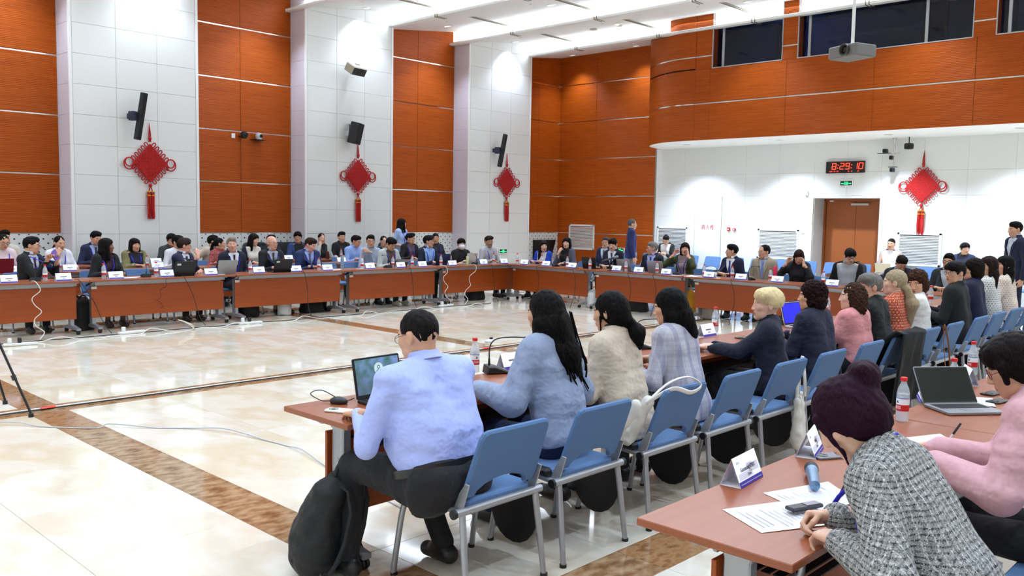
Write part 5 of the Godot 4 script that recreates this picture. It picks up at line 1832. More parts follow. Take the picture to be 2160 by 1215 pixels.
	var sleeve: float = d.get("sl", 0.24 if style == "tee" else 1.0)  # part of the arm that the sleeve covers
	if style == "short": sleeve = 0.3
	var skin := skinmat(hx(SKINS[d.get("sk", "a")]))
	# --- continuous skin: trunk, limbs, neck; head and hands joined on
	var bp: Array = torso.call(-0.014)
	for i in 2:
		bp.append(cap(sh[i], el[i], 0.042 * w, 0.036, 0.03))
		bp.append(cap(el[i], el[i].lerp(wr[i], 0.4), 0.036, 0.036, 0.02))
		bp.append(cap(el[i].lerp(wr[i], 0.4), wr[i], 0.036, 0.024, 0.02))
		bp.append(cap(hip + bt * Vector3((-1.0 if i == 0 else 1.0) * 0.085 * w, -0.0, 0.02), kn[i], 0.078 * w, 0.053, 0.03))
		bp.append(cap(kn[i], kn[i].lerp(an[i], 0.35), 0.053, 0.05, 0.02))
		bp.append(cap(kn[i].lerp(an[i], 0.35), an[i], 0.05, 0.034, 0.02))
		bp.append(cap(an[i], an[i] + (d.get("toe", Vector3(0, -0.045, 0.13))), 0.034, 0.026, 0.02))
	bp.append(cap(nb - bt * Vector3(0, 0.04, 0), hc + bh * Vector3(0, -0.06, -0.028) * hs, 0.056 * (0.86 if fem else 1.0), 0.053 * (0.88 if fem else 1.0), 0.03))
	var bm := mesh_sdf(bp, d.get("bc", 0.012 if near else (0.016 if sleeve < 0.9 else 0.021)))
	var gs := G.new()
	gs.arrays(bm[0], bm[1], bm[2])
	var hp := head_parts(fem, 0.0042 if near else 0.0072)
	gs.arrays(hp[0][0], hp[0][1], hp[0][2], hx3)
	for i in 2:
		var hm := hand_mesh(ps[i], 0.0035 if near else 0.0065)
		var z: Vector3 = hd[i].normalized()
		var y: Vector3 = (-(pn[i] as Vector3) + z * (pn[i] as Vector3).dot(z)).normalized()
		var x := y.cross(z)
		var hsz := 0.93 if fem else 1.0
		gs.arrays(hm[0], hm[1], hm[2], Transform3D(Basis(x * (1.0 if i == 0 else -1.0), y, z) * hsz, wr[i]), i == 1)
	var am := gs.mesh(skin)
	var hcol := hx(d.get("hc", "#120e0d"))
	var cols := [mat(hx("#a8605a") if fem else hx("#a86e5e"), 0.45), mat(hcol.lerp(hx("#3a2a22"), 0.3), 0.7), mat(hx("#e6e2dd"), 0.25), mat(hx("#22140d"), 0.2)]
	for i in 4:
		var g := G.new()
		g.arrays(hp[i + 1][0], hp[i + 1][1], hp[i + 1][2], hx3)
		g.surface(am, cols[i])
	partm("body", am, o)
	# --- clothes
	var gc: float = d.get("tcell", 0.0095 if near else 0.0165)
	var wob: FastNoiseLite = noise(4.5, 2, 5 + int(absf(d.p.x) * 7.0))
	var amp: float = d.get("wr", 0.007 if near else 0.004)
	var coat := style == "suit" or style == "open"
	var grow := 0.012 if coat else 0.004
	grow += d.get("grow", 0.0)
	var tp: Array = torso.call(grow)
	var puff: float = d.get("puff", 0.0)
	for i in 2:
		if sleeve <= 0.02: continue
		var e: Vector3 = el[i]
		var a0 := 0.05 * w + grow * 0.8 + puff * 0.6; var a1 := 0.043 + grow * 0.8 + puff
		if sleeve < 0.55:
			tp.append(cap(sh[i], sh[i].lerp(e, sleeve * 2.0), a0, a0 - 0.004 + puff, 0.04))
		else:
			tp.append(cap(sh[i], e, a0, a1, 0.04))
			var k := (sleeve - 0.5) * 2.0
			tp.append(cap(e, e.lerp(wr[i], k * 0.97), a1, 0.031 + grow * 0.7 + puff * 0.5, 0.025))
	var hem: float = d.get("hem", -0.09 if coat else -0.03)
	if not stand: hem = maxf(hem, -0.1)
	if hem < -0.04 or stand:
		for s in [-1.0, 1.0]: tp.append(cap(T.call(s * 0.075, 0.02, 0), T.call(s * 0.08, hem, 0.0), 0.106 * w + grow, 0.106 * w + grow, 0.05))
	tp.append(cut(T.call(0, hem, 0), bt * Vector3(0, -1, 0), 0.006))
	tp.append(cut(nb + bt * Vector3(0, 0.012, 0.0), bt * Vector3(0, 1, 0.25), 0.006))
	var surf := tp.duplicate()
	if style == "suit":
		tp.append([3, T.call(0, d.get("vb", 0.14), -0.02), Vector3.ZERO, deg_to_rad(d.get("va", 15.0)), 0.0, 0.004, 1, bt])
	elif style == "open":
		tp.append([3, T.call(0, -0.5, -0.02), Vector3.ZERO, deg_to_rad(d.get("va", 4.5)), 0.0, 0.004, 1, bt])
	elif style == "vee":
		tp.append([3, T.call(0, 0.33, -0.02), Vector3.ZERO, deg_to_rad(24), 0.0, 0.004, 1, bt])
	var tmat: Material = d.get("tm", cloth(tc, 0.85, "fold" if near else ""))
	meshpart({"suit": "jacket", "open": "jacket", "tee": "t_shirt", "vee": "blouse"}.get(style, "shirt"), mesh_sdf(tp, gc, wob, amp * 0.7, Vector3(0.7, 2.0, 0.7)), tmat, o)
	var inner: Array = surf
	if coat:
		var ip: Array = torso.call(0.0)
		inner = ip.duplicate()
		ip.append(cut(nb + bt * Vector3(0, 0.006, 0.0), bt * Vector3(0, 1, 0.3), 0.006))
		ip.append(cut(T.call(0, 0, 0.02), bt * Vector3(0, 0, -1), 0.004))
		ip.append(cut(T.call(0, -0.02, 0.02), bt * Vector3(0, -1, 0), 0.004))
		meshpart("shirt", mesh_sdf(ip, gc), cloth(hx(d.get("sc", "#dfe3ea")), 0.85), o)
	if d.get("collar", style != "tee" and style != "vee"):
		var cc := hx(d.get("sc", "#dfe3ea")) if coat else tc
		var r0 := 0.066 if not fem else 0.058
		var g := G.new()
		var cm := cloth(cc, 0.85) if coat or not d.has("tm") else tmat
		g.strip([ring(nb, bt, Vector2(r0 + 0.012, r0 + 0.012), -152, 152, 18, Vector3(0, 0.0, 0.006)), ring(nb, bt, Vector2(r0, r0), -156, 156, 18, Vector3(0, 0.032, 0.01))], 0.004)
		if near: g.strip([ring(nb, bt, Vector2(r0 + 0.003, r0 + 0.003), -156, 156, 18, Vector3(0, 0.034, 0.01)), ring(nb, bt, Vector2(r0 + 0.022, r0 + 0.018), -146, 146, 18, Vector3(0, -0.008, 0.004))], 0.004)
		part("collar", g, cm, o)
		if coat:
			g = G.new()
			g.strip([ring(nb, bt, Vector2(r0 + 0.034, r0 + 0.024), -118, 118, 14, Vector3(0, -0.022, 0.004)), ring(nb, bt, Vector2(r0 + 0.01, r0 + 0.01), -122, 122, 14, Vector3(0, 0.021, 0.004))], 0.007)
			part("jacket_collar", g, tmat, o)
	if style == "suit" and d.get("lapel", true):
		for s in [-1.0, 1.0]:
			var g := G.new()
			var rows := []
			for i in 5:
				var t := i / 4.0
				var y: float = lerpf(0.44, d.get("vb", 0.14) + 0.01, t)
				var xi: float = (y - d.get("vb", 0.14)) * sc * tan(deg_to_rad(d.get("va", 15.0))) / w + 0.002
				var xo: float = xi + lerpf(0.05, 0.006, t) + (0.02 if i == 1 else 0.0)
				var row := []
				for xx in [xi, xo]:
					row.append(onto(surf, T.call(s * xx, y, 0.35), bt * Vector3(0, 0, -1), 0.007))
				if s > 0: row.reverse()
				rows.append(row)
			rows.reverse()
			g.strip(rows, 0.005)
			part("lapel", g, tmat, o)
	if d.has("tie"):
		var g := G.new()
		var rows := []
		for i in 6:
			var y := lerpf(0.455, 0.13, i / 5.0)
			var hw: float = [0.017, 0.013, 0.02, 0.027, 0.032, 0.036][i]
			var row := []
			for xx in [hw, 0.0, -hw]: row.append(onto(inner, T.call(xx / w, y, 0.35), bt * Vector3(0, 0, -1), 0.008 if i > 0 else 0.014))
			rows.append(row)
		g.strip(rows, 0.006)
		part("tie", g, cloth(hx(d.tie), 0.6), o)
	if d.get("lan", false):
		var g := G.new()
		var base: Array = surf if style != "open" else inner
		for s in [-1.0, 1.0]:
			var pts := [nb + bt * Vector3(0, 0.0, -0.075), nb + bt * Vector3(s * 0.06, -0.005, -0.045), nb + bt * Vector3(s * 0.085, -0.03, 0.02)]
			for q in [[0.085, 0.4], [0.065, 0.32], [0.035, 0.22], [0.006, 0.13]]:
				pts.append(onto(base, T.call(s * q[0], q[1], 0.4), bt * Vector3(0, 0, -1), 0.01))
			g.tube(arcp(pts, 3), 0.0085, 5, false, 0.4)
		var bc: Vector3 = onto(base, T.call(0, 0.08, 0.4), bt * Vector3(0, 0, -1), 0.013)
		part("lanyard", g, mat(hx("#2f2ac8"), 0.6), o)
		if d.get("badge", true):
			g = G.new()
			g.box(Vector3.ZERO, Vector3(0.075, 0.1, 0.004), 0.001, Transform3D(bt, bc))
			part("name_badge", g, mat(hx("#e6e6ee"), 0.4), o)
	# --- lower half
	var pc := hx(d.get("pc", "#15151a"))
	var skirt: bool = d.get("skirt", false)
	var tuck: bool = d.get("tuck", false)
	var lp := []
	for i in 2:
		var s := -1.0 if i == 0 else 1.0
		lp.append(cap(T.call(s * 0.076, -0.015 if tuck else 0.03, 0.0), hip + Vector3(s * 0.085 * w, -0.012, 0.03), (0.112 if tuck else 0.1) * w + belly * 0.4, 0.099 * w, 0.05))
		lp.append(cap(hip + Vector3(s * 0.085 * w, -0.01, 0.03), kn[i], 0.093 * w, 0.068, 0.04))
		if not skirt:
			lp.append(cap(kn[i], kn[i].lerp(an[i], 0.96), 0.066, 0.052, 0.02))
	if skirt: lp.append(cap(hip + Vector3(0, 0, 0.05), (kn[0] + kn[1]) * 0.5, 0.09, 0.07, 0.06))
	meshpart("skirt" if skirt else "trousers", mesh_sdf(lp, 0.011 if near else 0.021, wob, 0.006 if near else 0.0, Vector3(1, 1, 1)), cloth(pc, 0.85, "fold" if near else ""), o)
	for i in 2:
		var toe: Vector3 = d.get("toe", Vector3(0, -0.045, 0.13))
		var fl := Vector3(toe.x, 0, toe.z).normalized()
		var q := [cap(an[i] + Vector3(0, -0.035, 0) - fl * 0.035, an[i] + toe, 0.046, 0.038, 0.02), cap(an[i] + Vector3(0, -0.01, 0), an[i] + toe * 0.4, 0.043, 0.042, 0.02), cut(Vector3(0, an[i].y - 0.084, 0), Vector3(0, -1, 0))]
		meshpart("shoe", mesh_sdf(q, 0.008 if near else 0.014), mat(hx(d.get("sh", "#121212")), 0.45), o)
	if d.get("belt", false):
		var g := G.new()
		var row := [[], []]
		for i in 29:
			var a := TAU * i / 28.0
			var dir := bt * Vector3(sin(a), 0, cos(a))
			for k in 2:
				row[k].append(onto(surf.slice(0, 8 if not fem else 10) + ([surf[8]] if belly > 0.0 else []), T.call(0, [0.022, 0.056][k], 0) + dir * 0.5, -dir, 0.014))
		g.strip([row[1], row[0]], 0.005)
		part("belt", g, mat(hx("#1a1613"), 0.35), o)
	# --- head dressing
	if d.get("hair", "short") != "none":
		var hpz: Array = hair_prims(d.get("hair", "short"))
		if d.has("hx"): hpz = d.hx.call()
		var wb: FastNoiseLite = noise(24.0, 2, 9 + int(absf(d.p.x) * 5.0))
		var curly: bool = d.get("hair", "") in ["curly", "mop"]
		var hm := mesh_sdf(hpz, 0.0052 if near else 0.0095, wb, (0.012 if curly else 0.005) if near else (0.012 if curly else 0.006), Vector3(1.4, 0.5, 1.4) if not curly else Vector3(1.6, 1.6, 1.6))
		var g := G.new()
		g.arrays(hm[0], hm[1], hm[2], hx3)
		if d.has("strands"):
			var rg := RandomNumberGenerator.new(); rg.seed = 4
			for i in int(d.strands):
				var x0 := rg.randf_range(-0.11, 0.07)
				var y0 := rg.randf_range(-0.26, -0.12)
				var pts := [Vector3(x0 * 0.8, y0 + 0.14, -0.135)]
				var ph := rg.randf() * TAU
				var ln := rg.randf_range(0.16, 0.3)
				for k in 9:
					var t := (k + 1) / 9.0
					pts.append(Vector3(x0 - 0.07 * t + sin(ph + t * 6.5) * 0.016 * t, y0 + 0.14 - 0.1 - ln * t, -0.15 - 0.015 * sin(t * 4.0 + ph)))
				var pw := []
				for q in pts: pw.append(hx3 * q)
				g.tube(arcp(pw, 2), 0.0035 if i % 3 else 0.006, 4)
		part("hair", g, hairmat(hcol), o)
		if d.has("pearl"):
			g = G.new()
			var pe: Vector3 = d.pearl
			for k in 3: g.lathe([Vector2(0, -0.009), Vector2(0.006, -0.007), Vector2(0.009, 0), Vector2(0.006, 0.007), Vector2(0, 0.009)], Transform3D(Basis(), hx3 * (pe + Vector3((k - 1) * 0.013, -absf(k - 1) * 0.006, 0.0))), 8)
			part("hair_tie", g, mat(hx("#e8e2de"), 0.2), o)
	if d.has("gl"):
		var g := G.new()
		var rw: float = d.get("glr", 0.0022 if not near else 0.0014)
		for s in [-1.0, 1.0]:
			var pts := []
			for i in 14:
				var a := TAU * i / 14.0
				pts.append(hx3 * Vector3(s * 0.034 + cos(a) * 0.024, 0.0 + sin(a) * 0.0185, 0.1 - absf(s * 0.034 + cos(a) * 0.024) * 0.12))
			g.tube(pts, rw, 5, true)
			g.tube([hx3 * Vector3(s * 0.058, 0.006, 0.093), hx3 * Vector3(s * 0.077, 0.012, 0.05), hx3 * Vector3(s * 0.083, 0.016, -0.005), hx3 * Vector3(s * 0.08, -0.004, -0.03)], rw, 5)
		g.tube([hx3 * Vector3(-0.01, 0.003, 0.099), hx3 * Vector3(0, 0.006, 0.103), hx3 * Vector3(0.01, 0.003, 0.099)], rw, 5)
		part("glasses", g, mat(hx(d.gl), 0.3), o)
	if d.get("mask", false):
		var g := G.new()
		var hm := mesh_sdf([ell(Vector3(0, -0.045, 0.045), Vector3(0.069, 0.062, 0.072)), ell(Vector3(0, -0.045, 0.1), Vector3(0.03, 0.045, 0.028), 0.03), cut(Vector3(0, 0.0, 0.1), Vector3(0, 1, -0.25)), cut(Vector3(0, 0, 0.015), Vector3(0, 0, -1))], 0.006)
		g.arrays(hm[0], hm[1], hm[2], hx3)
		part("face_mask", g, mat(hx("#eceef0"), 0.8), o)
	if d.get("beard", false):
		var g := G.new()
		var hm := mesh_sdf([ell(Vector3(0, -0.05, 0.03), Vector3(0.067, 0.07, 0.066)), cap(Vector3(-0.02, -0.05, 0.092), Vector3(0.02, -0.05, 0.092), 0.009, 0.009), ell(Vector3(0, 0.0, 0.06), Vector3(0.075, 0.05, 0.09), 0.01, 1), ell(Vector3(0, -0.064, 0.1), Vector3(0.022, 0.006, 0.02), 0.004, 1), cut(Vector3(0, 0, 0.0), Vector3(0, 0, -1))], 0.006)
		g.arrays(hm[0], hm[1], hm[2], hx3)
		part("beard", g, hairmat(hx(d.get("bdc", "#6d6763"))), o)
	o.set_meta("rig", [hip, nb, hc, bt, bh, sc, w, sh, el, wr, surf, hs])
	return o

# ---------------------------------------------------------------- particular hair and cloth
func wavy_hair() -> Array:
	return [ell(Vector3(0, 0.036, -0.02), Vector3(0.086, 0.1, 0.104)), ell(Vector3(0, -0.05, -0.05), Vector3(0.098, 0.12, 0.085), 0.04), cap(Vector3(0.0, -0.08, -0.075), Vector3(-0.03, -0.24, -0.115), 0.085, 0.075, 0.05), cap(Vector3(-0.03, -0.24, -0.115), Vector3(-0.1, -0.38, -0.12), 0.075, 0.042, 0.04), cap(Vector3(-0.06, -0.12, -0.07), Vector3(-0.13, -0.34, -0.1), 0.05, 0.03, 0.04), cap(Vector3(-0.13, -0.33, -0.1), Vector3(-0.19, -0.36, -0.08), 0.03, 0.014, 0.03), cap(Vector3(0.07, -0.06, -0.02), Vector3(0.095, -0.25, 0.0), 0.045, 0.03, 0.04), cap(Vector3(0.095, -0.25, 0.0), Vector3(0.1, -0.36, 0.06), 0.03, 0.012, 0.03), cap(Vector3(0.03, -0.2, -0.12), Vector3(0.0, -0.37, -0.13), 0.04, 0.016, 0.03), ell(Vector3(0, -0.06, 0.105), Vector3(0.064, 0.112, 0.085), 0.012, 1)]
func low_tail() -> Array:
	return [ell(Vector3(0, 0.036, -0.02), Vector3(0.085, 0.1, 0.106)), ell(Vector3(0, -0.02, -0.05), Vector3(0.086, 0.085, 0.082), 0.04), ell(Vector3(-0.01, -0.06, -0.1), Vector3(0.04, 0.035, 0.04), 0.03), cap(Vector3(-0.03, -0.08, -0.125), Vector3(-0.05, -0.14, -0.145), 0.03, 0.05, 0.02), cap(Vector3(-0.05, -0.14, -0.145), Vector3(-0.075, -0.225, -0.14), 0.05, 0.026, 0.03), cap(Vector3(-0.08, -0.12, -0.14), Vector3(-0.1, -0.17, -0.13), 0.022, 0.012, 0.02), ell(Vector3(0, -0.05, 0.095), Vector3(0.07, 0.1, 0.078), 0.01, 1), cap(Vector3(0.078, -0.02, 0.03), Vector3(0.08, -0.11, 0.035), 0.008, 0.003, 0.01)]
func straight_hair() -> Array:
	return [ell(Vector3(0, 0.036, -0.02), Vector3(0.088, 0.102, 0.106)), ell(Vector3(0, -0.05, -0.045), Vector3(0.097, 0.11, 0.085), 0.04), cap(Vector3(-0.02, -0.08, -0.07), Vector3(-0.06, -0.19, -0.1), 0.08, 0.06, 0.05), cap(Vector3(-0.07, -0.1, -0.06), Vector3(-0.14, -0.24, -0.08), 0.05, 0.024, 0.04), cap(Vector3(0.06, -0.06, -0.02), Vector3(0.075, -0.2, 0.03), 0.042, 0.025, 0.04), ell(Vector3(0, -0.06, 0.105), Vector3(0.064, 0.112, 0.085), 0.012, 1), cut(Vector3(-0.1, -0.25, 0), Vector3(-0.25, -1, 0), 0.01)]
func blond_tail() -> Array:
	return [ell(Vector3(0, 0.034, -0.02), Vector3(0.084, 0.1, 0.105)), ell(Vector3(0, -0.04, -0.1), Vector3(0.035, 0.035, 0.04), 0.03), cap(Vector3(0, -0.07, -0.13), Vector3(-0.02, -0.2, -0.17), 0.035, 0.062, 0.03), cap(Vector3(-0.02, -0.2, -0.17), Vector3(-0.05, -0.42, -0.15), 0.062, 0.03, 0.03), ell(Vector3(0, -0.045, 0.095), Vector3(0.07, 0.1, 0.078), 0.01, 1), cut(Vector3(0, -0.43, 0), Vector3(0, -1, 0))]
func plum_bun() -> Array:
	return [ell(Vector3(0, 0.036, -0.02), Vector3(0.088, 0.103, 0.108)), ell(Vector3(0, -0.02, -0.05), Vector3(0.084, 0.08, 0.08), 0.04), ell(Vector3(-0.025, 0.085, -0.115), Vector3(0.062, 0.052, 0.052), 0.012), cap(Vector3(-0.07, 0.085, -0.1), Vector3(0.02, 0.11, -0.13), 0.028, 0.02, 0.012), cap(Vector3(0.055, 0.06, 0.07), Vector3(0.074, -0.06, 0.06), 0.014, 0.006, 0.012), cap(Vector3(0.074, -0.06, 0.06), Vector3(0.07, -0.19, 0.085), 0.006, 0.0025, 0.01), cap(Vector3(-0.055, 0.06, 0.07), Vector3(-0.076, -0.06, 0.055), 0.014, 0.006, 0.012), cap(Vector3(-0.076, -0.06, 0.055), Vector3(-0.074, -0.16, 0.08), 0.006, 0.0025, 0.01), ell(Vector3(0, -0.045, 0.1), Vector3(0.068, 0.1, 0.078), 0.01, 1)]
func short_bob() -> Array:
	return [ell(Vector3(0, 0.04, -0.018), Vector3(0.094, 0.102, 0.108)), ell(Vector3(0, -0.01, -0.045), Vector3(0.094, 0.085, 0.086), 0.03), ell(Vector3(0, 0.07, 0.03), Vector3(0.084, 0.06, 0.074)), cap(Vector3(0.078, 0.03, 0.045), Vector3(0.084, -0.035, 0.05), 0.02, 0.012, 0.02), cap(Vector3(-0.078, 0.03, 0.045), Vector3(-0.084, -0.035, 0.05), 0.02, 0.012, 0.02), ell(Vector3(0, -0.055, 0.1), Vector3(0.068, 0.09, 0.07), 0.01, 1), cut(Vector3(0, -0.075, 0), Vector3(0, -1, 0.25), 0.012)]
func texcloth(key: String, im: Image, sc: float) -> StandardMaterial3D:
	var m := StandardMaterial3D.new()
	m.albedo_texture = ImageTexture.create_from_image(im)
	m.uv1_triplanar = true
	m.uv1_scale = Vector3.ONE * sc
	m.roughness = 0.9
	m.normal_enabled = true
	m.normal_texture = weave_n
	m.normal_scale = 0.6
	mats[key] = m
	return m
func tweed() -> StandardMaterial3D:
	if mats.has("tweed"): return mats["tweed"]
	var im := Image.create(256, 256, false, Image.FORMAT_RGB8)
	var rg := RandomNumberGenerator.new(); rg.seed = 8
	for y in 256:
		for x in 256:
			var v := rg.randf()
			var c := hx("#c9c8c4").lerp(hx("#3a3a3c"), 1.0 if v < 0.3 else v * 0.25)
			im.set_pixel(x, y, c)
	for j in 16:
		for k in 60:
			if rg.randf() < 0.82: im.fill_rect(Rect2i(int(k * 4.3), j * 16 + rg.randi() % 3, rg.randi_range(3, 6), rg.randi_range(3, 6)), hx("#17171a"))
	for j in 9:
		for k in 70:
			if rg.randf() < 0.7: im.fill_rect(Rect2i(j * 28 + rg.randi() % 4, int(k * 3.7), rg.randi_range(2, 4), rg.randi_range(2, 4)), hx("#efeeea"))
			if rg.randf() < 0.5: im.fill_rect(Rect2i(j * 28 + 14 + rg.randi() % 3, int(k * 3.7), 3, 3), hx("#1c1c1f"))
	return texcloth("tweed", im, 4.2)
func plaid() -> StandardMaterial3D:
	if mats.has("plaid"): return mats["plaid"]
	var im := Image.create(256, 256, false, Image.FORMAT_RGB8)
	var rg := RandomNumberGenerator.new(); rg.seed = 6
	for y in 256:
		for x in 256:
			var c := hx("#c6c4cc")
			if x % 128 < 52: c = c.lerp(hx("#8b8ba6"), 0.62)
			if y % 128 < 30: c = c.lerp(hx("#9a98ae"), 0.35)
			if (x % 128) in [70, 71, 104, 105] or (y % 128) in [60, 61, 100, 101]: c = c.lerp(hx("#77779a"), 0.5)
			im.set_pixel(x, y, c * rg.randf_range(0.86, 1.06))
	return texcloth("plaid", im, 5.0)
func dotted(a: Color, b: Color) -> StandardMaterial3D:
	var key := "dot" + a.to_html() + b.to_html()
	if mats.has(key): return mats[key]
	var im := Image.create(128, 128, false, Image.FORMAT_RGB8)
	im.fill(a)
	for j in 8:
		for i in 8:
			var c := Vector2i(i * 16 + (8 if j % 2 else 0), j * 16)
			im.fill_rect(Rect2i(c.x % 128, c.y, 7, 5), b)
			im.fill_rect(Rect2i((c.x + 2) % 128, c.y + 7, 3, 4), b.lerp(a, 0.3))
	return texcloth(key, im, 5.0)
func build_people() -> void:
	person({l = "man in black suit with headset holding up a purple phone", p = Vector3(4.15, 0, -13.50), y = 0, t = 1.323, lean = 8, top = "suit", tc = "#111217", sc = "#ccd2e0", tie = "#3a1a26", lan = true, badge = false, tw = 38, hy = 22, hp = 4, gl = "#6d6a66", rw = Vector3(0.16, 1.0, 0.36), lw = Vector3(0.3, 1.0, 0.33), rd = Vector3(0.2, 1, 0.3), ld = Vector3(-0.1, 1, 0.3), rp = Vector3(0.6, 0, 1), lp = Vector3(-0.6, 0, 1), rh = "phone", lh = "phone"})
	person({l = "woman with long black hair in black blazer writing in a notebook", p = Vector3(5.21, 0, -13.50), y = 0, t = 1.297, lean = 8, f = true, top = "open", va = 6.0, tc = "#0e0e12", sc = "#2a0f24", sk = "d", hair = "long", lan = true, hy = 52, tw = 10, arm = "write", skirt = true, sh = "#3a2118", lh = "rest"})
	person({l = "man in navy suit resting his chin on his hand", p = Vector3(6.40, 0, -13.50), y = 0, t = 1.290, lean = 8, top = "suit", tc = "#171d38", sc = "#d5d9e4", tie = "#1d1d24", sk = "e", hc = "#2e211b", hair = "side", gl = "#2a2826", tw = 30, hy = 42, hp = 3, arm = "chin", rw = Vector3(0.14, 1.03, 0.34), rd = Vector3(0.2, 1, -0.4), pc = "#241a18", sh = "#2a1612"})
	person({l = "grey haired man in dark suit and dark tie glancing sideways", p = Vector3(7.28, 0, -13.50), y = 0, t = 1.300, lean = 8, top = "suit", tc = "#141828", sc = "#e2e4ea", tie = "#11152a", sk = "e", hc = "#85796a", lan = true, hy = -22, hp = -4, hr = -4, arm = "lap"})
	person({l = "bald man with round dark glasses in dark suit", p = Vector3(8.01, 0, -13.50), y = 0, t = 1.321, lean = 8, top = "suit", tc = "#14161e", sc = "#a9b0bd", tie = "#262c40", sk = "e", hair = "bald", hc = "#a2907f", lan = true, gl = "#3b2220", hy = 12, arm = "fold", pc = "#8b7450"})
	person({l = "man in bright navy suit looking down at his hands", p = Vector3(8.73, 0, -13.50), y = 0, t = 1.285, lean = 10, top = "suit", tc = "#1c2b58", sc = "#9fb2e6", tie = "#4a5670", sk = "e", hc = "#2c1c14", lan = true, hy = 24, hp = 22, w = 1.08, arm = "fold"})
	person({l = "man in grey shirt with glasses hugging his own shoulder", p = Vector3(10.35, 0, -13.78), y = 0, t = 1.322, lean = 8, tc = "#a3abbf", gl = "#4a4a4a", hy = -22, tw = -8, lw = Vector3(-0.14, 1.0, 0.2), ld = Vector3(-1, 0.35, -0.1), lp = Vector3(0, -0.1, -1), lh = "cup", sh = "#16171c"})
	person({l = "young man with glasses in light grey jacket looking down", p = Vector3(10.46, 0, -13.36), y = 0, t = 1.288, lean = 8, top = "open", va = 6.0, tc = "#b4b8b6", sc = "#4c4540", lan = true, gl = "#3a3a3a", hair = "fringe", hp = 20, hy = 6, sh = "#9a958c"})
	person({l = "young man in navy blazer behind an open blue laptop", p = Vector3(11.56, 0, -13.50), y = 0, t = 1.316, lean = 8, top = "open", va = 7.5, tc = "#17223a", sc = "#8fb6ee", lan = true, gl = "#66615c", hair = "side", hy = 36, arm = "laptop"})
	person({l = "man in black t-shirt wearing a white face mask", p = Vector3(12.45, 0, -13.50), y = 0, t = 1.254, lean = 12, top = "tee", tc = "#0c0c0e", mask = true, gl = "#2a2a2a", hair = "fringe", hy = -28, arm = "fold", sk = "c", w = 1.08})
	person({l = "bearded man with glasses in pale grey shirt", p = Vector3(13.28, 0, -13.50), y = 0, t = 1.299, lean = 8, tc = "#b3aeb2", beard = true, bdc = "#857d76", hair = "side", hc = "#241f1c", lan = true, gl = "#1e1e1e", hy = -14, sk = "b", w = 1.06})
	person({l = "woman in pale pink blouse with glasses at the left edge", p = Vector3(4.33, 0, -15.25), y = 0, t = 1.315, lean = 8, f = true, tc = "#dcc6ca", hair = "pony", lan = true, gl = "#4a4a4a", hp = 16, hy = 8})
	person({l = "woman in white jacket covering her face with one hand", p = Vector3(5.15, 0, -15.25), y = 0, t = 1.283, lean = 12, f = true, top = "open", tc = "#dedee6", sc = "#d2d2de", hair = "pony", lan = true, arm = "face", hp = 8, hy = 10})
	person({l = "woman with chin length hair in olive coat over navy top", p = Vector3(6.39, 0, -15.25), y = 0, t = 1.236, lean = 8, f = true, top = "open", va = 8.0, tc = "#77744a", sc = "#121630", lan = true, hair = "bob", hc = "#1a0f0e", hy = 8, grow = 0.012, arm = "fold"})
	person({l = "dark haired person in striped top behind the chin resting man", p = Vector3(7.16, 0, -15.25), y = 0, t = 1.282, lean = 8, top = "tee", sl = 1.0, tc = "#dadade", hy = 25, hair = "fringe"})
	person({l = "woman in red patterned blouse with glasses in profile", p = Vector3(7.95, 0, -15.25), y = 0, t = 1.236, lean = 8, f = true, tm = dotted(hx("#8c1f24"), hx("#d8b9b4")), tc = "#8c1f24", hair = "pony", gl = "#4a3a3a", lan = true, hy = 52, tw = 15})
	person({l = "woman with long wavy hair, navy cardigan and white blouse", p = Vector3(8.65, 0, -15.25), y = 0, t = 1.313, lean = 8, f = true, top = "open", va = 8.5, tc = "#121731", sc = "#dcd6ca", hair = "long", hc = "#18100e", hy = 22, hp = 8, sk = "c"})
	person({l = "man in pale blue shirt with glasses looking down", p = Vector3(11.00, 0, -15.25), y = 0, t = 1.269, lean = 12, tc = "#8eabe4", gl = "#2e2e2e", hy = 26, hp = 14, arm = "fold"})
	person({l = "woman with glasses and dark vest between two men", p = Vector3(11.81, 0, -15.25), y = 0, t = 1.255, lean = 8, f = true, top = "vee", tc = "#23283c", hair = "pony", gl = "#555555", lan = true, hy = -20, sk = "c"})
	person({l = "person with short black hair and glasses in black jacket", p = Vector3(12.53, 0, -15.25), y = 0, t = 1.315, lean = 8, top = "open", va = 5.5, tc = "#111114", sc = "#5d4c5a", lan = true, gl = "#2a2a2a", hy = 26, hair = "side"})
	person({l = "man in dark polo shirt looking towards the left", p = Vector3(13.30, 0, -15.25), y = 0, t = 1.314, lean = 8, top = "short", tc = "#1f232c", lan = true, badge = false, hy = -38, hair = "buzz", sk = "b"})
	person({l = "black haired person behind the pink blouse woman", p = Vector3(4.69, 0, -16.38), y = 0, t = 1.347, lean = 8, tc = "#c8c1b2", hy = 5})
	person({l = "man in navy suit seated against the first white pier", p = Vector3(6.15, 0, -16.38), y = 0, t = 1.331, lean = 8, top = "suit", tc = "#1a2244", sc = "#aab7de", lan = true, hy = 14, hp = 14, tie = "#222a44"})
	person({l = "man with glasses in charcoal jacket against the first pier", p = Vector3(7.57, 0, -16.38), y = 0, t = 1.285, lean = 8, top = "open", tc = "#333a3a", sc = "#23262c", gl = "#2a2a2a", hair = "fringe", hy = -4})
	person({l = "person in beige hooded coat stretching an arm sideways", p = Vector3(8.40, 0, -16.38), y = 0, t = 1.246, lean = 8, top = "open", tc = "#bfae9c", sc = "#a39284", hy = 40, tw = 20, grow = 0.015, rw = Vector3(-0.55, 0.98, 0.12), rd = Vector3(-1, 0.1, 0.2)})
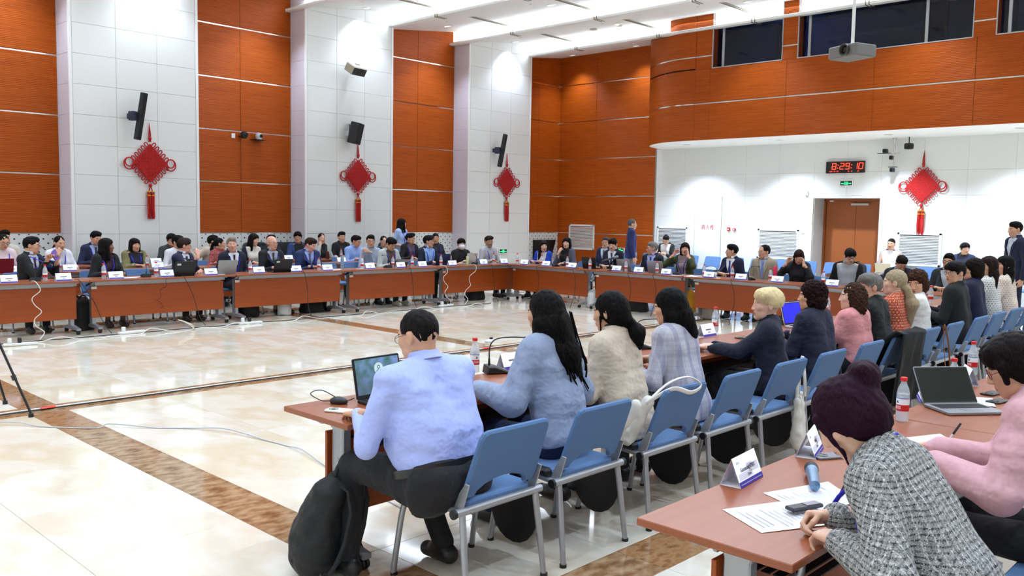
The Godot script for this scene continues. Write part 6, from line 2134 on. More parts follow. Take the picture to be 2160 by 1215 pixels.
	person({l = "black haired person hidden behind the bald man", p = Vector3(9.72, 0, -16.38), y = 0, t = 1.251, lean = 8, top = "tee", sl = 1.0, tc = "#131316", hy = 10})
	person({l = "man in blue jacket with glasses looking up left", p = Vector3(10.37, 0, -16.38), y = 0, t = 1.320, lean = 8, top = "open", va = 7.0, tc = "#2a4478", sc = "#101014", gl = "#3a3a3a", hair = "fringe", hy = -34, hp = -4})
	person({l = "woman in light grey jacket with her hand at her mouth", p = Vector3(10.97, 0, -16.38), y = 0, t = 1.288, lean = 8, f = true, top = "open", va = 6.0, tc = "#b0b2ac", sc = "#18181e", hair = "pony", arm = "face", hy = -14, sk = "c"})
	person({l = "man in black jacket seated against the middle white pier", p = Vector3(11.49, 0, -16.38), y = 0, t = 1.319, lean = 8, top = "open", tc = "#111113", sc = "#1e1e22", hy = -10})
	person({l = "standing woman in pale blue blouse with long dark hair", p = Vector3(12.85, 0, -15.87), y = 0, t = 1.636, f = true, stand = true, lean = 0, top = "short", tc = "#a8c0ea", hair = "long", hc = "#1a110f", gl = "#8a8a8a", lan = true, hy = 58, tw = 15, arm = "clasp", sk = "c"})
	person({l = "woman with long hair in bright blue blazer", p = Vector3(14.15, 0, -12.54), y = -90, t = 1.219, lean = 16, f = true, top = "open", va = 7.0, tc = "#123fb4", sc = "#d8d2cc", hair = "long", hc = "#1d1310", hy = 40, tw = 12, arm = "fold", sk = "c"})
	person({l = "woman in grey blazer with one hand under her chin", p = Vector3(14.15, 0, -11.89), y = -90, t = 1.310, lean = 8, f = true, top = "open", va = 6.0, tc = "#4f505a", sc = "#17171c", hair = "bob", hy = 18, arm = "chin", sk = "p", skirt = true, sh = "#2a1616"})
	person({l = "man in dark suit speaking beside the handheld microphone", p = Vector3(14.15, 0, -10.64), y = -90, t = 1.328, lean = 12, top = "suit", tc = "#12162a", sc = "#eef0f4", tie = "#24407e", hair = "fringe", hy = 14, hp = 10, arm = "fold", sk = "c"})
	person({l = "grey haired man with black glasses turned in profile", p = Vector3(14.15, 0, -9.72), y = -90, t = 1.283, lean = 8, top = "suit", tc = "#161a26", sc = "#a9b8ea", tie = "#17287a", hc = "#807c78", gl = "#101010", hy = -40, sk = "e", lan = true, arm = "lap"})
	person({l = "woman in olive blazer holding both hands to her ears", p = Vector3(14.15, 0, -9.00), y = -90, t = 1.299, lean = 8, f = true, top = "open", va = 6.0, tc = "#3a4122", sc = "#a08c8e", lan = true, hair = "bob", hc = "#26150f", arm = "ears", hy = 32, sk = "e"})
	person({l = "man in navy suit turned towards the far corner", p = Vector3(14.15, 0, -7.97), y = -90, t = 1.300, lean = 10, top = "suit", tc = "#131838", sc = "#eef0f4", tie = "#26389a", gl = "#8a8a8a", glr = 0.0015, hy = -42, tw = -12, arm = "fold"})
	person({l = "man in beige jacket and lilac tie with glasses", p = Vector3(14.15, 0, -7.37), y = -90, t = 1.313, lean = 8, top = "suit", va = 11.0, tc = "#a0937e", sc = "#aeb8cc", tie = "#7e88c8", gl = "#7a6a5a", hair = "receding", hy = -24, arm = "lap"})
	person({l = "woman in black cardigan looking down holding her earpieces", p = Vector3(14.15, 0, -6.72), y = -90, t = 1.257, lean = 12, f = true, top = "open", tc = "#101014", sc = "#1b1620", hair = "bob", hc = "#26120d", arm = "ears", hp = 24, hy = 22})
	person({l = "young man in black blazer with glasses looking down", p = Vector3(14.15, 0, -5.90), y = -90, t = 1.312, lean = 8, top = "open", va = 9.0, tc = "#111113", sc = "#a6a9b0", gl = "#2a2424", hair = "fringe", hp = 22, hy = 34, tw = 10, arm = "lap", sk = "p"})
	person({l = "man with glasses bent forward behind the grey blond ponytail", p = Vector3(14.15, 0, -5.05), y = -90, t = 1.235, lean = 14, top = "suit", tc = "#191b22", sc = "#a9b0c8", gl = "#555050", hp = 34, hy = 36, arm = "fold"})
	person({l = "man with heavy black glasses in charcoal suit", p = Vector3(14.15, 0, -4.35), y = -90, t = 1.293, lean = 8, top = "suit", tc = "#22242a", sc = "#c0c4ce", gl = "#0c0c0c", glr = 0.003, hy = 4, arm = "fold"})
	person({l = "older man with glasses in navy suit behind the speaker", p = Vector3(15.50, 0, -11.91), y = -90, t = 1.312, lean = 8, top = "suit", tc = "#1a2348", sc = "#dfe3ee", tie = "#3a4670", gl = "#6a6a6a", hc = "#4a4542", hy = 22, arm = "lap"})
	person({l = "young man in black jacket using his phone by the wall", p = Vector3(19.42, 0, -12.93), y = -90, t = 1.313, lean = 8, top = "open", va = 8.0, tc = "#111113", sc = "#e4e4e6", hp = 30, hy = 18, gl = "#555555", lw = Vector3(0.06, 0.84, 0.3), rw = Vector3(-0.06, 0.84, 0.3), rh = "phone", lh = "phone"})
	person({l = "man in white shirt and grey jacket holding a laptop by the door", p = Vector3(19.42, 0, -7.19), y = -90, t = 1.402, lean = 0, top = "open", va = 11.0, tc = "#9c9ca2", sc = "#f2f2f2", hy = 4, hair = "buzz", arm = "laptop", rw = Vector3(-0.1, 0.72, 0.34), lw = Vector3(0.12, 0.72, 0.34)})
	person({l = "man in navy hooded jacket sitting alone against the end wall", p = Vector3(19.42, 0, -5.72), y = -90, t = 1.359, lean = 0, top = "open", tc = "#1d2444", sc = "#171b30", gl = "#7a7a7a", hair = "fringe", hy = 42, arm = "lap"})
	person({l = "standing older man in navy jacket beside the timber wall", p = Vector3(17.00, 0, -12.37), y = 44, t = 1.719, stand = true, lean = 2, top = "open", va = 4.0, tc = "#20275a", sc = "#c4c8d4", lan = true, hc = "#5d5855", hair = "receding", gl = "#8a8a8a", arm = "hang", pc = "#77777d", hem = -0.12})
	person({l = "man in navy suit walking past the right edge", p = Vector3(15.60, 0, -3.81), y = -136, t = 1.792, stand = true, lean = 4, top = "suit", tc = "#161c38", sc = "#cdd2e0", arm = "hang", pc = "#161c38", hem = -0.12, hp = 4})
	person({l = "big man in pale blue shirt with glasses, seen from behind", p = Vector3(2.65, 0, -2.96), y = 180, t = 1.289, lean = 16, near = true, tc = "#aab6ee", tuck = true, belt = true, hem = 0.03, w = 1.3, belly = 0.05, hair = "buzz", hc = "#14100f", gl = "#3a3a3a", hy = 12, hp = 12, wr = 0.012, arm = "laptop", rw = Vector3(-0.12, 0.8, 0.42), lw = Vector3(0.2, 0.79, 0.38), kn = [Vector3(-0.17, 0.53, 0.42), Vector3(0.2, 0.53, 0.42)], an = [Vector3(-0.2, 0.09, 0.2), Vector3(0.24, 0.09, 0.4)]})
	person({l = "woman in grey blue jacket with long wavy black hair", p = Vector3(3.54, 0, -2.98), y = 180, t = 1.333, lean = 14, f = true, near = true, tc = "#8e9ab4", puff = 0.022, grow = 0.012, hem = -0.02, wr = 0.012, hair = "long", hx = wavy_hair, strands = 26, hc = "#0d0908", hy = 6, hp = 6, pc = "#1b2444", arm = "table", lw = Vector3(0.26, 0.79, 0.4), ld = Vector3(-0.1, -0.05, 1)})
	person({l = "woman in cream blazer with low black ponytail and pearl tie", p = Vector3(4.12, 0, -2.98), y = 180, t = 1.299, lean = 14, f = true, near = true, top = "open", tc = "#cdbda9", sc = "#2a2a30", hair = "pony", hx = low_tail, pearl = Vector3(-0.035, -0.062, -0.137), hc = "#0b0808", hy = 14, hp = 8, arm = "fold", wr = 0.008})
	person({l = "woman in pale checked blazer with straight black hair", p = Vector3(4.75, 0, -2.98), y = 180, t = 1.288, lean = 14, f = true, near = true, top = "open", tm = plaid(), tc = "#b9b9c4", sc = "#17171c", hair = "long", hx = straight_hair, hc = "#0a0808", hy = 20, hp = 10, arm = "write", wr = 0.006})
	person({l = "woman with short blond hair in navy blazer", p = Vector3(5.94, 0, -2.98), y = 180, t = 1.241, lean = 10, f = true, near = true, top = "open", tc = "#131a2e", sc = "#17171c", hair = "pixie", hc = "#e0cb9c", lan = true, badge = false, hy = 16, tw = 28, sk = "p", arm = "fold", rw = Vector3(0.14, 0.79, 0.44), lw = Vector3(0.26, 0.79, 0.42), rd = Vector3(0.5, 0, 1), ld = Vector3(-0.1, 0, 1)})
	person({l = "woman with bushy dark red hair in navy blazer", p = Vector3(6.68, 0, -2.98), y = 180, t = 1.259, lean = 10, f = true, near = true, top = "open", tc = "#141a32", sc = "#17171c", hair = "mop", hc = "#1f0a0d", hy = 16, arm = "laptop", w = 1.06})
	person({l = "woman with curly brown hair in pink short sleeved blouse", p = Vector3(7.45, 0, -2.98), y = 180, t = 1.215, lean = 10, f = true, near = true, top = "short", tc = "#d88f90", hair = "curly", hc = "#3b2519", hy = 25, arm = "fold", sk = "p", puff = 0.02, collar = false, w = 1.05})
	person({l = "grey haired man in black jacket with glasses in profile", p = Vector3(7.92, 0, -2.98), y = 180, t = 1.279, lean = 12, near = true, top = "suit", lapel = false, tc = "#131315", sc = "#17171a", hair = "side", hc = "#77726e", gl = "#3a3a40", hy = 46, hp = 6, sk = "e", arm = "fold"})
	person({l = "woman with grey blond ponytail in orange patterned dress", p = Vector3(8.38, 0, -2.98), y = 180, t = 1.297, lean = 8, f = true, near = true, top = "vee", tm = dotted(hx("#b8431f"), hx("#ead9c4")), tc = "#b8431f", hair = "pony", hx = blond_tail, hc = "#a8977a", hy = 20, sk = "p"})
	person({l = "woman in white sweater with sunglasses pushed up on her hair", p = Vector3(8.86, 0, -2.98), y = 180, t = 1.279, lean = 4, f = true, near = true, top = "tee", sl = 1.0, tc = "#eae8e6", hair = "mop", hc = "#3b2417", lan = true, badge = false, hy = 62, tw = 25, hp = 10, sk = "a", arm = "lap", w = 1.12, wr = 0.01})
	person({l = "man in black suit with glasses and purple lanyard in profile", p = Vector3(10.14, 0, -2.98), y = 180, t = 1.332, lean = 8, top = "suit", tc = "#121214", sc = "#b8c0da", gl = "#6a6a6a", lan = true, hair = "fringe", hy = 58, arm = "fold"})
	person({l = "woman in navy with short dark brown hair", p = Vector3(10.76, 0, -2.98), y = 180, t = 1.344, lean = 8, f = true, tc = "#151a38", hair = "mop", hc = "#170f0c", hy = 25, lan = true})
	person({l = "woman with glasses in black and white patterned blouse", p = Vector3(11.35, 0, -2.98), y = 180, t = 1.364, lean = 8, f = true, tm = dotted(hx("#e6e4de"), hx("#17171a")), tc = "#dddddd", hair = "long", hc = "#231611", gl = "#2a2a2a", hy = 55})
	person({l = "woman with long black hair in floral blouse", p = Vector3(12.04, 0, -2.98), y = 180, t = 1.355, lean = 8, f = true, tm = dotted(hx("#e8ddd0"), hx("#b06a4a")), tc = "#dddddd", hair = "long", hc = "#0d0b0b", hy = 40})
	person({l = "woman in black and white tweed jacket bent over her papers", p = Vector3(2.62, 0, -0.62), y = 180, t = 1.258, lean = 36, f = true, near = true, top = "shirt", tm = tweed(), tc = "#8a8a88", hem = -0.1, grow = 0.012, puff = 0.006, collar = false, lan = true, badge = false, hair = "pony", hx = plum_bun, pearl = Vector3(-0.035, 0.09, -0.135), hc = "#23091c", hy = 18, hp = 38, hr = 4, arm = "write", rw = Vector3(-0.05, 0.81, 0.5), rd = Vector3(0.55, -0.2, 0.9), lw = Vector3(0.14, 0.8, 0.4), ld = Vector3(-0.55, 0, 1), lh = "cup", wr = 0.005, sk = "c"})
	person({l = "woman with short dark hair in pink jacket writing at the right", p = Vector3(3.80, 0, -0.62), y = 180, t = 1.307, lean = 24, f = true, near = true, tc = "#d4a3aa", puff = 0.022, grow = 0.012, wr = 0.013, hair = "fringe", hx = short_bob, hc = "#150d0c", gl = "#6a1f24", hy = 22, hp = 24, arm = "write", rw = Vector3(0.0, 0.81, 0.58), lw = Vector3(0.2, 0.8, 0.5), ld = Vector3(-0.4, 0, 1), lh = "cup", sk = "a"})

# ---------------------------------------------------------------- table things
const TT := 0.75
var protos := {}
func put(kind: String, called: String, at: Vector3, turn: float, label: String, category: String, group := "") -> Node3D:
	var o: Node3D = protos[kind].duplicate()
	o.name = numbered(called)
	add_child(o)
	o.position = at
	o.rotation.y = deg_to_rad(turn)
	tag(o, label, category, group)
	return o
func bottle_proto(near: bool) -> Node3D:
	var o := Node3D.new()
	var seg := 24 if near else 14
	var pet := StandardMaterial3D.new()
	pet.transparency = BaseMaterial3D.TRANSPARENCY_ALPHA
	pet.albedo_color = Color(0.9, 0.94, 0.97, 0.3)
	pet.roughness = 0.06
	var g := G.new()
	g.lathe([Vector2(0, 0.004), Vector2(0.024, 0.0), Vector2(0.031, 0.006), Vector2(0.031, 0.05), Vector2(0.0295, 0.054), Vector2(0.0295, 0.118), Vector2(0.031, 0.122), Vector2(0.031, 0.14), Vector2(0.026, 0.165), Vector2(0.015, 0.19), Vector2(0.0135, 0.2), Vector2(0.0135, 0.206)], Transform3D(), seg)
	part("bottle_body", g, pet, o)
	g = G.new()
	g.lathe([Vector2(0.031, 0.054), Vector2(0.0312, 0.086)], Transform3D(), seg)
	part("red_label", g, mat(hx("#c8161a"), 0.35), o)
	g = G.new()
	g.lathe([Vector2(0.0312, 0.086), Vector2(0.031, 0.118)], Transform3D(), seg)
	part("white_label", g, mat(hx("#e9ecf0"), 0.35), o)
	g = G.new()
	g.lathe([Vector2(0.0315, 0.116), Vector2(0.0315, 0.119)], Transform3D(), seg)
	part("blue_line", g, mat(hx("#2c4f9e"), 0.4), o)
	g = G.new()
	g.lathe([Vector2(0, 0.203), Vector2(0.0155, 0.203), Vector2(0.0165, 0.206), Vector2(0.0165, 0.219), Vector2(0.0145, 0.222), Vector2(0, 0.222)], Transform3D(), seg)
	part("cap", g, mat(hx("#d8201c"), 0.35), o)
	if near:
		g = G.new()
		g.lathe([Vector2(0, 0.006), Vector2(0.0285, 0.008), Vector2(0.0285, 0.138), Vector2(0, 0.138)], Transform3D(), 20)
		var wm := StandardMaterial3D.new()
		wm.transparency = BaseMaterial3D.TRANSPARENCY_ALPHA
		wm.albedo_color = Color(0.9, 0.95, 1.0, 0.12)
		wm.roughness = 0.02
		part("water", g, wm, o)
		for s in 2:  # a few strokes and a tree mark on the label, front and back
			g = G.new()
			for k in 4:
				for q in [[0, 0.006, 0.0075, 0.0014], [0, 0.0, 0.0075, 0.0014], [0, -0.006, 0.0075, 0.0014], [0, 0, 0.0014, 0.013]]:
					var x: float = (k - 1.5) * 0.0095 + q[0]
					g.box(Vector3.ZERO, Vector3(q[2], q[3], 0.0008), 0.0, Transform3D(Basis(Vector3.UP, x / 0.0312 + PI * s), Vector3(sin(x / 0.0312 + PI * s) * 0.0314, 0.072 + q[1], cos(x / 0.0312 + PI * s) * 0.0314)))
			part("lettering", g, mat(hx("#f4f4f4"), 0.5), o)
			g = G.new()
			for k in 3: g.box(Vector3.ZERO, Vector3(0.012 - k * 0.003, 0.004, 0.0008), 0.0, Transform3D(Basis(Vector3.UP, PI * s), Vector3(0, 0.096 + k * 0.004, 0.0315 * (1 - 2 * s))))
			part("tree_mark", g, mat(hx("#1c5a34"), 0.5), o)
	return o
func card_proto(w: float) -> Node3D:
	var o := Node3D.new()
	var g := G.new()
	var d := 0.042; var h := 0.105
	g.strip([[Vector3(-w / 2, 0.001, d), Vector3(-w / 2, h, 0), Vector3(-w / 2, 0.001, -d)], [Vector3(w / 2, 0.001, d), Vector3(w / 2, h, 0), Vector3(w / 2, 0.001, -d)]], 0.0012)
	g.box(Vector3(0, 0.0012, 0), Vector3(w, 0.0012, d * 2))
	part("folded_card", g, mat(hx("#eeecf2"), 0.6), o)
	for s in 2:
		var x := Transform3D(Basis(Vector3.UP, PI * s) * Basis(Vector3.RIGHT, -atan2(d, h)), Vector3(0, h * 0.5, d * 0.5 * (1 - 2 * s)))
		g = G.new()
		g.box(Vector3(0, -0.044, 0.0014), Vector3(w, 0.02, 0.0006), 0.0, x)
		part("purple_band", g, mat(hx("#4632a8"), 0.5), o)
		g = G.new()
		g.box(Vector3(0, 0.006, 0.0014), Vector3(w * 0.42, 0.011, 0.0005), 0.0, x)
		g.box(Vector3(0, -0.017, 0.0014), Vector3(w * 0.18, 0.008, 0.0005), 0.0, x)
		part("printed_name", g, mat(hx("#77757e"), 0.6), o)
	return o
func near_card(at: Vector3, turn: float, label: String, name_line: String, country: String) -> void:
	var o := thing("name_card", label, "name card", at, turn, "white folded name cards")
	var w := 0.21; var d := 0.042; var h := 0.105
	var g := G.new()
	g.strip([[Vector3(-w / 2, 0.001, d), Vector3(-w / 2, h, 0), Vector3(-w / 2, 0.001, -d)], [Vector3(w / 2, 0.001, d), Vector3(w / 2, h, 0), Vector3(w / 2, 0.001, -d)]], 0.0012)
	g.box(Vector3(0, 0.0012, 0), Vector3(w, 0.0012, d * 2))
	part("folded_card", g, mat(hx("#eeecf3"), 0.6), o)
	for s in 2:
		var x := Transform3D(Basis(Vector3.UP, PI * s) * Basis(Vector3.RIGHT, -atan2(d, h)), Vector3(0, h * 0.5, d * 0.5 * (1 - 2 * s)))
		g = G.new()
		g.box(Vector3(0, -0.045, 0.0014), Vector3(w, 0.021, 0.0006), 0.0, x)
		part("purple_band", g, mat(hx("#3f2ca0"), 0.5), o)
		g = G.new()
		for q in [[0.05, 0.0, 0.09, 0.03], [-0.03, -0.018, 0.12, 0.022], [0.02, 0.01, 0.05, 0.022]]: g.box(Vector3(q[0], q[1], 0.0011), Vector3(q[2], q[3], 0.0004), 0.0, x)
		part("printed_picture", g, mat(hx("#e2deea"), 0.6), o)
		for q in [["UPOV", 0.011, -0.073, 0.033, "#6a6878", "Droid Sans"], [name_line, 0.019, 0.0, 0.004, "#2c2a33", "Droid Serif"], [country, 0.013, 0.0, -0.02, "#4a4752", "Droid Serif"], ["The Third Session of Technical Working Party on Testing Methods and Techniques", 0.0048, 0.0, -0.046, "#e6e2f6", "Droid Serif"]]:
			if q[0] == "": continue
			var tm := textg(q[0], q[1], 0.0003, q[5], q[1] > 0.018)
			tm.material = mat(hx(q[4]), 0.6)
			var mi := partm("print", tm, o)
			mi.transform = x * Transform3D(Basis(), Vector3(q[2], q[3], 0.002))
func laptop(at: Vector3, turn: float, open: float, body: Color, screen: Material, label: String, emblem := "", group := "") -> Node3D:  # user towards +z
	var o := thing("laptop", label, "laptop", at, turn, group)
	var bm := mat(body, 0.35, 0.4)
	var g := G.new()
	g.prism(rrect(0.325, 0.225, 0.012), 0.016, Transform3D(Basis(Vector3(1, 0, 0), Vector3(0, 0, 1), Vector3(0, -1, 0)), Vector3(0, 0.018, 0)), 0.003)
	part("base", g, bm, o)
	g = G.new()
	for r in 5:
		for c in 13: g.box(Vector3(-0.132 + c * 0.022, 0.019, -0.07 + r * 0.02), Vector3(0.018, 0.002, 0.016))
	var kb := part("keyboard", g, mat(hx("#1c1c1e"), 0.6), o)
	kb.set_meta("kind", "stuff")
	g = G.new()
	g.box(Vector3(0, 0.0185, 0.065), Vector3(0.1, 0.001, 0.06))
	part("touchpad", g, mat(body.darkened(0.15), 0.4), o)
	var x := Transform3D(Basis(Vector3.RIGHT, deg_to_rad(90.0 - open)), Vector3(0, 0.017, -0.108))
	g = G.new()
	g.prism(rrect(0.325, 0.215, 0.01), 0.007, x * Transform3D(Basis(), Vector3(0, 0.108, -0.007)), 0.002)
	part("lid", g, bm, o)
	g = G.new()
	g.box(Vector3(0, 0.108, 0.0005), Vector3(0.317, 0.205, 0.001), 0.0, x)
	part("bezel", g, mat(hx("#101012"), 0.3), o)
	g = G.new()
	g.quad_uv(x * Vector3(-0.15, 0.02, 0.0016), x * Vector3(0.15, 0.02, 0.0016), x * Vector3(0.15, 0.205, 0.0016), x * Vector3(-0.15, 0.205, 0.0016))
	part("screen", g, screen, o)
	if emblem != "":
		g = G.new()
		if emblem == "round":
			g.lathe([Vector2(0.012, 0), Vector2(0.015, 0), Vector2(0.015, 0.0008), Vector2(0.012, 0.0008)], x * Transform3D(Basis(Vector3(1, 0, 0), Vector3(0, 0, -1), Vector3(0, 1, 0)), Vector3(0, 0.11, -0.0068)), 18)
			g.box(Vector3(0, 0.11, -0.0076), Vector3(0.012, 0.003, 0.0008), 0.0, x)
		elif emblem == "sticker":
			g.lathe([Vector2(0, 0), Vector2(0.024, 0), Vector2(0.024, 0.0006), Vector2(0, 0.0006)], x * Transform3D(Basis(Vector3(1, 0, 0), Vector3(0, 0, -1), Vector3(0, 1, 0)), Vector3(-0.05, 0.17, -0.0068)), 16)
		else:
			g.box(Vector3(0.1, 0.17, -0.0074), Vector3(0.06, 0.028, 0.0008), 0.0, x)
		part("emblem", g, mat(hx("#c3c6cc") if emblem != "sticker" else hx("#b02a3a"), 0.4), o)
	return o
func mic_proto() -> Node3D:  # neck leans to +z
	var o := Node3D.new()
	var dk := mat(hx("#1a1b1d"), 0.45)
	var g := G.new()
	g.prism(PackedVector2Array([Vector2(-0.075, 0), Vector2(0.075, 0), Vector2(0.07, 0.018), Vector2(-0.02, 0.05), Vector2(-0.065, 0.05)]), 0.125, Transform3D(Basis(Vector3(0, 0, 1), Vector3(0, 1, 0), Vector3(-1, 0, 0)), Vector3(0.0625, 0, 0)), 0.008)
	part("base", g, dk, o)
	g = G.new()
	g.box(Vector3(0, 0.037, 0.025), Vector3(0.1, 0.002, 0.07), 0.0, Transform3D(Basis(Vector3.RIGHT, 0.33), Vector3(0, 0.003, 0.0)))
	part("control_panel", g, mat(hx("#3a3c40"), 0.5), o)
	g = G.new()
	g.tube([Vector3(0, 0.05, -0.045), Vector3(0, 0.095, -0.045)], [0.009, 0.006], 8)
	g.tube(arcp([Vector3(0, 0.09, -0.045), Vector3(0, 0.17, -0.04), Vector3(0.0, 0.215, 0.0), Vector3(0, 0.225, 0.1), Vector3(0, 0.22, 0.19)], 5), 0.0042, 6)
	part("gooseneck", g, dk, o)
	g = G.new()
	g.tube([Vector3(0, 0.22, 0.185), Vector3(0, 0.217, 0.235)], [0.007, 0.008], 8)
	part("mic_head", g, dk, o)
	return o
func paper(at: Vector3, turn: float, w: float, h: float, label: String, group := "papers on the tables") -> void:
	var o := thing("paper", label, "paper", at, turn, group)
	var g := G.new()
	var rows := []
	for j in 5:
		var r := []
		for i in 5:
			var u := i / 4.0; var v := j / 4.0
			r.append(Vector3((u - 0.5) * w, 0.0015 + 0.012 * pow(absf(u - 0.5) * 2.0, 3.0) * v * (1.0 if i > 2 else 0.3), (v - 0.5) * h))
		rows.append(r)
	rows.reverse()
	g.strip(rows, 0.0008)
	part("sheet", g, mat(hx("#e9e9ee"), 0.6), o)
	g = G.new()
	for k in 14:
		if k == 3: continue
		g.box(Vector3(-w * 0.04 * (k % 3), 0.0035 + 0.0003 * k, -h * 0.4 + k * h * 0.058), Vector3(w * (0.72 - 0.12 * (k % 4)), 0.0003, h * 0.011))
	part("printed_lines", g, mat(hx("#b4b4bc"), 0.7), o).set_meta("kind", "stuff")
func phone(at: Vector3, turn: float, c: Color, label: String) -> void:
	var o := thing("phone", label, "phone", at, turn)
	var g := G.new()
	g.prism(rrect(0.075, 0.155, 0.012), 0.009, Transform3D(Basis(Vector3(1, 0, 0), Vector3(0, 0, 1), Vector3(0, -1, 0)), Vector3(0, 0.01, 0)), 0.002)
	part("casing", g, mat(c, 0.25), o)
	g = G.new()
	g.lathe([Vector2(0.02, 0), Vector2(0.024, 0), Vector2(0.024, 0.002), Vector2(0.02, 0.002)], xf(Vector3(0, 0.01, -0.04)), 20)
	g.lathe([Vector2(0, 0), Vector2(0.012, 0), Vector2(0.012, 0.0012), Vector2(0, 0.0012)], xf(Vector3(0, 0.01, -0.04)), 16)
	part("camera_ring", g, mat(hx("#6f736c"), 0.3, 0.6), o)
func pen(a: Vector3, b: Vector3, c: Color, label: String) -> void:
	var o := thing("pen", label, "pen", a)
	var d := b - a
	var g := G.new()
	g.tube([d * 0.08, d * 0.6], 0.0048, 8)
	part("barrel", g, mat(c, 0.3), o)
	g = G.new()
	g.tube([d * 0.6, d], [0.0055, 0.0052], 8)
	part("cap", g, mat(hx("#141416"), 0.3), o)
	g = G.new()
	g.tube([Vector3.ZERO, d * 0.08], [0.001, 0.0045], 8)
	part("tip", g, mat(hx("#b8b8bc"), 0.3, 0.8), o)
func cable(pts: Array, r: float, c: Color, label: String, group := "cables") -> void:
	var g := G.new()
	g.tube(arcp(pts, 6), r, 6)
	solo("cable", g, mat(c, 0.5), label, "cable", Vector3.ZERO, 0, group)
func power_strip(at: Vector3, turn: float, label: String, plugs: int) -> void:
	var o := thing("power_strip", label, "power strip", at, turn, "white power strips")
	var g := G.new()
	g.box(Vector3(0, 0.02, 0), Vector3(0.38, 0.036, 0.075), 0.008)
	part("body", g, mat(hx("#e6e6e4"), 0.4), o)
	g = G.new()
	for i in 4:
		for q in [-0.008, 0.008]: g.box(Vector3(-0.12 + i * 0.07 + q, 0.0385, 0.01), Vector3(0.003, 0.001, 0.012))
	part("sockets", g, mat(hx("#3a3a3a"), 0.6), o)
	for i in plugs:
		g = G.new()
		g.box(Vector3(-0.12 + i * 0.11, 0.07, 0), Vector3(0.045, 0.065, 0.05), 0.008)
		part("plug", g, mat(hx("#efefec") if i % 2 == 0 else hx("#1a1a1a"), 0.4), o)
func soft_bag(at: Vector3, turn: float, s: Vector3, c: Color, label: String, called := "bag", cat := "bag") -> Node3D:
	var o := thing(called, label, cat, at, turn)
	var pr := []
	for x in [-1.0, 1.0]:
		for z in [-1.0, 1.0]:
			pr.append(cap(Vector3(x * s.x * 0.3, s.y * 0.13, z * s.z * 0.2), Vector3(x * s.x * 0.24, s.y * 0.8, z * s.z * 0.12), s.x * 0.2, s.x * 0.16, 0.1))
	pr.append(cap(Vector3(0, s.y * 0.15, 0), Vector3(0, s.y * 0.85, 0), s.z * 0.34, s.z * 0.3, 0.1))
	pr.append(cut(Vector3.ZERO, Vector3(0, -1, 0)))
	meshpart("body", mesh_sdf(pr, 0.016, noise(6.0, 2, int(at.x * 10.0)), 0.014), cloth(c, 0.75), o)
	var g := G.new()
	g.tube(arcp([Vector3(-0.06, s.y * 0.95, 0), Vector3(-0.03, s.y * 1.12, 0.01), Vector3(0.03, s.y * 1.12, 0.01), Vector3(0.06, s.y * 0.95, 0)]), 0.009, 6)
	part("handle", g, cloth(c, 0.75), o)
	return o
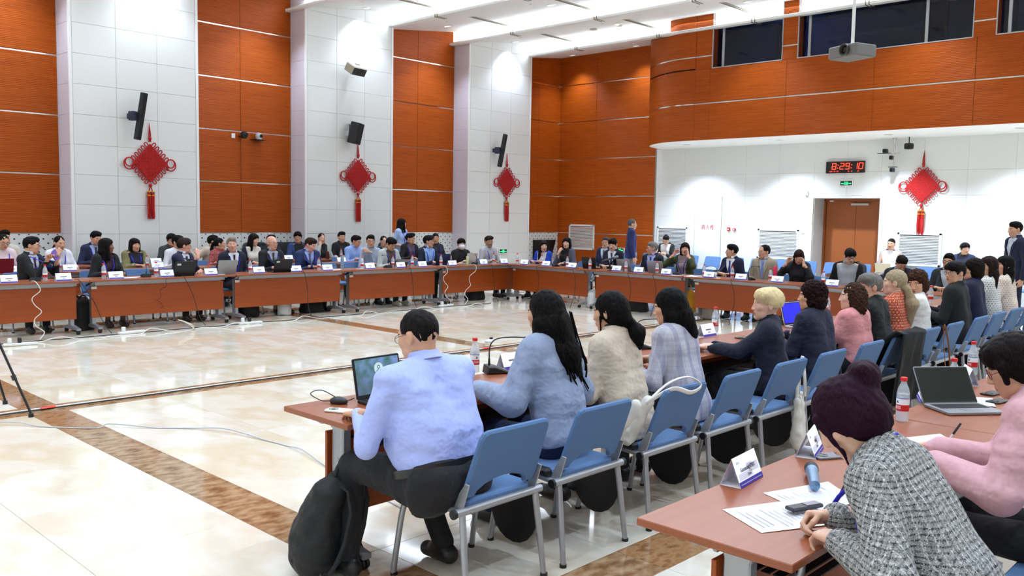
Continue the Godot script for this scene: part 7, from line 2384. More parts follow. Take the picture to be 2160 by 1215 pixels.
func build_props() -> void:
	protos["bottle"] = bottle_proto(false)
	protos["bottle_near"] = bottle_proto(true)
	protos["card"] = card_proto(0.2)
	protos["mic"] = mic_proto()
	place_props()
	var dark_screen := mat(hx("#0c0d10"), 0.2)
	# big man's laptop: lock screen with a round portrait sign
	var im := Image.create(160, 100, false, Image.FORMAT_RGB8)
	var nz := noise(0.02, 3, 77)
	for y in 100:
		for x in 160:
			var a := nz.get_noise_2d(x, y) * 0.9 + 0.5
			var c := hx("#7d9fd8").lerp(hx("#3f6f62"), clampf(a, 0, 1)).lerp(hx("#54607c"), y / 100.0 * 0.7)
			if Vector2(x - 84, y - 30).length() < 17.0: c = hx("#c9e6ee")
			var hd := absf(Vector2(x - 84, y - 26).length() - 4.5) < 0.9
			var bd := absf(Vector2((x - 84) * 0.8, y - 41).length() - 7.5) < 0.9 and y < 41
			if hd or bd: c = hx("#46606c")
			if absf(x - 84) < 15 and absf(y - 72) < 3.5: c = hx("#e4ecf2")
			im.set_pixel(x, y, c)
	var sm := StandardMaterial3D.new()
	sm.albedo_color = Color(0.1, 0.1, 0.1)
	sm.emission_enabled = true
	sm.emission_texture = ImageTexture.create_from_image(im)
	sm.emission = Color(1, 1, 1)
	sm.emission_operator = BaseMaterial3D.EMISSION_OP_MULTIPLY
	sm.emission_energy_multiplier = 0.7
	sm.roughness = 0.25
	var lp := laptop(Vector3(2.86, TT, -3.58), 3, 102, hx("#2b2b2e"), sm, "black laptop with a lock screen in front of the big man")
	var tm := textg("HAN", 0.013, 0.0003, "Droid Sans")
	tm.material = mat(hx("#f0f4f8"), 0.5)
	var tx := partm("screen_text", tm, lp)
	tx.transform = Transform3D(Basis(Vector3.RIGHT, deg_to_rad(90.0 - 102.0)), Vector3(0.008, 0.017, -0.108)) * Transform3D(Basis(), Vector3(0, 0.1, 0.0025))
	laptop(Vector3(7.75, TT, -3.62), -6, 105, hx("#c9cbd0"), glow(hx("#2a2ad0"), 0.6), "silver laptop with a blue screen before the dark red haired woman")
	laptop(Vector3(4.98, TT, -1.42), -38, 122, hx("#8f9093"), dark_screen, "open grey laptop with a red sticker in the foreground row", "sticker")
	laptop(Vector3(6.05, TT, -12.72), 180, 105, hx("#1a1a1c"), dark_screen, "black laptop with a pale label beside the notebook writing woman", "label")
	laptop(Vector3(6.75, TT, -12.76), 182, 105, hx("#8d8f90"), dark_screen, "grey laptop in front of the chin resting man")
	laptop(Vector3(7.72, TT, -12.72), 178, 108, hx("#17171a"), dark_screen, "black laptop with a silver emblem between grey haired and bald man", "label")
	laptop(Vector3(11.45, TT, -12.95), 170, 105, hx("#17264e"), dark_screen, "dark blue laptop in front of the navy blazer man")
	laptop(Vector3(12.15, TT, -12.9), 186, 100, hx("#c6c3bc"), dark_screen, "pale silver laptop in front of the masked man")
	laptop(Vector3(13.35, TT, -10.6), 92, 104, hx("#1f2022"), dark_screen, "black laptop with a round emblem before the speaking man", "round")
	laptop(Vector3(13.35, TT, -9.75), 86, 106, hx("#8b8d90"), dark_screen, "grey laptop in front of the man in profile")
	laptop(Vector3(13.4, TT, -9.1), 94, 106, hx("#8b8d90"), dark_screen, "grey laptop in front of the olive blazer woman")
	laptop(Vector3(4.1, TT, -14.55), 180, 105, hx("#8c1f2e"), dark_screen, "dark red laptop on the second left row at the left edge")
	laptop(Vector3(19.05, 0.66, -7.15), 92, 112, hx("#b8b09a"), dark_screen, "beige grey laptop on the lap of the man by the door")
	phone(Vector3(2.52, TT, -3.58), 25, hx("#e3e6de"), "white phone with a round camera ring beside the black laptop")
	phone(Vector3(6.62, TT, -3.62), 70, hx("#3b4238"), "dark phone lying before the blond woman")
	phone(Vector3(3.55, TT, -1.52), 60, hx("#77797f"), "grey phone lying behind the silver microphone")
	phone(Vector3(5.6, TT, -1.45), 80, hx("#1a1a1c"), "black phone, farther of two near the pink jacket woman")
	phone(Vector3(5.38, TT, -1.36), 80, hx("#1c1c20"), "black phone, nearer of two near the pink jacket woman")
	phone(Vector3(6.62, TT, -12.62), 80, hx("#dcdfe6"), "white phone beside the grey laptop of the chin resting man")
	phone(Vector3(18.98, 0.84, -12.92), 90, hx("#1b1b1d"), "black phone held by the young man at the end wall")
	var hp := thing("phone", "purple phone held up by the man with the headset", "phone", Vector3(4.4, 1.08, -13.1), 30)
	var g := G.new()
	g.prism(rrect(0.075, 0.155, 0.012), 0.01, Transform3D(Basis(Vector3(0, 0, 1), 0.6), Vector3.ZERO), 0.002)
	part("casing", g, mat(hx("#7a5fc0"), 0.35), hp)
	# mouse with its cord
	var ms := thing("mouse", "small black mouse with its cord beside the white phone", "mouse", Vector3(2.62, TT, -3.74), 30)
	meshpart("shell", mesh_sdf([ell(Vector3(0, 0.012, 0), Vector3(0.03, 0.026, 0.05)), cut(Vector3.ZERO, Vector3(0, -1, 0))], 0.005), mat(hx("#141414"), 0.35), ms)
	g = G.new()
	g.tube(arcp([Vector3(0, 0.012, -0.045), Vector3(0.0, 0.01, -0.1), Vector3(-0.08, 0.06, -0.12), Vector3(-0.07, 0.08, -0.06), Vector3(0.05, 0.006, 0.0), Vector3(0.13, 0.006, 0.03)], 6), 0.0025, 5)
	part("cord", g, mat(hx("#141414"), 0.5), ms)
	# handheld microphone, pens, papers on the front desk
	var hm := thing("microphone", "silver blue handheld microphone lying by the tweed jacket woman", "microphone", Vector3(3.24, TT + 0.028, -1.46), -62)
	g = G.new()
	g.lathe([Vector2(0, -0.02), Vector2(0.018, -0.016), Vector2(0.0265, 0.0), Vector2(0.027, 0.03), Vector2(0.025, 0.045)], xf(Vector3.ZERO, -90), 16)
	part("head_grille", g, mat(hx("#131316"), 0.6), hm)
	g = G.new()
	g.lathe([Vector2(0.025, 0.045), Vector2(0.024, 0.05), Vector2(0.0225, 0.06), Vector2(0.019, 0.24), Vector2(0, 0.245)], Transform3D(Basis(Vector3(1, 0, 0), Vector3(0, 0, 1), Vector3(0, -1, 0)), Vector3.ZERO), 16)
	part("handle", g, mat(hx("#6f8fae"), 0.3, 0.5), hm)
	hm.get_node("head_grille").transform = Transform3D(Basis(Vector3(1, 0, 0), deg_to_rad(180)), Vector3.ZERO)
	paper(Vector3(2.72, TT, -1.3), 62, 0.23, 0.36, "stapled printed pages at the corner of the front table")
	paper(Vector3(2.98, TT, -1.32), 66, 0.21, 0.3, "printed page under the writing hand of the tweed jacket woman")
	paper(Vector3(5.25, TT, -1.5), 20, 0.21, 0.3, "white printed page behind the open grey laptop")
	paper(Vector3(4.1, TT, -1.3), 60, 0.21, 0.3, "page under the hands of the pink jacket woman")
	paper(Vector3(7.05, TT, -3.45), 20, 0.21, 0.3, "white page beside the dark red haired woman")
	paper(Vector3(5.25, TT, -12.72), 10, 0.3, 0.2, "open notebook pages of the woman writing on the left")
	paper(Vector3(8.8, TT, -12.75), 0, 0.3, 0.2, "white pages before the bright navy suit man")
	paper(Vector3(9.45, TT, -12.7), 5, 0.3, 0.2, "sheet of paper on the empty place of the left row")
	paper(Vector3(13.15, TT, -8.55), 80, 0.21, 0.3, "white sheets left of the navy suit man turned away")
	paper(Vector3(13.12, TT, -8.2), 95, 0.21, 0.3, "second white sheets at the olive blazer woman's table end")
	pen(Vector3(3.0, TT + 0.006, -1.25), Vector3(3.0, TT + 0.13, -1.2), hx("#1d1a2c"), "dark pen in the writing hand of the tweed jacket woman")
	pen(Vector3(4.0, TT + 0.006, -1.22), Vector3(4.04, TT + 0.13, -1.16), hx("#d9dce2"), "white and black pen held by the pink jacket woman")
	pen(Vector3(5.05, TT + 0.006, -12.8), Vector3(5.02, TT + 0.12, -12.9), hx("#2f62c8"), "blue pen of the woman writing in her notebook")
	var pc := thing("pen_case", "flat dark pen case held by the tweed jacket woman", "pen case", Vector3(2.8, TT + 0.02, -1.28), 70)
	g = G.new()
	g.box(Vector3.ZERO, Vector3(0.045, 0.014, 0.14), 0.005)
	part("case", g, mat(hx("#1f1626"), 0.3), pc)
	g = G.new()
	g.box(Vector3(0, 0.008, 0.03), Vector3(0.03, 0.002, 0.06), 0.0)
	part("clip", g, mat(hx("#8b8794"), 0.3, 0.8), pc)
	# cups and flasks
	for q in [[13.22, -6.72, "tall bright pink flask in front of the woman holding her earpieces", "#d81c55", 0.03, 0.25, TT], [10.72, -15.72, "dark red lidded cup on the third left row", "#5a1218", 0.036, 0.17, TT], [12.02, -12.75, "pale green flask beside the silver laptop", "#c4dca0", 0.028, 0.17, TT], [19.2, -7.4, "white flask standing by the far right wall seats", "#e4e4e4", 0.03, 0.2, 0.47], [8.98, -12.72, "clear blue grey water flask near the empty chairs", "#7e93a0", 0.03, 0.24, TT]]:
		var o := thing("flask", q[2], "flask", Vector3(q[0], q[6], q[1]))
		g = G.new()
		g.lathe([Vector2(0, 0), Vector2(q[4], 0), Vector2(q[4], q[5] * 0.8), Vector2(q[4] * 0.95, q[5] * 0.82), Vector2(0, q[5] * 0.82)], Transform3D(), 18)
		part("body", g, mat(hx(q[3]), 0.3), o)
		g = G.new()
		g.lathe([Vector2(q[4] * 0.93, q[5] * 0.82), Vector2(q[4] * 0.96, q[5] * 0.98), Vector2(q[4] * 0.85, q[5]), Vector2(0, q[5])], Transform3D(), 18)
		part("lid", g, mat(hx(q[3]).lightened(0.08), 0.3), o)
	var tb := thing("tissue_box", "white tissue packet right of the grey blazer woman's card", "tissues", Vector3(13.1, TT, -10.95), 80)
	g = G.new()
	g.box(Vector3(0, 0.025, 0), Vector3(0.2, 0.05, 0.11), 0.012)
	part("packet", g, mat(hx("#e6e8ea"), 0.6), tb)
	g = G.new()
	g.strip([[Vector3(-0.05, 0.05, 0), Vector3(0, 0.05, 0.01), Vector3(0.05, 0.05, 0)], [Vector3(-0.06, 0.085, 0.02), Vector3(0, 0.1, 0), Vector3(0.05, 0.08, -0.02)]], 0.002)
	part("tissue", g, mat(hx("#f4f4f4"), 0.8), tb)
	g = G.new()
	g.box(Vector3.ZERO, Vector3(0.3, 0.012, 0.2), 0.004)
	solo("folder", g, mat(hx("#c8141c"), 0.4), "red folder on the table before the beige jacket man", "folder", Vector3(13.2, TT + 0.007, -7.3), 80)
	g = G.new()
	g.prism(rrect(0.34, 0.14, 0.06), 0.24, xf(Vector3(0, 0.07, -0.12)), 0.05)
	solo("handbag", g, mat(hx("#2a1d16"), 0.45), "dark brown leather handbag on the table by the young light grey man", "handbag", Vector3(10.35, TT, -12.85), 10)
	# handheld microphone on its table stand, pointed at the speaker
	var st := thing("microphone", "handheld microphone on a short stand before the speaking man", "microphone", Vector3(13.05, TT, -9.95), 0)
	g = G.new()
	g.lathe([Vector2(0, 0), Vector2(0.06, 0), Vector2(0.055, 0.012), Vector2(0.008, 0.02), Vector2(0.008, 0.2), Vector2(0, 0.2)], Transform3D(), 16)
	part("stand", g, blackp, st)
	g = G.new()
	g.tube([Vector3(-0.06, 0.17, -0.15), Vector3(0.03, 0.25, 0.06)], [0.016, 0.02], 10)
	part("handle", g, mat(hx("#2b2d30"), 0.4), st)
	g = G.new()
	g.tube([Vector3(0.03, 0.25, 0.06), Vector3(0.06, 0.275, 0.13)], [0.026, 0.024], 10)
	part("head_grille", g, mat(hx("#7c7f84"), 0.4, 0.6), st)
	# ---- floor: cables, strips, tripod, bags
	var rg := RandomNumberGenerator.new(); rg.seed = 21
	var pts := []
	for i in 26: pts.append(Vector3(3.2 + i * 0.36, 0.008, -12.22 - 0.02 * (i % 3)))
	cable(pts, 0.006, hx("#141414"), "long black cable along the floor before the far left tables")
	pts = []
	for i in 34: pts.append(Vector3(3.6 + i * 0.25, 0.008 + (0.05 if i % 5 == 2 else 0.0), -12.1 + rg.randf_range(-0.1, 0.1)))
	cable(pts, 0.006, hx("#e4e2da"), "crooked white cable along the floor before the far left tables")
	pts = []
	for i in 14: pts.append(Vector3(5.8 + cos(i * 0.9) * 0.12, 0.01 + absf(sin(i * 0.45)) * 0.16, -12.05 + sin(i * 0.9) * 0.05))
	cable(pts, 0.0055, hx("#e6dfca"), "coil of cream cable on the floor in front of the left tables")
	pts = []
	for i in 20: pts.append(Vector3(-1.0 + i * 0.75, 0.008, -8.06 + rg.randf_range(-0.01, 0.01)))
	cable(pts, 0.007, hx("#e8e6de"), "white cable taped along the brown marble band")
	pts = []
	for i in 20: pts.append(Vector3(-1.0 + i * 0.75, 0.008, -8.02 + rg.randf_range(-0.01, 0.01)))
	cable(pts, 0.006, hx("#26221f"), "black cable taped along the brown marble band")
	pts = []
	for q in [[1.2, -8.3], [2.14, -7.68], [2.35, -7.4], [2.64, -7.06], [2.75, -7.05], [3.0, -6.75], [3.18, -6.57], [3.34, -6.3], [3.43, -5.85], [3.46, -5.6], [3.44, -5.35], [3.36, -4.9], [3.2, -3.9]]: pts.append(Vector3(q[0], 0.007 + 0.02 * (pts.size() % 3 == 1 as int), q[1]))
	cable(pts, 0.005, hx("#b9bcc4"), "thin grey cable running across the marble to the big man's table")
	for q in [[1.6, 0.9], [2.62, 0.12], [7.95, 0.12], [8.95, 0.14]]:
		g = G.new()
		g.box(Vector3.ZERO, Vector3(q[1], 0.003, 0.07), 0.001)
		solo("tape", g, mat(hx("#e0392c"), 0.5), "strip of red tape holding the floor cable, %s" % ["beside the tripod", "where the brown bands cross", "near the adapter", "beyond the adapter"][[1.6, 2.62, 7.95, 8.95].find(q[0])], "tape", Vector3(q[0], 0.014, -8.05), 0, "red tape strips")
	var ad := thing("cable_adapter", "small white adapter with black plugs on the marble band", "adapter", Vector3(8.4, 0, -8.45), 20)
	g = G.new()
	g.box(Vector3(0, 0.02, 0), Vector3(0.16, 0.04, 0.08), 0.01)
	part("body", g, mat(hx("#e2e4e8"), 0.4), ad)
	g = G.new()
	g.box(Vector3(0.06, 0.05, 0), Vector3(0.04, 0.03, 0.04), 0.006)
	part("plug", g, blackp, ad)
	power_strip(Vector3(3.6, 0, -12.0), -8, "white power strip with two plugs at the left end of the tables", 2)
	power_strip(Vector3(5.1, 0, -12.25), 5, "white power strip below the black laptop", 1)
	power_strip(Vector3(6.9, 0, -12.2), -4, "white power strip with a black plug below the grey haired man", 2)
	power_strip(Vector3(11.1, 0, -12.35), 8, "white power strip with two tall chargers below the blue laptop", 2)
	# cables hanging down the panels: [x or z, top, where]
	for q in [[3.95, 0.0, "#e6e2d6", "curled white charger cable hanging over the leftmost table", true], [4.5, 0.4, "#1a1a1a", "black microphone cable hanging over the leftmost table", false], [5.98, 0.3, "#1a1a1a", "black microphone cable hanging below the black laptop's table", false], [8.05, 0.1, "#1a1a1a", "black microphone cable hanging before the bald man", false], [10.32, 0.1, "#1a1a1a", "black microphone cable hanging before the shoulder hugging man", false], [11.2, 0.0, "#e6e2d6", "white charger cable hanging beside the blue laptop", true], [12.0, -0.4, "#e6e2d6", "white charger cable hanging before the masked man", true], [12.45, 0.1, "#1a1a1a", "black microphone cable hanging before the bearded man", false]]:
		pts = []
		for i in 9:
			var t := i / 8.0
			pts.append(Vector3(q[0] + q[1] * t + (sin(t * 16.0) * 0.06 if q[4] else sin(t * 5.0) * 0.04) * (1.0 if t > 0.1 else 0.0), lerpf(0.76, 0.012, pow(t, 0.9)), -12.55 + (0.06 if i > 0 and i < 2 else 0.05) + 0.16 * t * t * t))
		pts.insert(0, Vector3(q[0], 0.757, -12.66))
		cable(pts, 0.0055 if q[4] else 0.0048, hx(q[2]), q[3], "cables hanging from the tables")
	for q in [[-11.7, "black microphone cable hanging before the grey blazer woman"], [-10.75, "black cable hanging at the first table joint of the far right row"], [-9.45, "black cable hanging before the grey haired man in profile"], [-8.9, "black microphone cable hanging before the olive blazer woman"], [-7.35, "black microphone cable hanging before the beige jacket man"]]:
		pts = [Vector3(13.1, 0.757, q[0])]
		for i in 8:
			var t := i / 7.0
			pts.append(Vector3(12.92 - 0.12 * t * t, lerpf(0.75, 0.012, t), q[0] + sin(t * 4.0) * 0.05 + 0.1 * t))
		cable(pts, 0.0048, hx("#1a1a1a"), q[1], "cables hanging from the tables")
	# earphone cord looped on the panel
	pts = [Vector3(5.72, 0.757, -12.62), Vector3(5.72, 0.74, -12.49)]
	for i in 7: pts.append(Vector3(5.71 + 0.012 * (i % 2), 0.7 - i * 0.045, -12.5 if i < 3 else -12.69))
	pts.append_array([Vector3(5.66, 0.4, -12.7), Vector3(5.72, 0.37, -12.7), Vector3(5.76, 0.3, -12.7), Vector3(5.72, 0.27, -12.7)])
	cable(pts, 0.003, hx("#2a1a14"), "thin dark earphone cord looped on the second table's panel", "cables hanging from the tables")
	# tripod
	var tp := thing("tripod", "black camera tripod standing at the left edge", "tripod", Vector3(2.05, 0, -8.2))
	var apex := Vector3(-0.02, 1.35, 0.0)
	for f in [Vector3(0.36, 0.0, 0.38), Vector3(0.36, 0, -0.29), Vector3(-0.42, 0, 0.0)]:
		g = G.new()
		g.tube([apex, apex.lerp(f, 0.5)], 0.015, 8)
		g.tube([apex.lerp(f, 0.5), f + Vector3(0, 0.03, 0)], 0.0105, 8)
		part("leg", g, blackp, tp)
		g = G.new()
		g.tube([apex.lerp(f, 0.47), apex.lerp(f, 0.52)], 0.024, 8)
		g.tube([apex.lerp(f, 0.74), apex.lerp(f, 0.77)], 0.02, 8)
		part("leg_lock", g, mat(hx("#242428"), 0.4), tp)
		g = G.new()
		g.lathe([Vector2(0, 0), Vector2(0.022, 0), Vector2(0.02, 0.03), Vector2(0, 0.04)], xf(f), 10)
		part("foot", g, blackp, tp)
	g = G.new()
	g.lathe([Vector2(0, 1.1), Vector2(0.014, 1.1), Vector2(0.014, 1.34), Vector2(0.035, 1.35), Vector2(0.035, 1.4), Vector2(0.02, 1.48), Vector2(0.05, 1.5), Vector2(0, 1.5)], Transform3D(), 12)
	part("centre_column", g, blackp, tp)
	# big black backpack leaning on the table leg
	var bp := thing("backpack", "large black backpack leaning against the near table's leg", "backpack", Vector3(2.36, 0, -3.5), -148)
	var bpm := cloth(hx("#0f0f12"), 0.7, "fold")
	var pr := [ell(Vector3(0, 0.2, 0.0), Vector3(0.175, 0.21, 0.12), 0.05), cap(Vector3(-0.07, 0.1, 0.02), Vector3(-0.06, 0.4, -0.06), 0.105, 0.085, 0.06), cap(Vector3(0.07, 0.1, 0.02), Vector3(0.06, 0.4, -0.06), 0.105, 0.085, 0.06), ell(Vector3(0, 0.14, 0.1), Vector3(0.13, 0.12, 0.06), 0.03), cut(Vector3.ZERO, Vector3(0, -1, 0))]
	meshpart("body", mesh_sdf(pr, 0.011, noise(7.0, 2, 4), 0.014), bpm, bp)
	for s in [-1.0, 1.0]:
		g = G.new()
		var rows := []
		for q in [[0.05, 0.47, -0.1], [0.075, 0.44, -0.17], [0.085, 0.34, -0.19], [0.1, 0.2, -0.165], [0.13, 0.1, -0.13], [0.17, 0.05, -0.1]]:
			rows.append([Vector3(s * (q[0] - 0.03), q[1], q[2]), Vector3(s * (q[0] + 0.03), q[1], q[2])])
		if s > 0: rows.reverse()
		g.strip(rows, 0.014)
		part("shoulder_strap", g, cloth(hx("#131316"), 0.8), bp)
		g = G.new()
		g.tube(arcp([Vector3(s * 0.17, 0.05, -0.1), Vector3(s * 0.22, 0.09, -0.1), Vector3(s * 0.26, 0.05, -0.09), Vector3(s * 0.28, 0.008, -0.1)]), 0.008, 6, false, 0.4)
		part("webbing_tail", g, cloth(hx("#0c0c0e"), 0.7), bp)
	g = G.new()
	g.tube(arcp([Vector3(-0.05, 0.47, -0.08), Vector3(-0.03, 0.53, -0.09), Vector3(0.03, 0.53, -0.09), Vector3(0.05, 0.47, -0.08)]), 0.011, 8)
	part("grab_handle", g, bpm, bp)
	g = G.new()
	g.tube(arcp([Vector3(-0.15, 0.1, 0.09), Vector3(-0.14, 0.33, 0.03), Vector3(0, 0.46, -0.01), Vector3(0.14, 0.33, 0.03), Vector3(0.15, 0.1, 0.09)]), 0.005, 5)
	part("zip", g, mat(hx("#2c2c30"), 0.4, 0.4), bp)
	g = G.new()
	g.box(Vector3(0.235, 0.08, -0.1), Vector3(0.035, 0.03, 0.01), 0.004)
	part("buckle", g, mat(hx("#1c1c1e"), 0.35), bp)
	# other bags on the floor
	soft_bag(Vector3(4.72, 0, -13.0), 10, Vector3(0.3, 0.44, 0.22), hx("#101013"), "black backpack at the gap between the first two left tables", "backpack", "backpack")
	soft_bag(Vector3(7.35, 0, -13.02), 0, Vector3(0.32, 0.42, 0.22), hx("#121214"), "black bag under the table left of the bald man")
	soft_bag(Vector3(8.55, 0, -13.02), 0, Vector3(0.42, 0.3, 0.26), hx("#0e0e10"), "wide black bag under the bright navy suit man's table")
	soft_bag(Vector3(12.45, 0, -12.95), 0, Vector3(0.4, 0.36, 0.24), hx("#111113"), "black bag under the masked man's table")
	soft_bag(Vector3(7.95, 0, -12.93), 0, Vector3(0.2, 0.3, 0.12), hx("#dcdcdc"), "white paper bag under the bald man's table")
	soft_bag(Vector3(13.4, 0, -9.55), 90, Vector3(0.42, 0.34, 0.26), hx("#0f0f11"), "black bag under the profile man's table in the right row")
	soft_bag(Vector3(13.4, 0, -8.45), 90, Vector3(0.26, 0.5, 0.2), hx("#d99a14"), "mustard yellow backpack between the right row tables", "backpack", "backpack")
	soft_bag(Vector3(13.45, 0, -8.05), 90, Vector3(0.34, 0.34, 0.24), hx("#b9b3ae"), "grey canvas bag under the navy suit man's table")
	soft_bag(Vector3(13.3, 0, -10.55), 60, Vector3(0.3, 0.3, 0.24), hx("#e6e8ea"), "white plastic bag at the first joint of the right row")
	soft_bag(Vector3(5.0, 0, -3.2), 0, Vector3(0.3, 0.34, 0.2), hx("#d9d3ca"), "white printed bag on the floor under the near row")
	var kb := soft_bag(Vector3(19.3, 0.46, -7.85), 90, Vector3(0.4, 0.36, 0.22), hx("#151517"), "black briefcase on a wall chair beside the door")
	kb.name = numbered("briefcase")
	soft_bag(Vector3(19.35, 0.46, -5.2), 90, Vector3(0.4, 0.42, 0.24), hx("#131315"), "black rucksack on a wall chair right of the vent", "backpack", "backpack")
	# totes on the near chairs
	var canvas := cloth(hx("#e2dfd8"), 0.9)
	var tt := thing("tote_bag", "white printed tote bag hanging on a near row chair's corner", "tote bag", Vector3(5.81, 0, -2.72), 200)
	var bag := [cap(Vector3(-0.11, 0.2, 0), Vector3(-0.13, 0.5, 0.01), 0.045, 0.02, 0.08), cap(Vector3(0.11, 0.2, 0), Vector3(0.13, 0.5, 0.01), 0.045, 0.02, 0.08), cap(Vector3(0, 0.2, 0), Vector3(0, 0.5, 0.01), 0.06, 0.02, 0.08), cut(Vector3(0, 0.52, 0), Vector3(0, 1, 0))]
	meshpart("body", mesh_sdf(bag, 0.009, noise(9.0, 2, 3), 0.012), canvas, tt)
	for s in [-1.0, 1.0]:
		g = G.new()
		g.tube(arcp([Vector3(s * 0.06, 0.5, 0.02 * s), Vector3(s * 0.03, 0.62, 0.02 * s), Vector3(-0.02, 0.79, 0.0), Vector3(-0.04 - s * 0.02, 0.62, 0.02 * s), Vector3(-0.08, 0.5, 0.02 * s)]), 0.012, 6, false, 0.3)
		part("handle", g, canvas, tt)
	g = G.new()
	for q in [[0.36, 0.16], [0.345, 0.12], [0.26, 0.05], [0.25, 0.08]]: g.box(Vector3(-0.02, q[0], -0.062), Vector3(q[1], 0.006, 0.003))
	part("printed_lines", g, mat(hx("#55535a"), 0.7), tt)
	tt = thing("tote_bag", "white tote bag looped over the third near row chair", "tote bag", Vector3(3.9, 0, -2.72), 178)
	bag = [cap(Vector3(-0.08, 0.5, 0.16), Vector3(-0.1, 0.72, 0.04), 0.045, 0.03, 0.06), cap(Vector3(0.06, 0.5, 0.18), Vector3(0.02, 0.72, 0.04), 0.05, 0.03, 0.06)]
	meshpart("body", mesh_sdf(bag, 0.009, noise(9.0, 2, 6), 0.014), canvas, tt)
	g = G.new()
	g.tube(arcp([Vector3(-0.1, 0.74, 0.03), Vector3(-0.2, 0.825, -0.02), Vector3(-0.33, 0.85, -0.06), Vector3(-0.4, 0.8, -0.1), Vector3(-0.3, 0.77, -0.1), Vector3(-0.18, 0.8, -0.06), Vector3(-0.06, 0.72, 0.03)], 5), 0.014, 6, false, 0.35)
	part("strap", g, canvas, tt)
	tt = thing("tote_bag", "crumpled white tote bag on the chair beside the tweed jacket woman", "tote bag", Vector3(3.15, 0.45, -0.5), 180)
	bag = [ell(Vector3(0, 0.09, 0), Vector3(0.2, 0.13, 0.13), 0.04), ell(Vector3(0.08, 0.16, 0.03), Vector3(0.09, 0.09, 0.08), 0.03), cut(Vector3.ZERO, Vector3(0, -1, 0))]
	meshpart("body", mesh_sdf(bag, 0.009, noise(8.0, 3, 9), 0.03), canvas, tt)
	# coat, scarf and shoulder strap on chairs
	var ct := thing("coat", "black coat draped over a near row chair", "coat", Vector3(7.6, 0, -2.73), 180)
	var cr := []
	for q in [[0.5, 0.17, 0.24], [0.62, 0.1, 0.25], [0.75, 0.02, 0.25], [0.835, -0.09, 0.24], [0.82, -0.16, 0.25], [0.62, -0.13, 0.27], [0.4, -0.1, 0.27], [0.22, -0.09, 0.26]]:
		var r := []
		for i in 9:
			var u := i / 8.0 * 2.0 - 1.0
			r.append(Vector3(u * q[2], q[0] + 0.01 * cos(u * 6.0), q[1] + 0.02 * sin(u * 9.0 + q[0] * 5.0)))
		cr.append(r)
	g = G.new()
	g.strip(cr, 0.02)
	part("cloth", g, cloth(hx("#0b0b0d"), 0.9), ct)
	var sc := thing("scarf", "white and green patterned scarf over the last near row chair", "scarf", Vector3(11.72, 0, -2.73), 180)
	cr = []
	for q in [[0.6, 0.03], [0.75, -0.03], [0.83, -0.1], [0.81, -0.17], [0.6, -0.15], [0.45, -0.12]]:
		var r := []
		for i in 7:
			var u := i / 6.0 * 2.0 - 1.0
			r.append(Vector3(-0.06 + u * 0.14, q[0], q[1] + 0.02 * sin(u * 8.0)))
		cr.append(r)
	g = G.new()
	g.strip(cr, 0.015)
	part("cloth", g, dotted(hx("#dedccc"), hx("#6b7a3a")), sc)
	var sb := thing("shoulder_bag", "small brown leather bag hanging by a long thin strap", "shoulder bag", Vector3(8.66, 0, -2.62), 180)
	g = G.new()
	g.tube(arcp([Vector3(-0.05, 0.32, 0.0), Vector3(-0.03, 0.6, 0.02), Vector3(0.0, 0.8, 0.06), Vector3(0.04, 0.6, 0.04), Vector3(0.06, 0.32, 0.0)]), 0.008, 6, false, 0.4)
	part("strap", g, mat(hx("#8a5326"), 0.5), sb)
	g = G.new()
	g.prism(rrect(0.2, 0.2, 0.05), 0.07, xf(Vector3(0, 0.22, -0.035)), 0.02)
	part("pouch", g, mat(hx("#7a4520"), 0.5), sb)
	# headset and earpieces
	var hs := thing("headset", "thin black headset microphone at the suited man's cheek", "headset", Vector3(4.23, 1.2, -13.3), 60)
	g = G.new()
	g.tube(arcp([Vector3(0.08, 0.03, 0.0), Vector3(0.085, -0.01, 0.03), Vector3(0.075, -0.05, 0.09)]), 0.003, 5)
	part("boom", g, blackp, hs)
	g = G.new()
	g.lathe([Vector2(0, -0.012), Vector2(0.01, -0.008), Vector2(0.012, 0.0), Vector2(0.01, 0.008), Vector2(0, 0.012)], xf(Vector3(0.075, -0.05, 0.09)), 8)
	part("mic_head", g, blackp, hs)
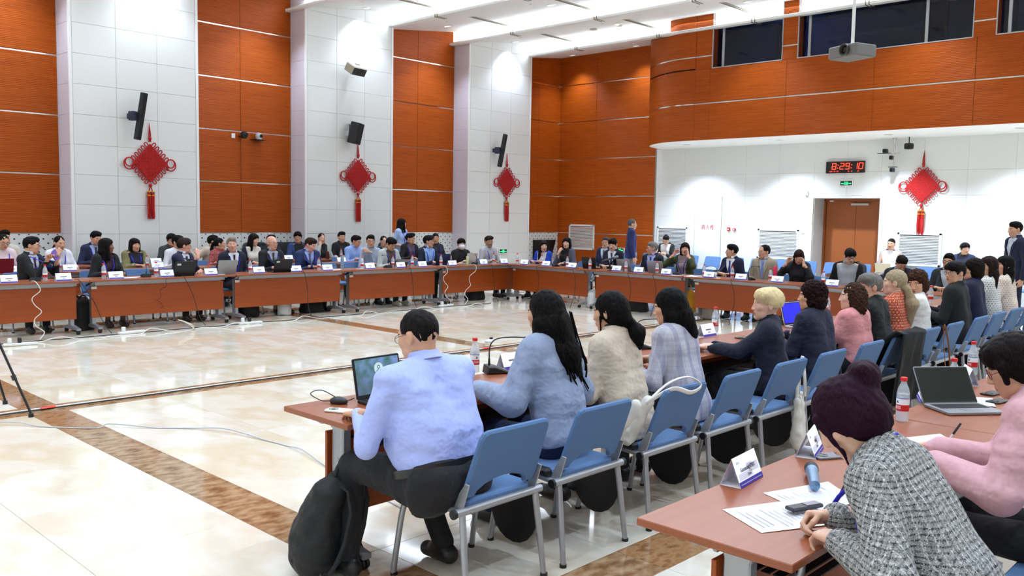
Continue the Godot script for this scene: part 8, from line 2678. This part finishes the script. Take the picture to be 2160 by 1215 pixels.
func place_props() -> void:
	put("card", "name_card", Vector3(3.66, TT, -12.60), 0, "white folded name card at the left edge of the far left row", "name card", "white folded name cards")
	put("card", "name_card", Vector3(4.33, TT, -12.60), 0, "white folded name card right of the headset man", "name card", "white folded name cards")
	put("card", "name_card", Vector3(5.03, TT, -12.60), 0, "white folded name card in front of the notebook writing woman's black laptop", "name card", "white folded name cards")
	put("card", "name_card", Vector3(5.77, TT, -12.60), 0, "white folded name card left of the chin resting man", "name card", "white folded name cards")
	put("card", "name_card", Vector3(6.46, TT, -12.60), 0, "white folded name card in front of the grey laptop of the left row", "name card", "white folded name cards")
	put("card", "name_card", Vector3(7.28, TT, -12.60), 0, "white folded name card in front of the bald man", "name card", "white folded name cards")
	put("card", "name_card", Vector3(7.96, TT, -12.60), 0, "white folded name card left of the bright navy suit man", "name card", "white folded name cards")
	put("card", "name_card", Vector3(8.58, TT, -12.60), 0, "white folded name card right of the bright navy suit man", "name card", "white folded name cards")
	put("card", "name_card", Vector3(9.48, TT, -12.60), 0, "white folded name card in front of the shoulder hugging man", "name card", "white folded name cards")
	put("card", "name_card", Vector3(10.18, TT, -12.60), 0, "white folded name card in front of the young light grey man", "name card", "white folded name cards")
	put("card", "name_card", Vector3(10.70, TT, -12.60), 0, "white folded name card in front of the blue laptop", "name card", "white folded name cards")
	put("card", "name_card", Vector3(11.46, TT, -12.60), 0, "white folded name card in front of the masked man", "name card", "white folded name cards")
	put("card", "name_card", Vector3(12.31, TT, -12.60), 0, "white folded name card in front of the bearded man", "name card", "white folded name cards")
	put("card", "name_card", Vector3(12.90, TT, -12.60), 0, "white folded name card at the corner right of the bearded man", "name card", "white folded name cards")
	put("card", "name_card", Vector3(5.08, TT, -14.50), 0, "white folded name card on the second row right of the headset man", "name card", "white folded name cards")
	put("card", "name_card", Vector3(4.26, TT, -14.50), 0, "white folded name card on the second row by the dark red laptop", "name card", "white folded name cards")
	put("card", "name_card", Vector3(6.48, TT, -14.50), 0, "white folded name card on the second row right of the olive coat woman", "name card", "white folded name cards")
	put("card", "name_card", Vector3(10.21, TT, -14.50), 0, "white folded name card on the second row left of the pale blue shirt man", "name card", "white folded name cards")
	put("card", "name_card", Vector3(5.47, TT, -15.72), 0, "white folded name card on the third row before the woman hiding her face", "name card", "white folded name cards")
	put("card", "name_card", Vector3(7.00, TT, -15.72), 0, "white folded name card on the third row beside the olive coat woman", "name card", "white folded name cards")
	put("card", "name_card", Vector3(9.76, TT, -15.72), 0, "white folded name card on the third row behind the bright navy suit man", "name card", "white folded name cards")
	put("card", "name_card", Vector3(13.05, TT, -12.13), -90, "white folded name card left of the bright blue blazer woman", "name card", "white folded name cards")
	put("card", "name_card", Vector3(13.05, TT, -11.54), -90, "white folded name card right of the bright blue blazer woman", "name card", "white folded name cards")
	put("card", "name_card", Vector3(13.05, TT, -10.86), -90, "white folded name card in front of the grey blazer woman", "name card", "white folded name cards")
	put("card", "name_card", Vector3(13.05, TT, -9.79), -90, "white folded name card in front of the speaking man", "name card", "white folded name cards")
	put("card", "name_card", Vector3(13.05, TT, -9.29), -90, "white folded name card in front of the man in profile", "name card", "white folded name cards")
	put("card", "name_card", Vector3(13.05, TT, -8.70), -90, "white folded name card left of the olive blazer woman", "name card", "white folded name cards")
	put("card", "name_card", Vector3(13.05, TT, -7.83), -90, "white folded name card left of the navy suit man turned away", "name card", "white folded name cards")
	put("card", "name_card", Vector3(13.05, TT, -7.23), -90, "white folded name card left of the beige jacket man", "name card", "white folded name cards")
	put("card", "name_card", Vector3(13.05, TT, -6.58), -90, "white folded name card left of the bright pink flask", "name card", "white folded name cards")
	put("card", "name_card", Vector3(13.05, TT, -5.68), -90, "white folded name card in front of the young man in black blazer", "name card", "white folded name cards")
	put("bottle", "water_bottle", Vector3(4.13, TT, -12.68), 40, "clear water bottle with red cap beside the headset man's microphone", "bottle", "water bottles")
	put("bottle", "water_bottle", Vector3(4.90, TT, -12.68), 0, "clear water bottle with red cap left of the black laptop in the left row", "bottle", "water bottles")
	put("bottle", "water_bottle", Vector3(5.65, TT, -12.68), -40, "clear water bottle with red cap left of the chin resting man's card", "bottle", "water bottles")
	put("bottle", "water_bottle", Vector3(6.20, TT, -12.68), 40, "clear water bottle with red cap left of the grey laptop in the left row", "bottle", "water bottles")
	put("bottle", "water_bottle", Vector3(7.18, TT, -12.68), 0, "clear water bottle with red cap in front of the black laptop by the bald man", "bottle", "water bottles")
	put("bottle", "water_bottle", Vector3(7.78, TT, -12.68), 0, "clear water bottle with red cap right of the bald man's microphone", "bottle", "water bottles")
	put("bottle", "water_bottle", Vector3(8.47, TT, -12.68), -40, "clear water bottle with red cap between two cards before the bright navy suit man", "bottle", "water bottles")
	put("bottle", "water_bottle", Vector3(9.38, TT, -12.68), -40, "clear water bottle with red cap before the shoulder hugging man", "bottle", "water bottles")
	put("bottle", "water_bottle", Vector3(10.07, TT, -12.68), 0, "clear water bottle with red cap before the young light grey man", "bottle", "water bottles")
	put("bottle", "water_bottle", Vector3(10.53, TT, -12.68), -40, "clear water bottle with red cap left of the dark blue laptop", "bottle", "water bottles")
	put("bottle", "water_bottle", Vector3(11.25, TT, -12.68), 60, "clear water bottle with red cap left of the pale green flask", "bottle", "water bottles")
	put("bottle", "water_bottle", Vector3(12.69, TT, -12.68), 40, "clear water bottle with red cap before the bearded man", "bottle", "water bottles")
	put("bottle", "water_bottle", Vector3(6.33, TT, -14.55), -20, "clear water bottle with red cap on the second row before the olive coat woman", "bottle", "water bottles")
	put("bottle", "water_bottle", Vector3(4.95, TT, -14.55), 60, "clear water bottle with red cap on the second row behind the headset man", "bottle", "water bottles")
	put("bottle", "water_bottle", Vector3(11.09, TT, -15.75), 60, "clear water bottle with red cap on the third row before the man in black", "bottle", "water bottles")
	put("bottle", "water_bottle", Vector3(13.12, TT, -12.41), 60, "clear water bottle with red cap at the corner of the right row", "bottle", "water bottles")
	put("bottle", "water_bottle", Vector3(13.12, TT, -11.73), -20, "clear water bottle with red cap before the bright blue blazer woman", "bottle", "water bottles")
	put("bottle", "water_bottle", Vector3(13.12, TT, -11.06), 60, "clear water bottle with red cap before the grey blazer woman", "bottle", "water bottles")
	put("bottle", "water_bottle", Vector3(13.12, TT, -10.49), 40, "clear water bottle with red cap left of the round emblem laptop", "bottle", "water bottles")
	put("bottle", "water_bottle", Vector3(13.12, TT, -9.64), 20, "clear water bottle with red cap beside the handheld microphone stand", "bottle", "water bottles")
	put("bottle", "water_bottle", Vector3(13.12, TT, -8.95), -60, "clear water bottle with red cap left of the olive blazer woman's laptop", "bottle", "water bottles")
	put("bottle", "water_bottle", Vector3(13.12, TT, -7.98), -40, "clear water bottle with red cap by the white sheets of the right row", "bottle", "water bottles")
	put("bottle", "water_bottle", Vector3(13.12, TT, -7.44), 20, "clear water bottle with red cap before the navy suit man turned away", "bottle", "water bottles")
	put("bottle", "water_bottle", Vector3(13.12, TT, -6.75), -60, "clear water bottle with red cap right of the red folder", "bottle", "water bottles")
	put("bottle", "water_bottle", Vector3(13.12, TT, -5.86), -60, "clear water bottle with red cap left of the young man in black blazer", "bottle", "water bottles")
	put("mic", "desk_microphone", Vector3(4.02, TT, -12.74), 170, "black gooseneck desk microphone in front of the headset man", "microphone", "desk microphones")
	put("mic", "desk_microphone", Vector3(5.52, TT, -12.74), 170, "black gooseneck desk microphone left of the chin resting man", "microphone", "desk microphones")
	put("mic", "desk_microphone", Vector3(7.73, TT, -12.74), 170, "black gooseneck desk microphone in front of the bald man", "microphone", "desk microphones")
	put("mic", "desk_microphone", Vector3(10.00, TT, -12.74), 170, "black gooseneck desk microphone before the young light grey man", "microphone", "desk microphones")
	put("mic", "desk_microphone", Vector3(12.22, TT, -12.74), 170, "black gooseneck desk microphone between masked and bearded man", "microphone", "desk microphones")
	put("mic", "desk_microphone", Vector3(13.20, TT, -11.43), 80, "black gooseneck desk microphone before the grey blazer woman", "microphone", "desk microphones")
	put("mic", "desk_microphone", Vector3(13.20, TT, -8.58), 80, "black gooseneck desk microphone before the olive blazer woman", "microphone", "desk microphones")
	put("mic", "desk_microphone", Vector3(13.20, TT, -7.15), 80, "black gooseneck desk microphone before the beige jacket man", "microphone", "desk microphones")
	put("mic", "desk_microphone", Vector3(3.88, TT, -3.84), 60, "black gooseneck desk microphone between the big man and the long haired woman", "microphone", "desk microphones")
	put("mic", "desk_microphone", Vector3(5.45, TT, -3.85), 60, "black gooseneck desk microphone behind the checked blazer woman", "microphone", "desk microphones")
	put("mic", "desk_microphone", Vector3(7.84, TT, -3.86), 60, "black gooseneck desk microphone right of the blond woman", "microphone", "desk microphones")
	put("bottle_near", "water_bottle", Vector3(3.78, TT, -3.93), -20, "clear water bottle with red cap right of the big man", "bottle", "water bottles")
	put("bottle_near", "water_bottle", Vector3(6.79, TT, -4.00), -20, "clear water bottle with red cap behind the blond woman's name card", "bottle", "water bottles")
	put("bottle_near", "water_bottle", Vector3(8.97, TT, -3.95), -20, "clear water bottle with red cap between the dark red and the curly haired woman", "bottle", "water bottles")
	put("bottle", "water_bottle", Vector3(11.41, TT, -3.71), -20, "clear water bottle with red cap by the woman in white", "bottle", "water bottles")
	put("bottle_near", "water_bottle", Vector3(4.48, TT, -1.56), 60, "clear water bottle with red cap nearest in the foreground, by the table joint", "bottle", "water bottles")
	put("bottle_near", "water_bottle", Vector3(5.35, TT, -1.59), 60, "clear water bottle with red cap behind the open grey laptop", "bottle", "water bottles")
	put("bottle_near", "water_bottle", Vector3(6.23, TT, -1.74), 60, "clear water bottle with red cap farthest of three in the foreground row", "bottle", "water bottles")
	put("card", "name_card", Vector3(4.07, TT, -3.89), 180, "white folded name card behind the microphone near the long haired woman", "name card", "white folded name cards")
	put("card", "name_card", Vector3(6.48, TT, -3.90), 180, "white folded name card in front of the blond woman", "name card", "white folded name cards")
	near_card(Vector3(2.97, TT, -1.61), 6, "white folded name card nearest on the front table, above the printed pages", "Gaoming ZHU", "China")
	near_card(Vector3(3.55, TT, -1.61), 16, "white folded name card second on the front table, by the bent head", "Yong", "China")
	near_card(Vector3(4.38, TT, -1.64), 20, "white folded name card third on the front table, left of the nearest bottle", "Bao", "China")
	near_card(Vector3(5.10, TT, -1.65), 24, "white folded name card fourth on the front table, behind the laptop lid", "", "")
	near_card(Vector3(5.87, TT, -1.66), 28, "white folded name card farthest on the front table, between two bottles", "", "")
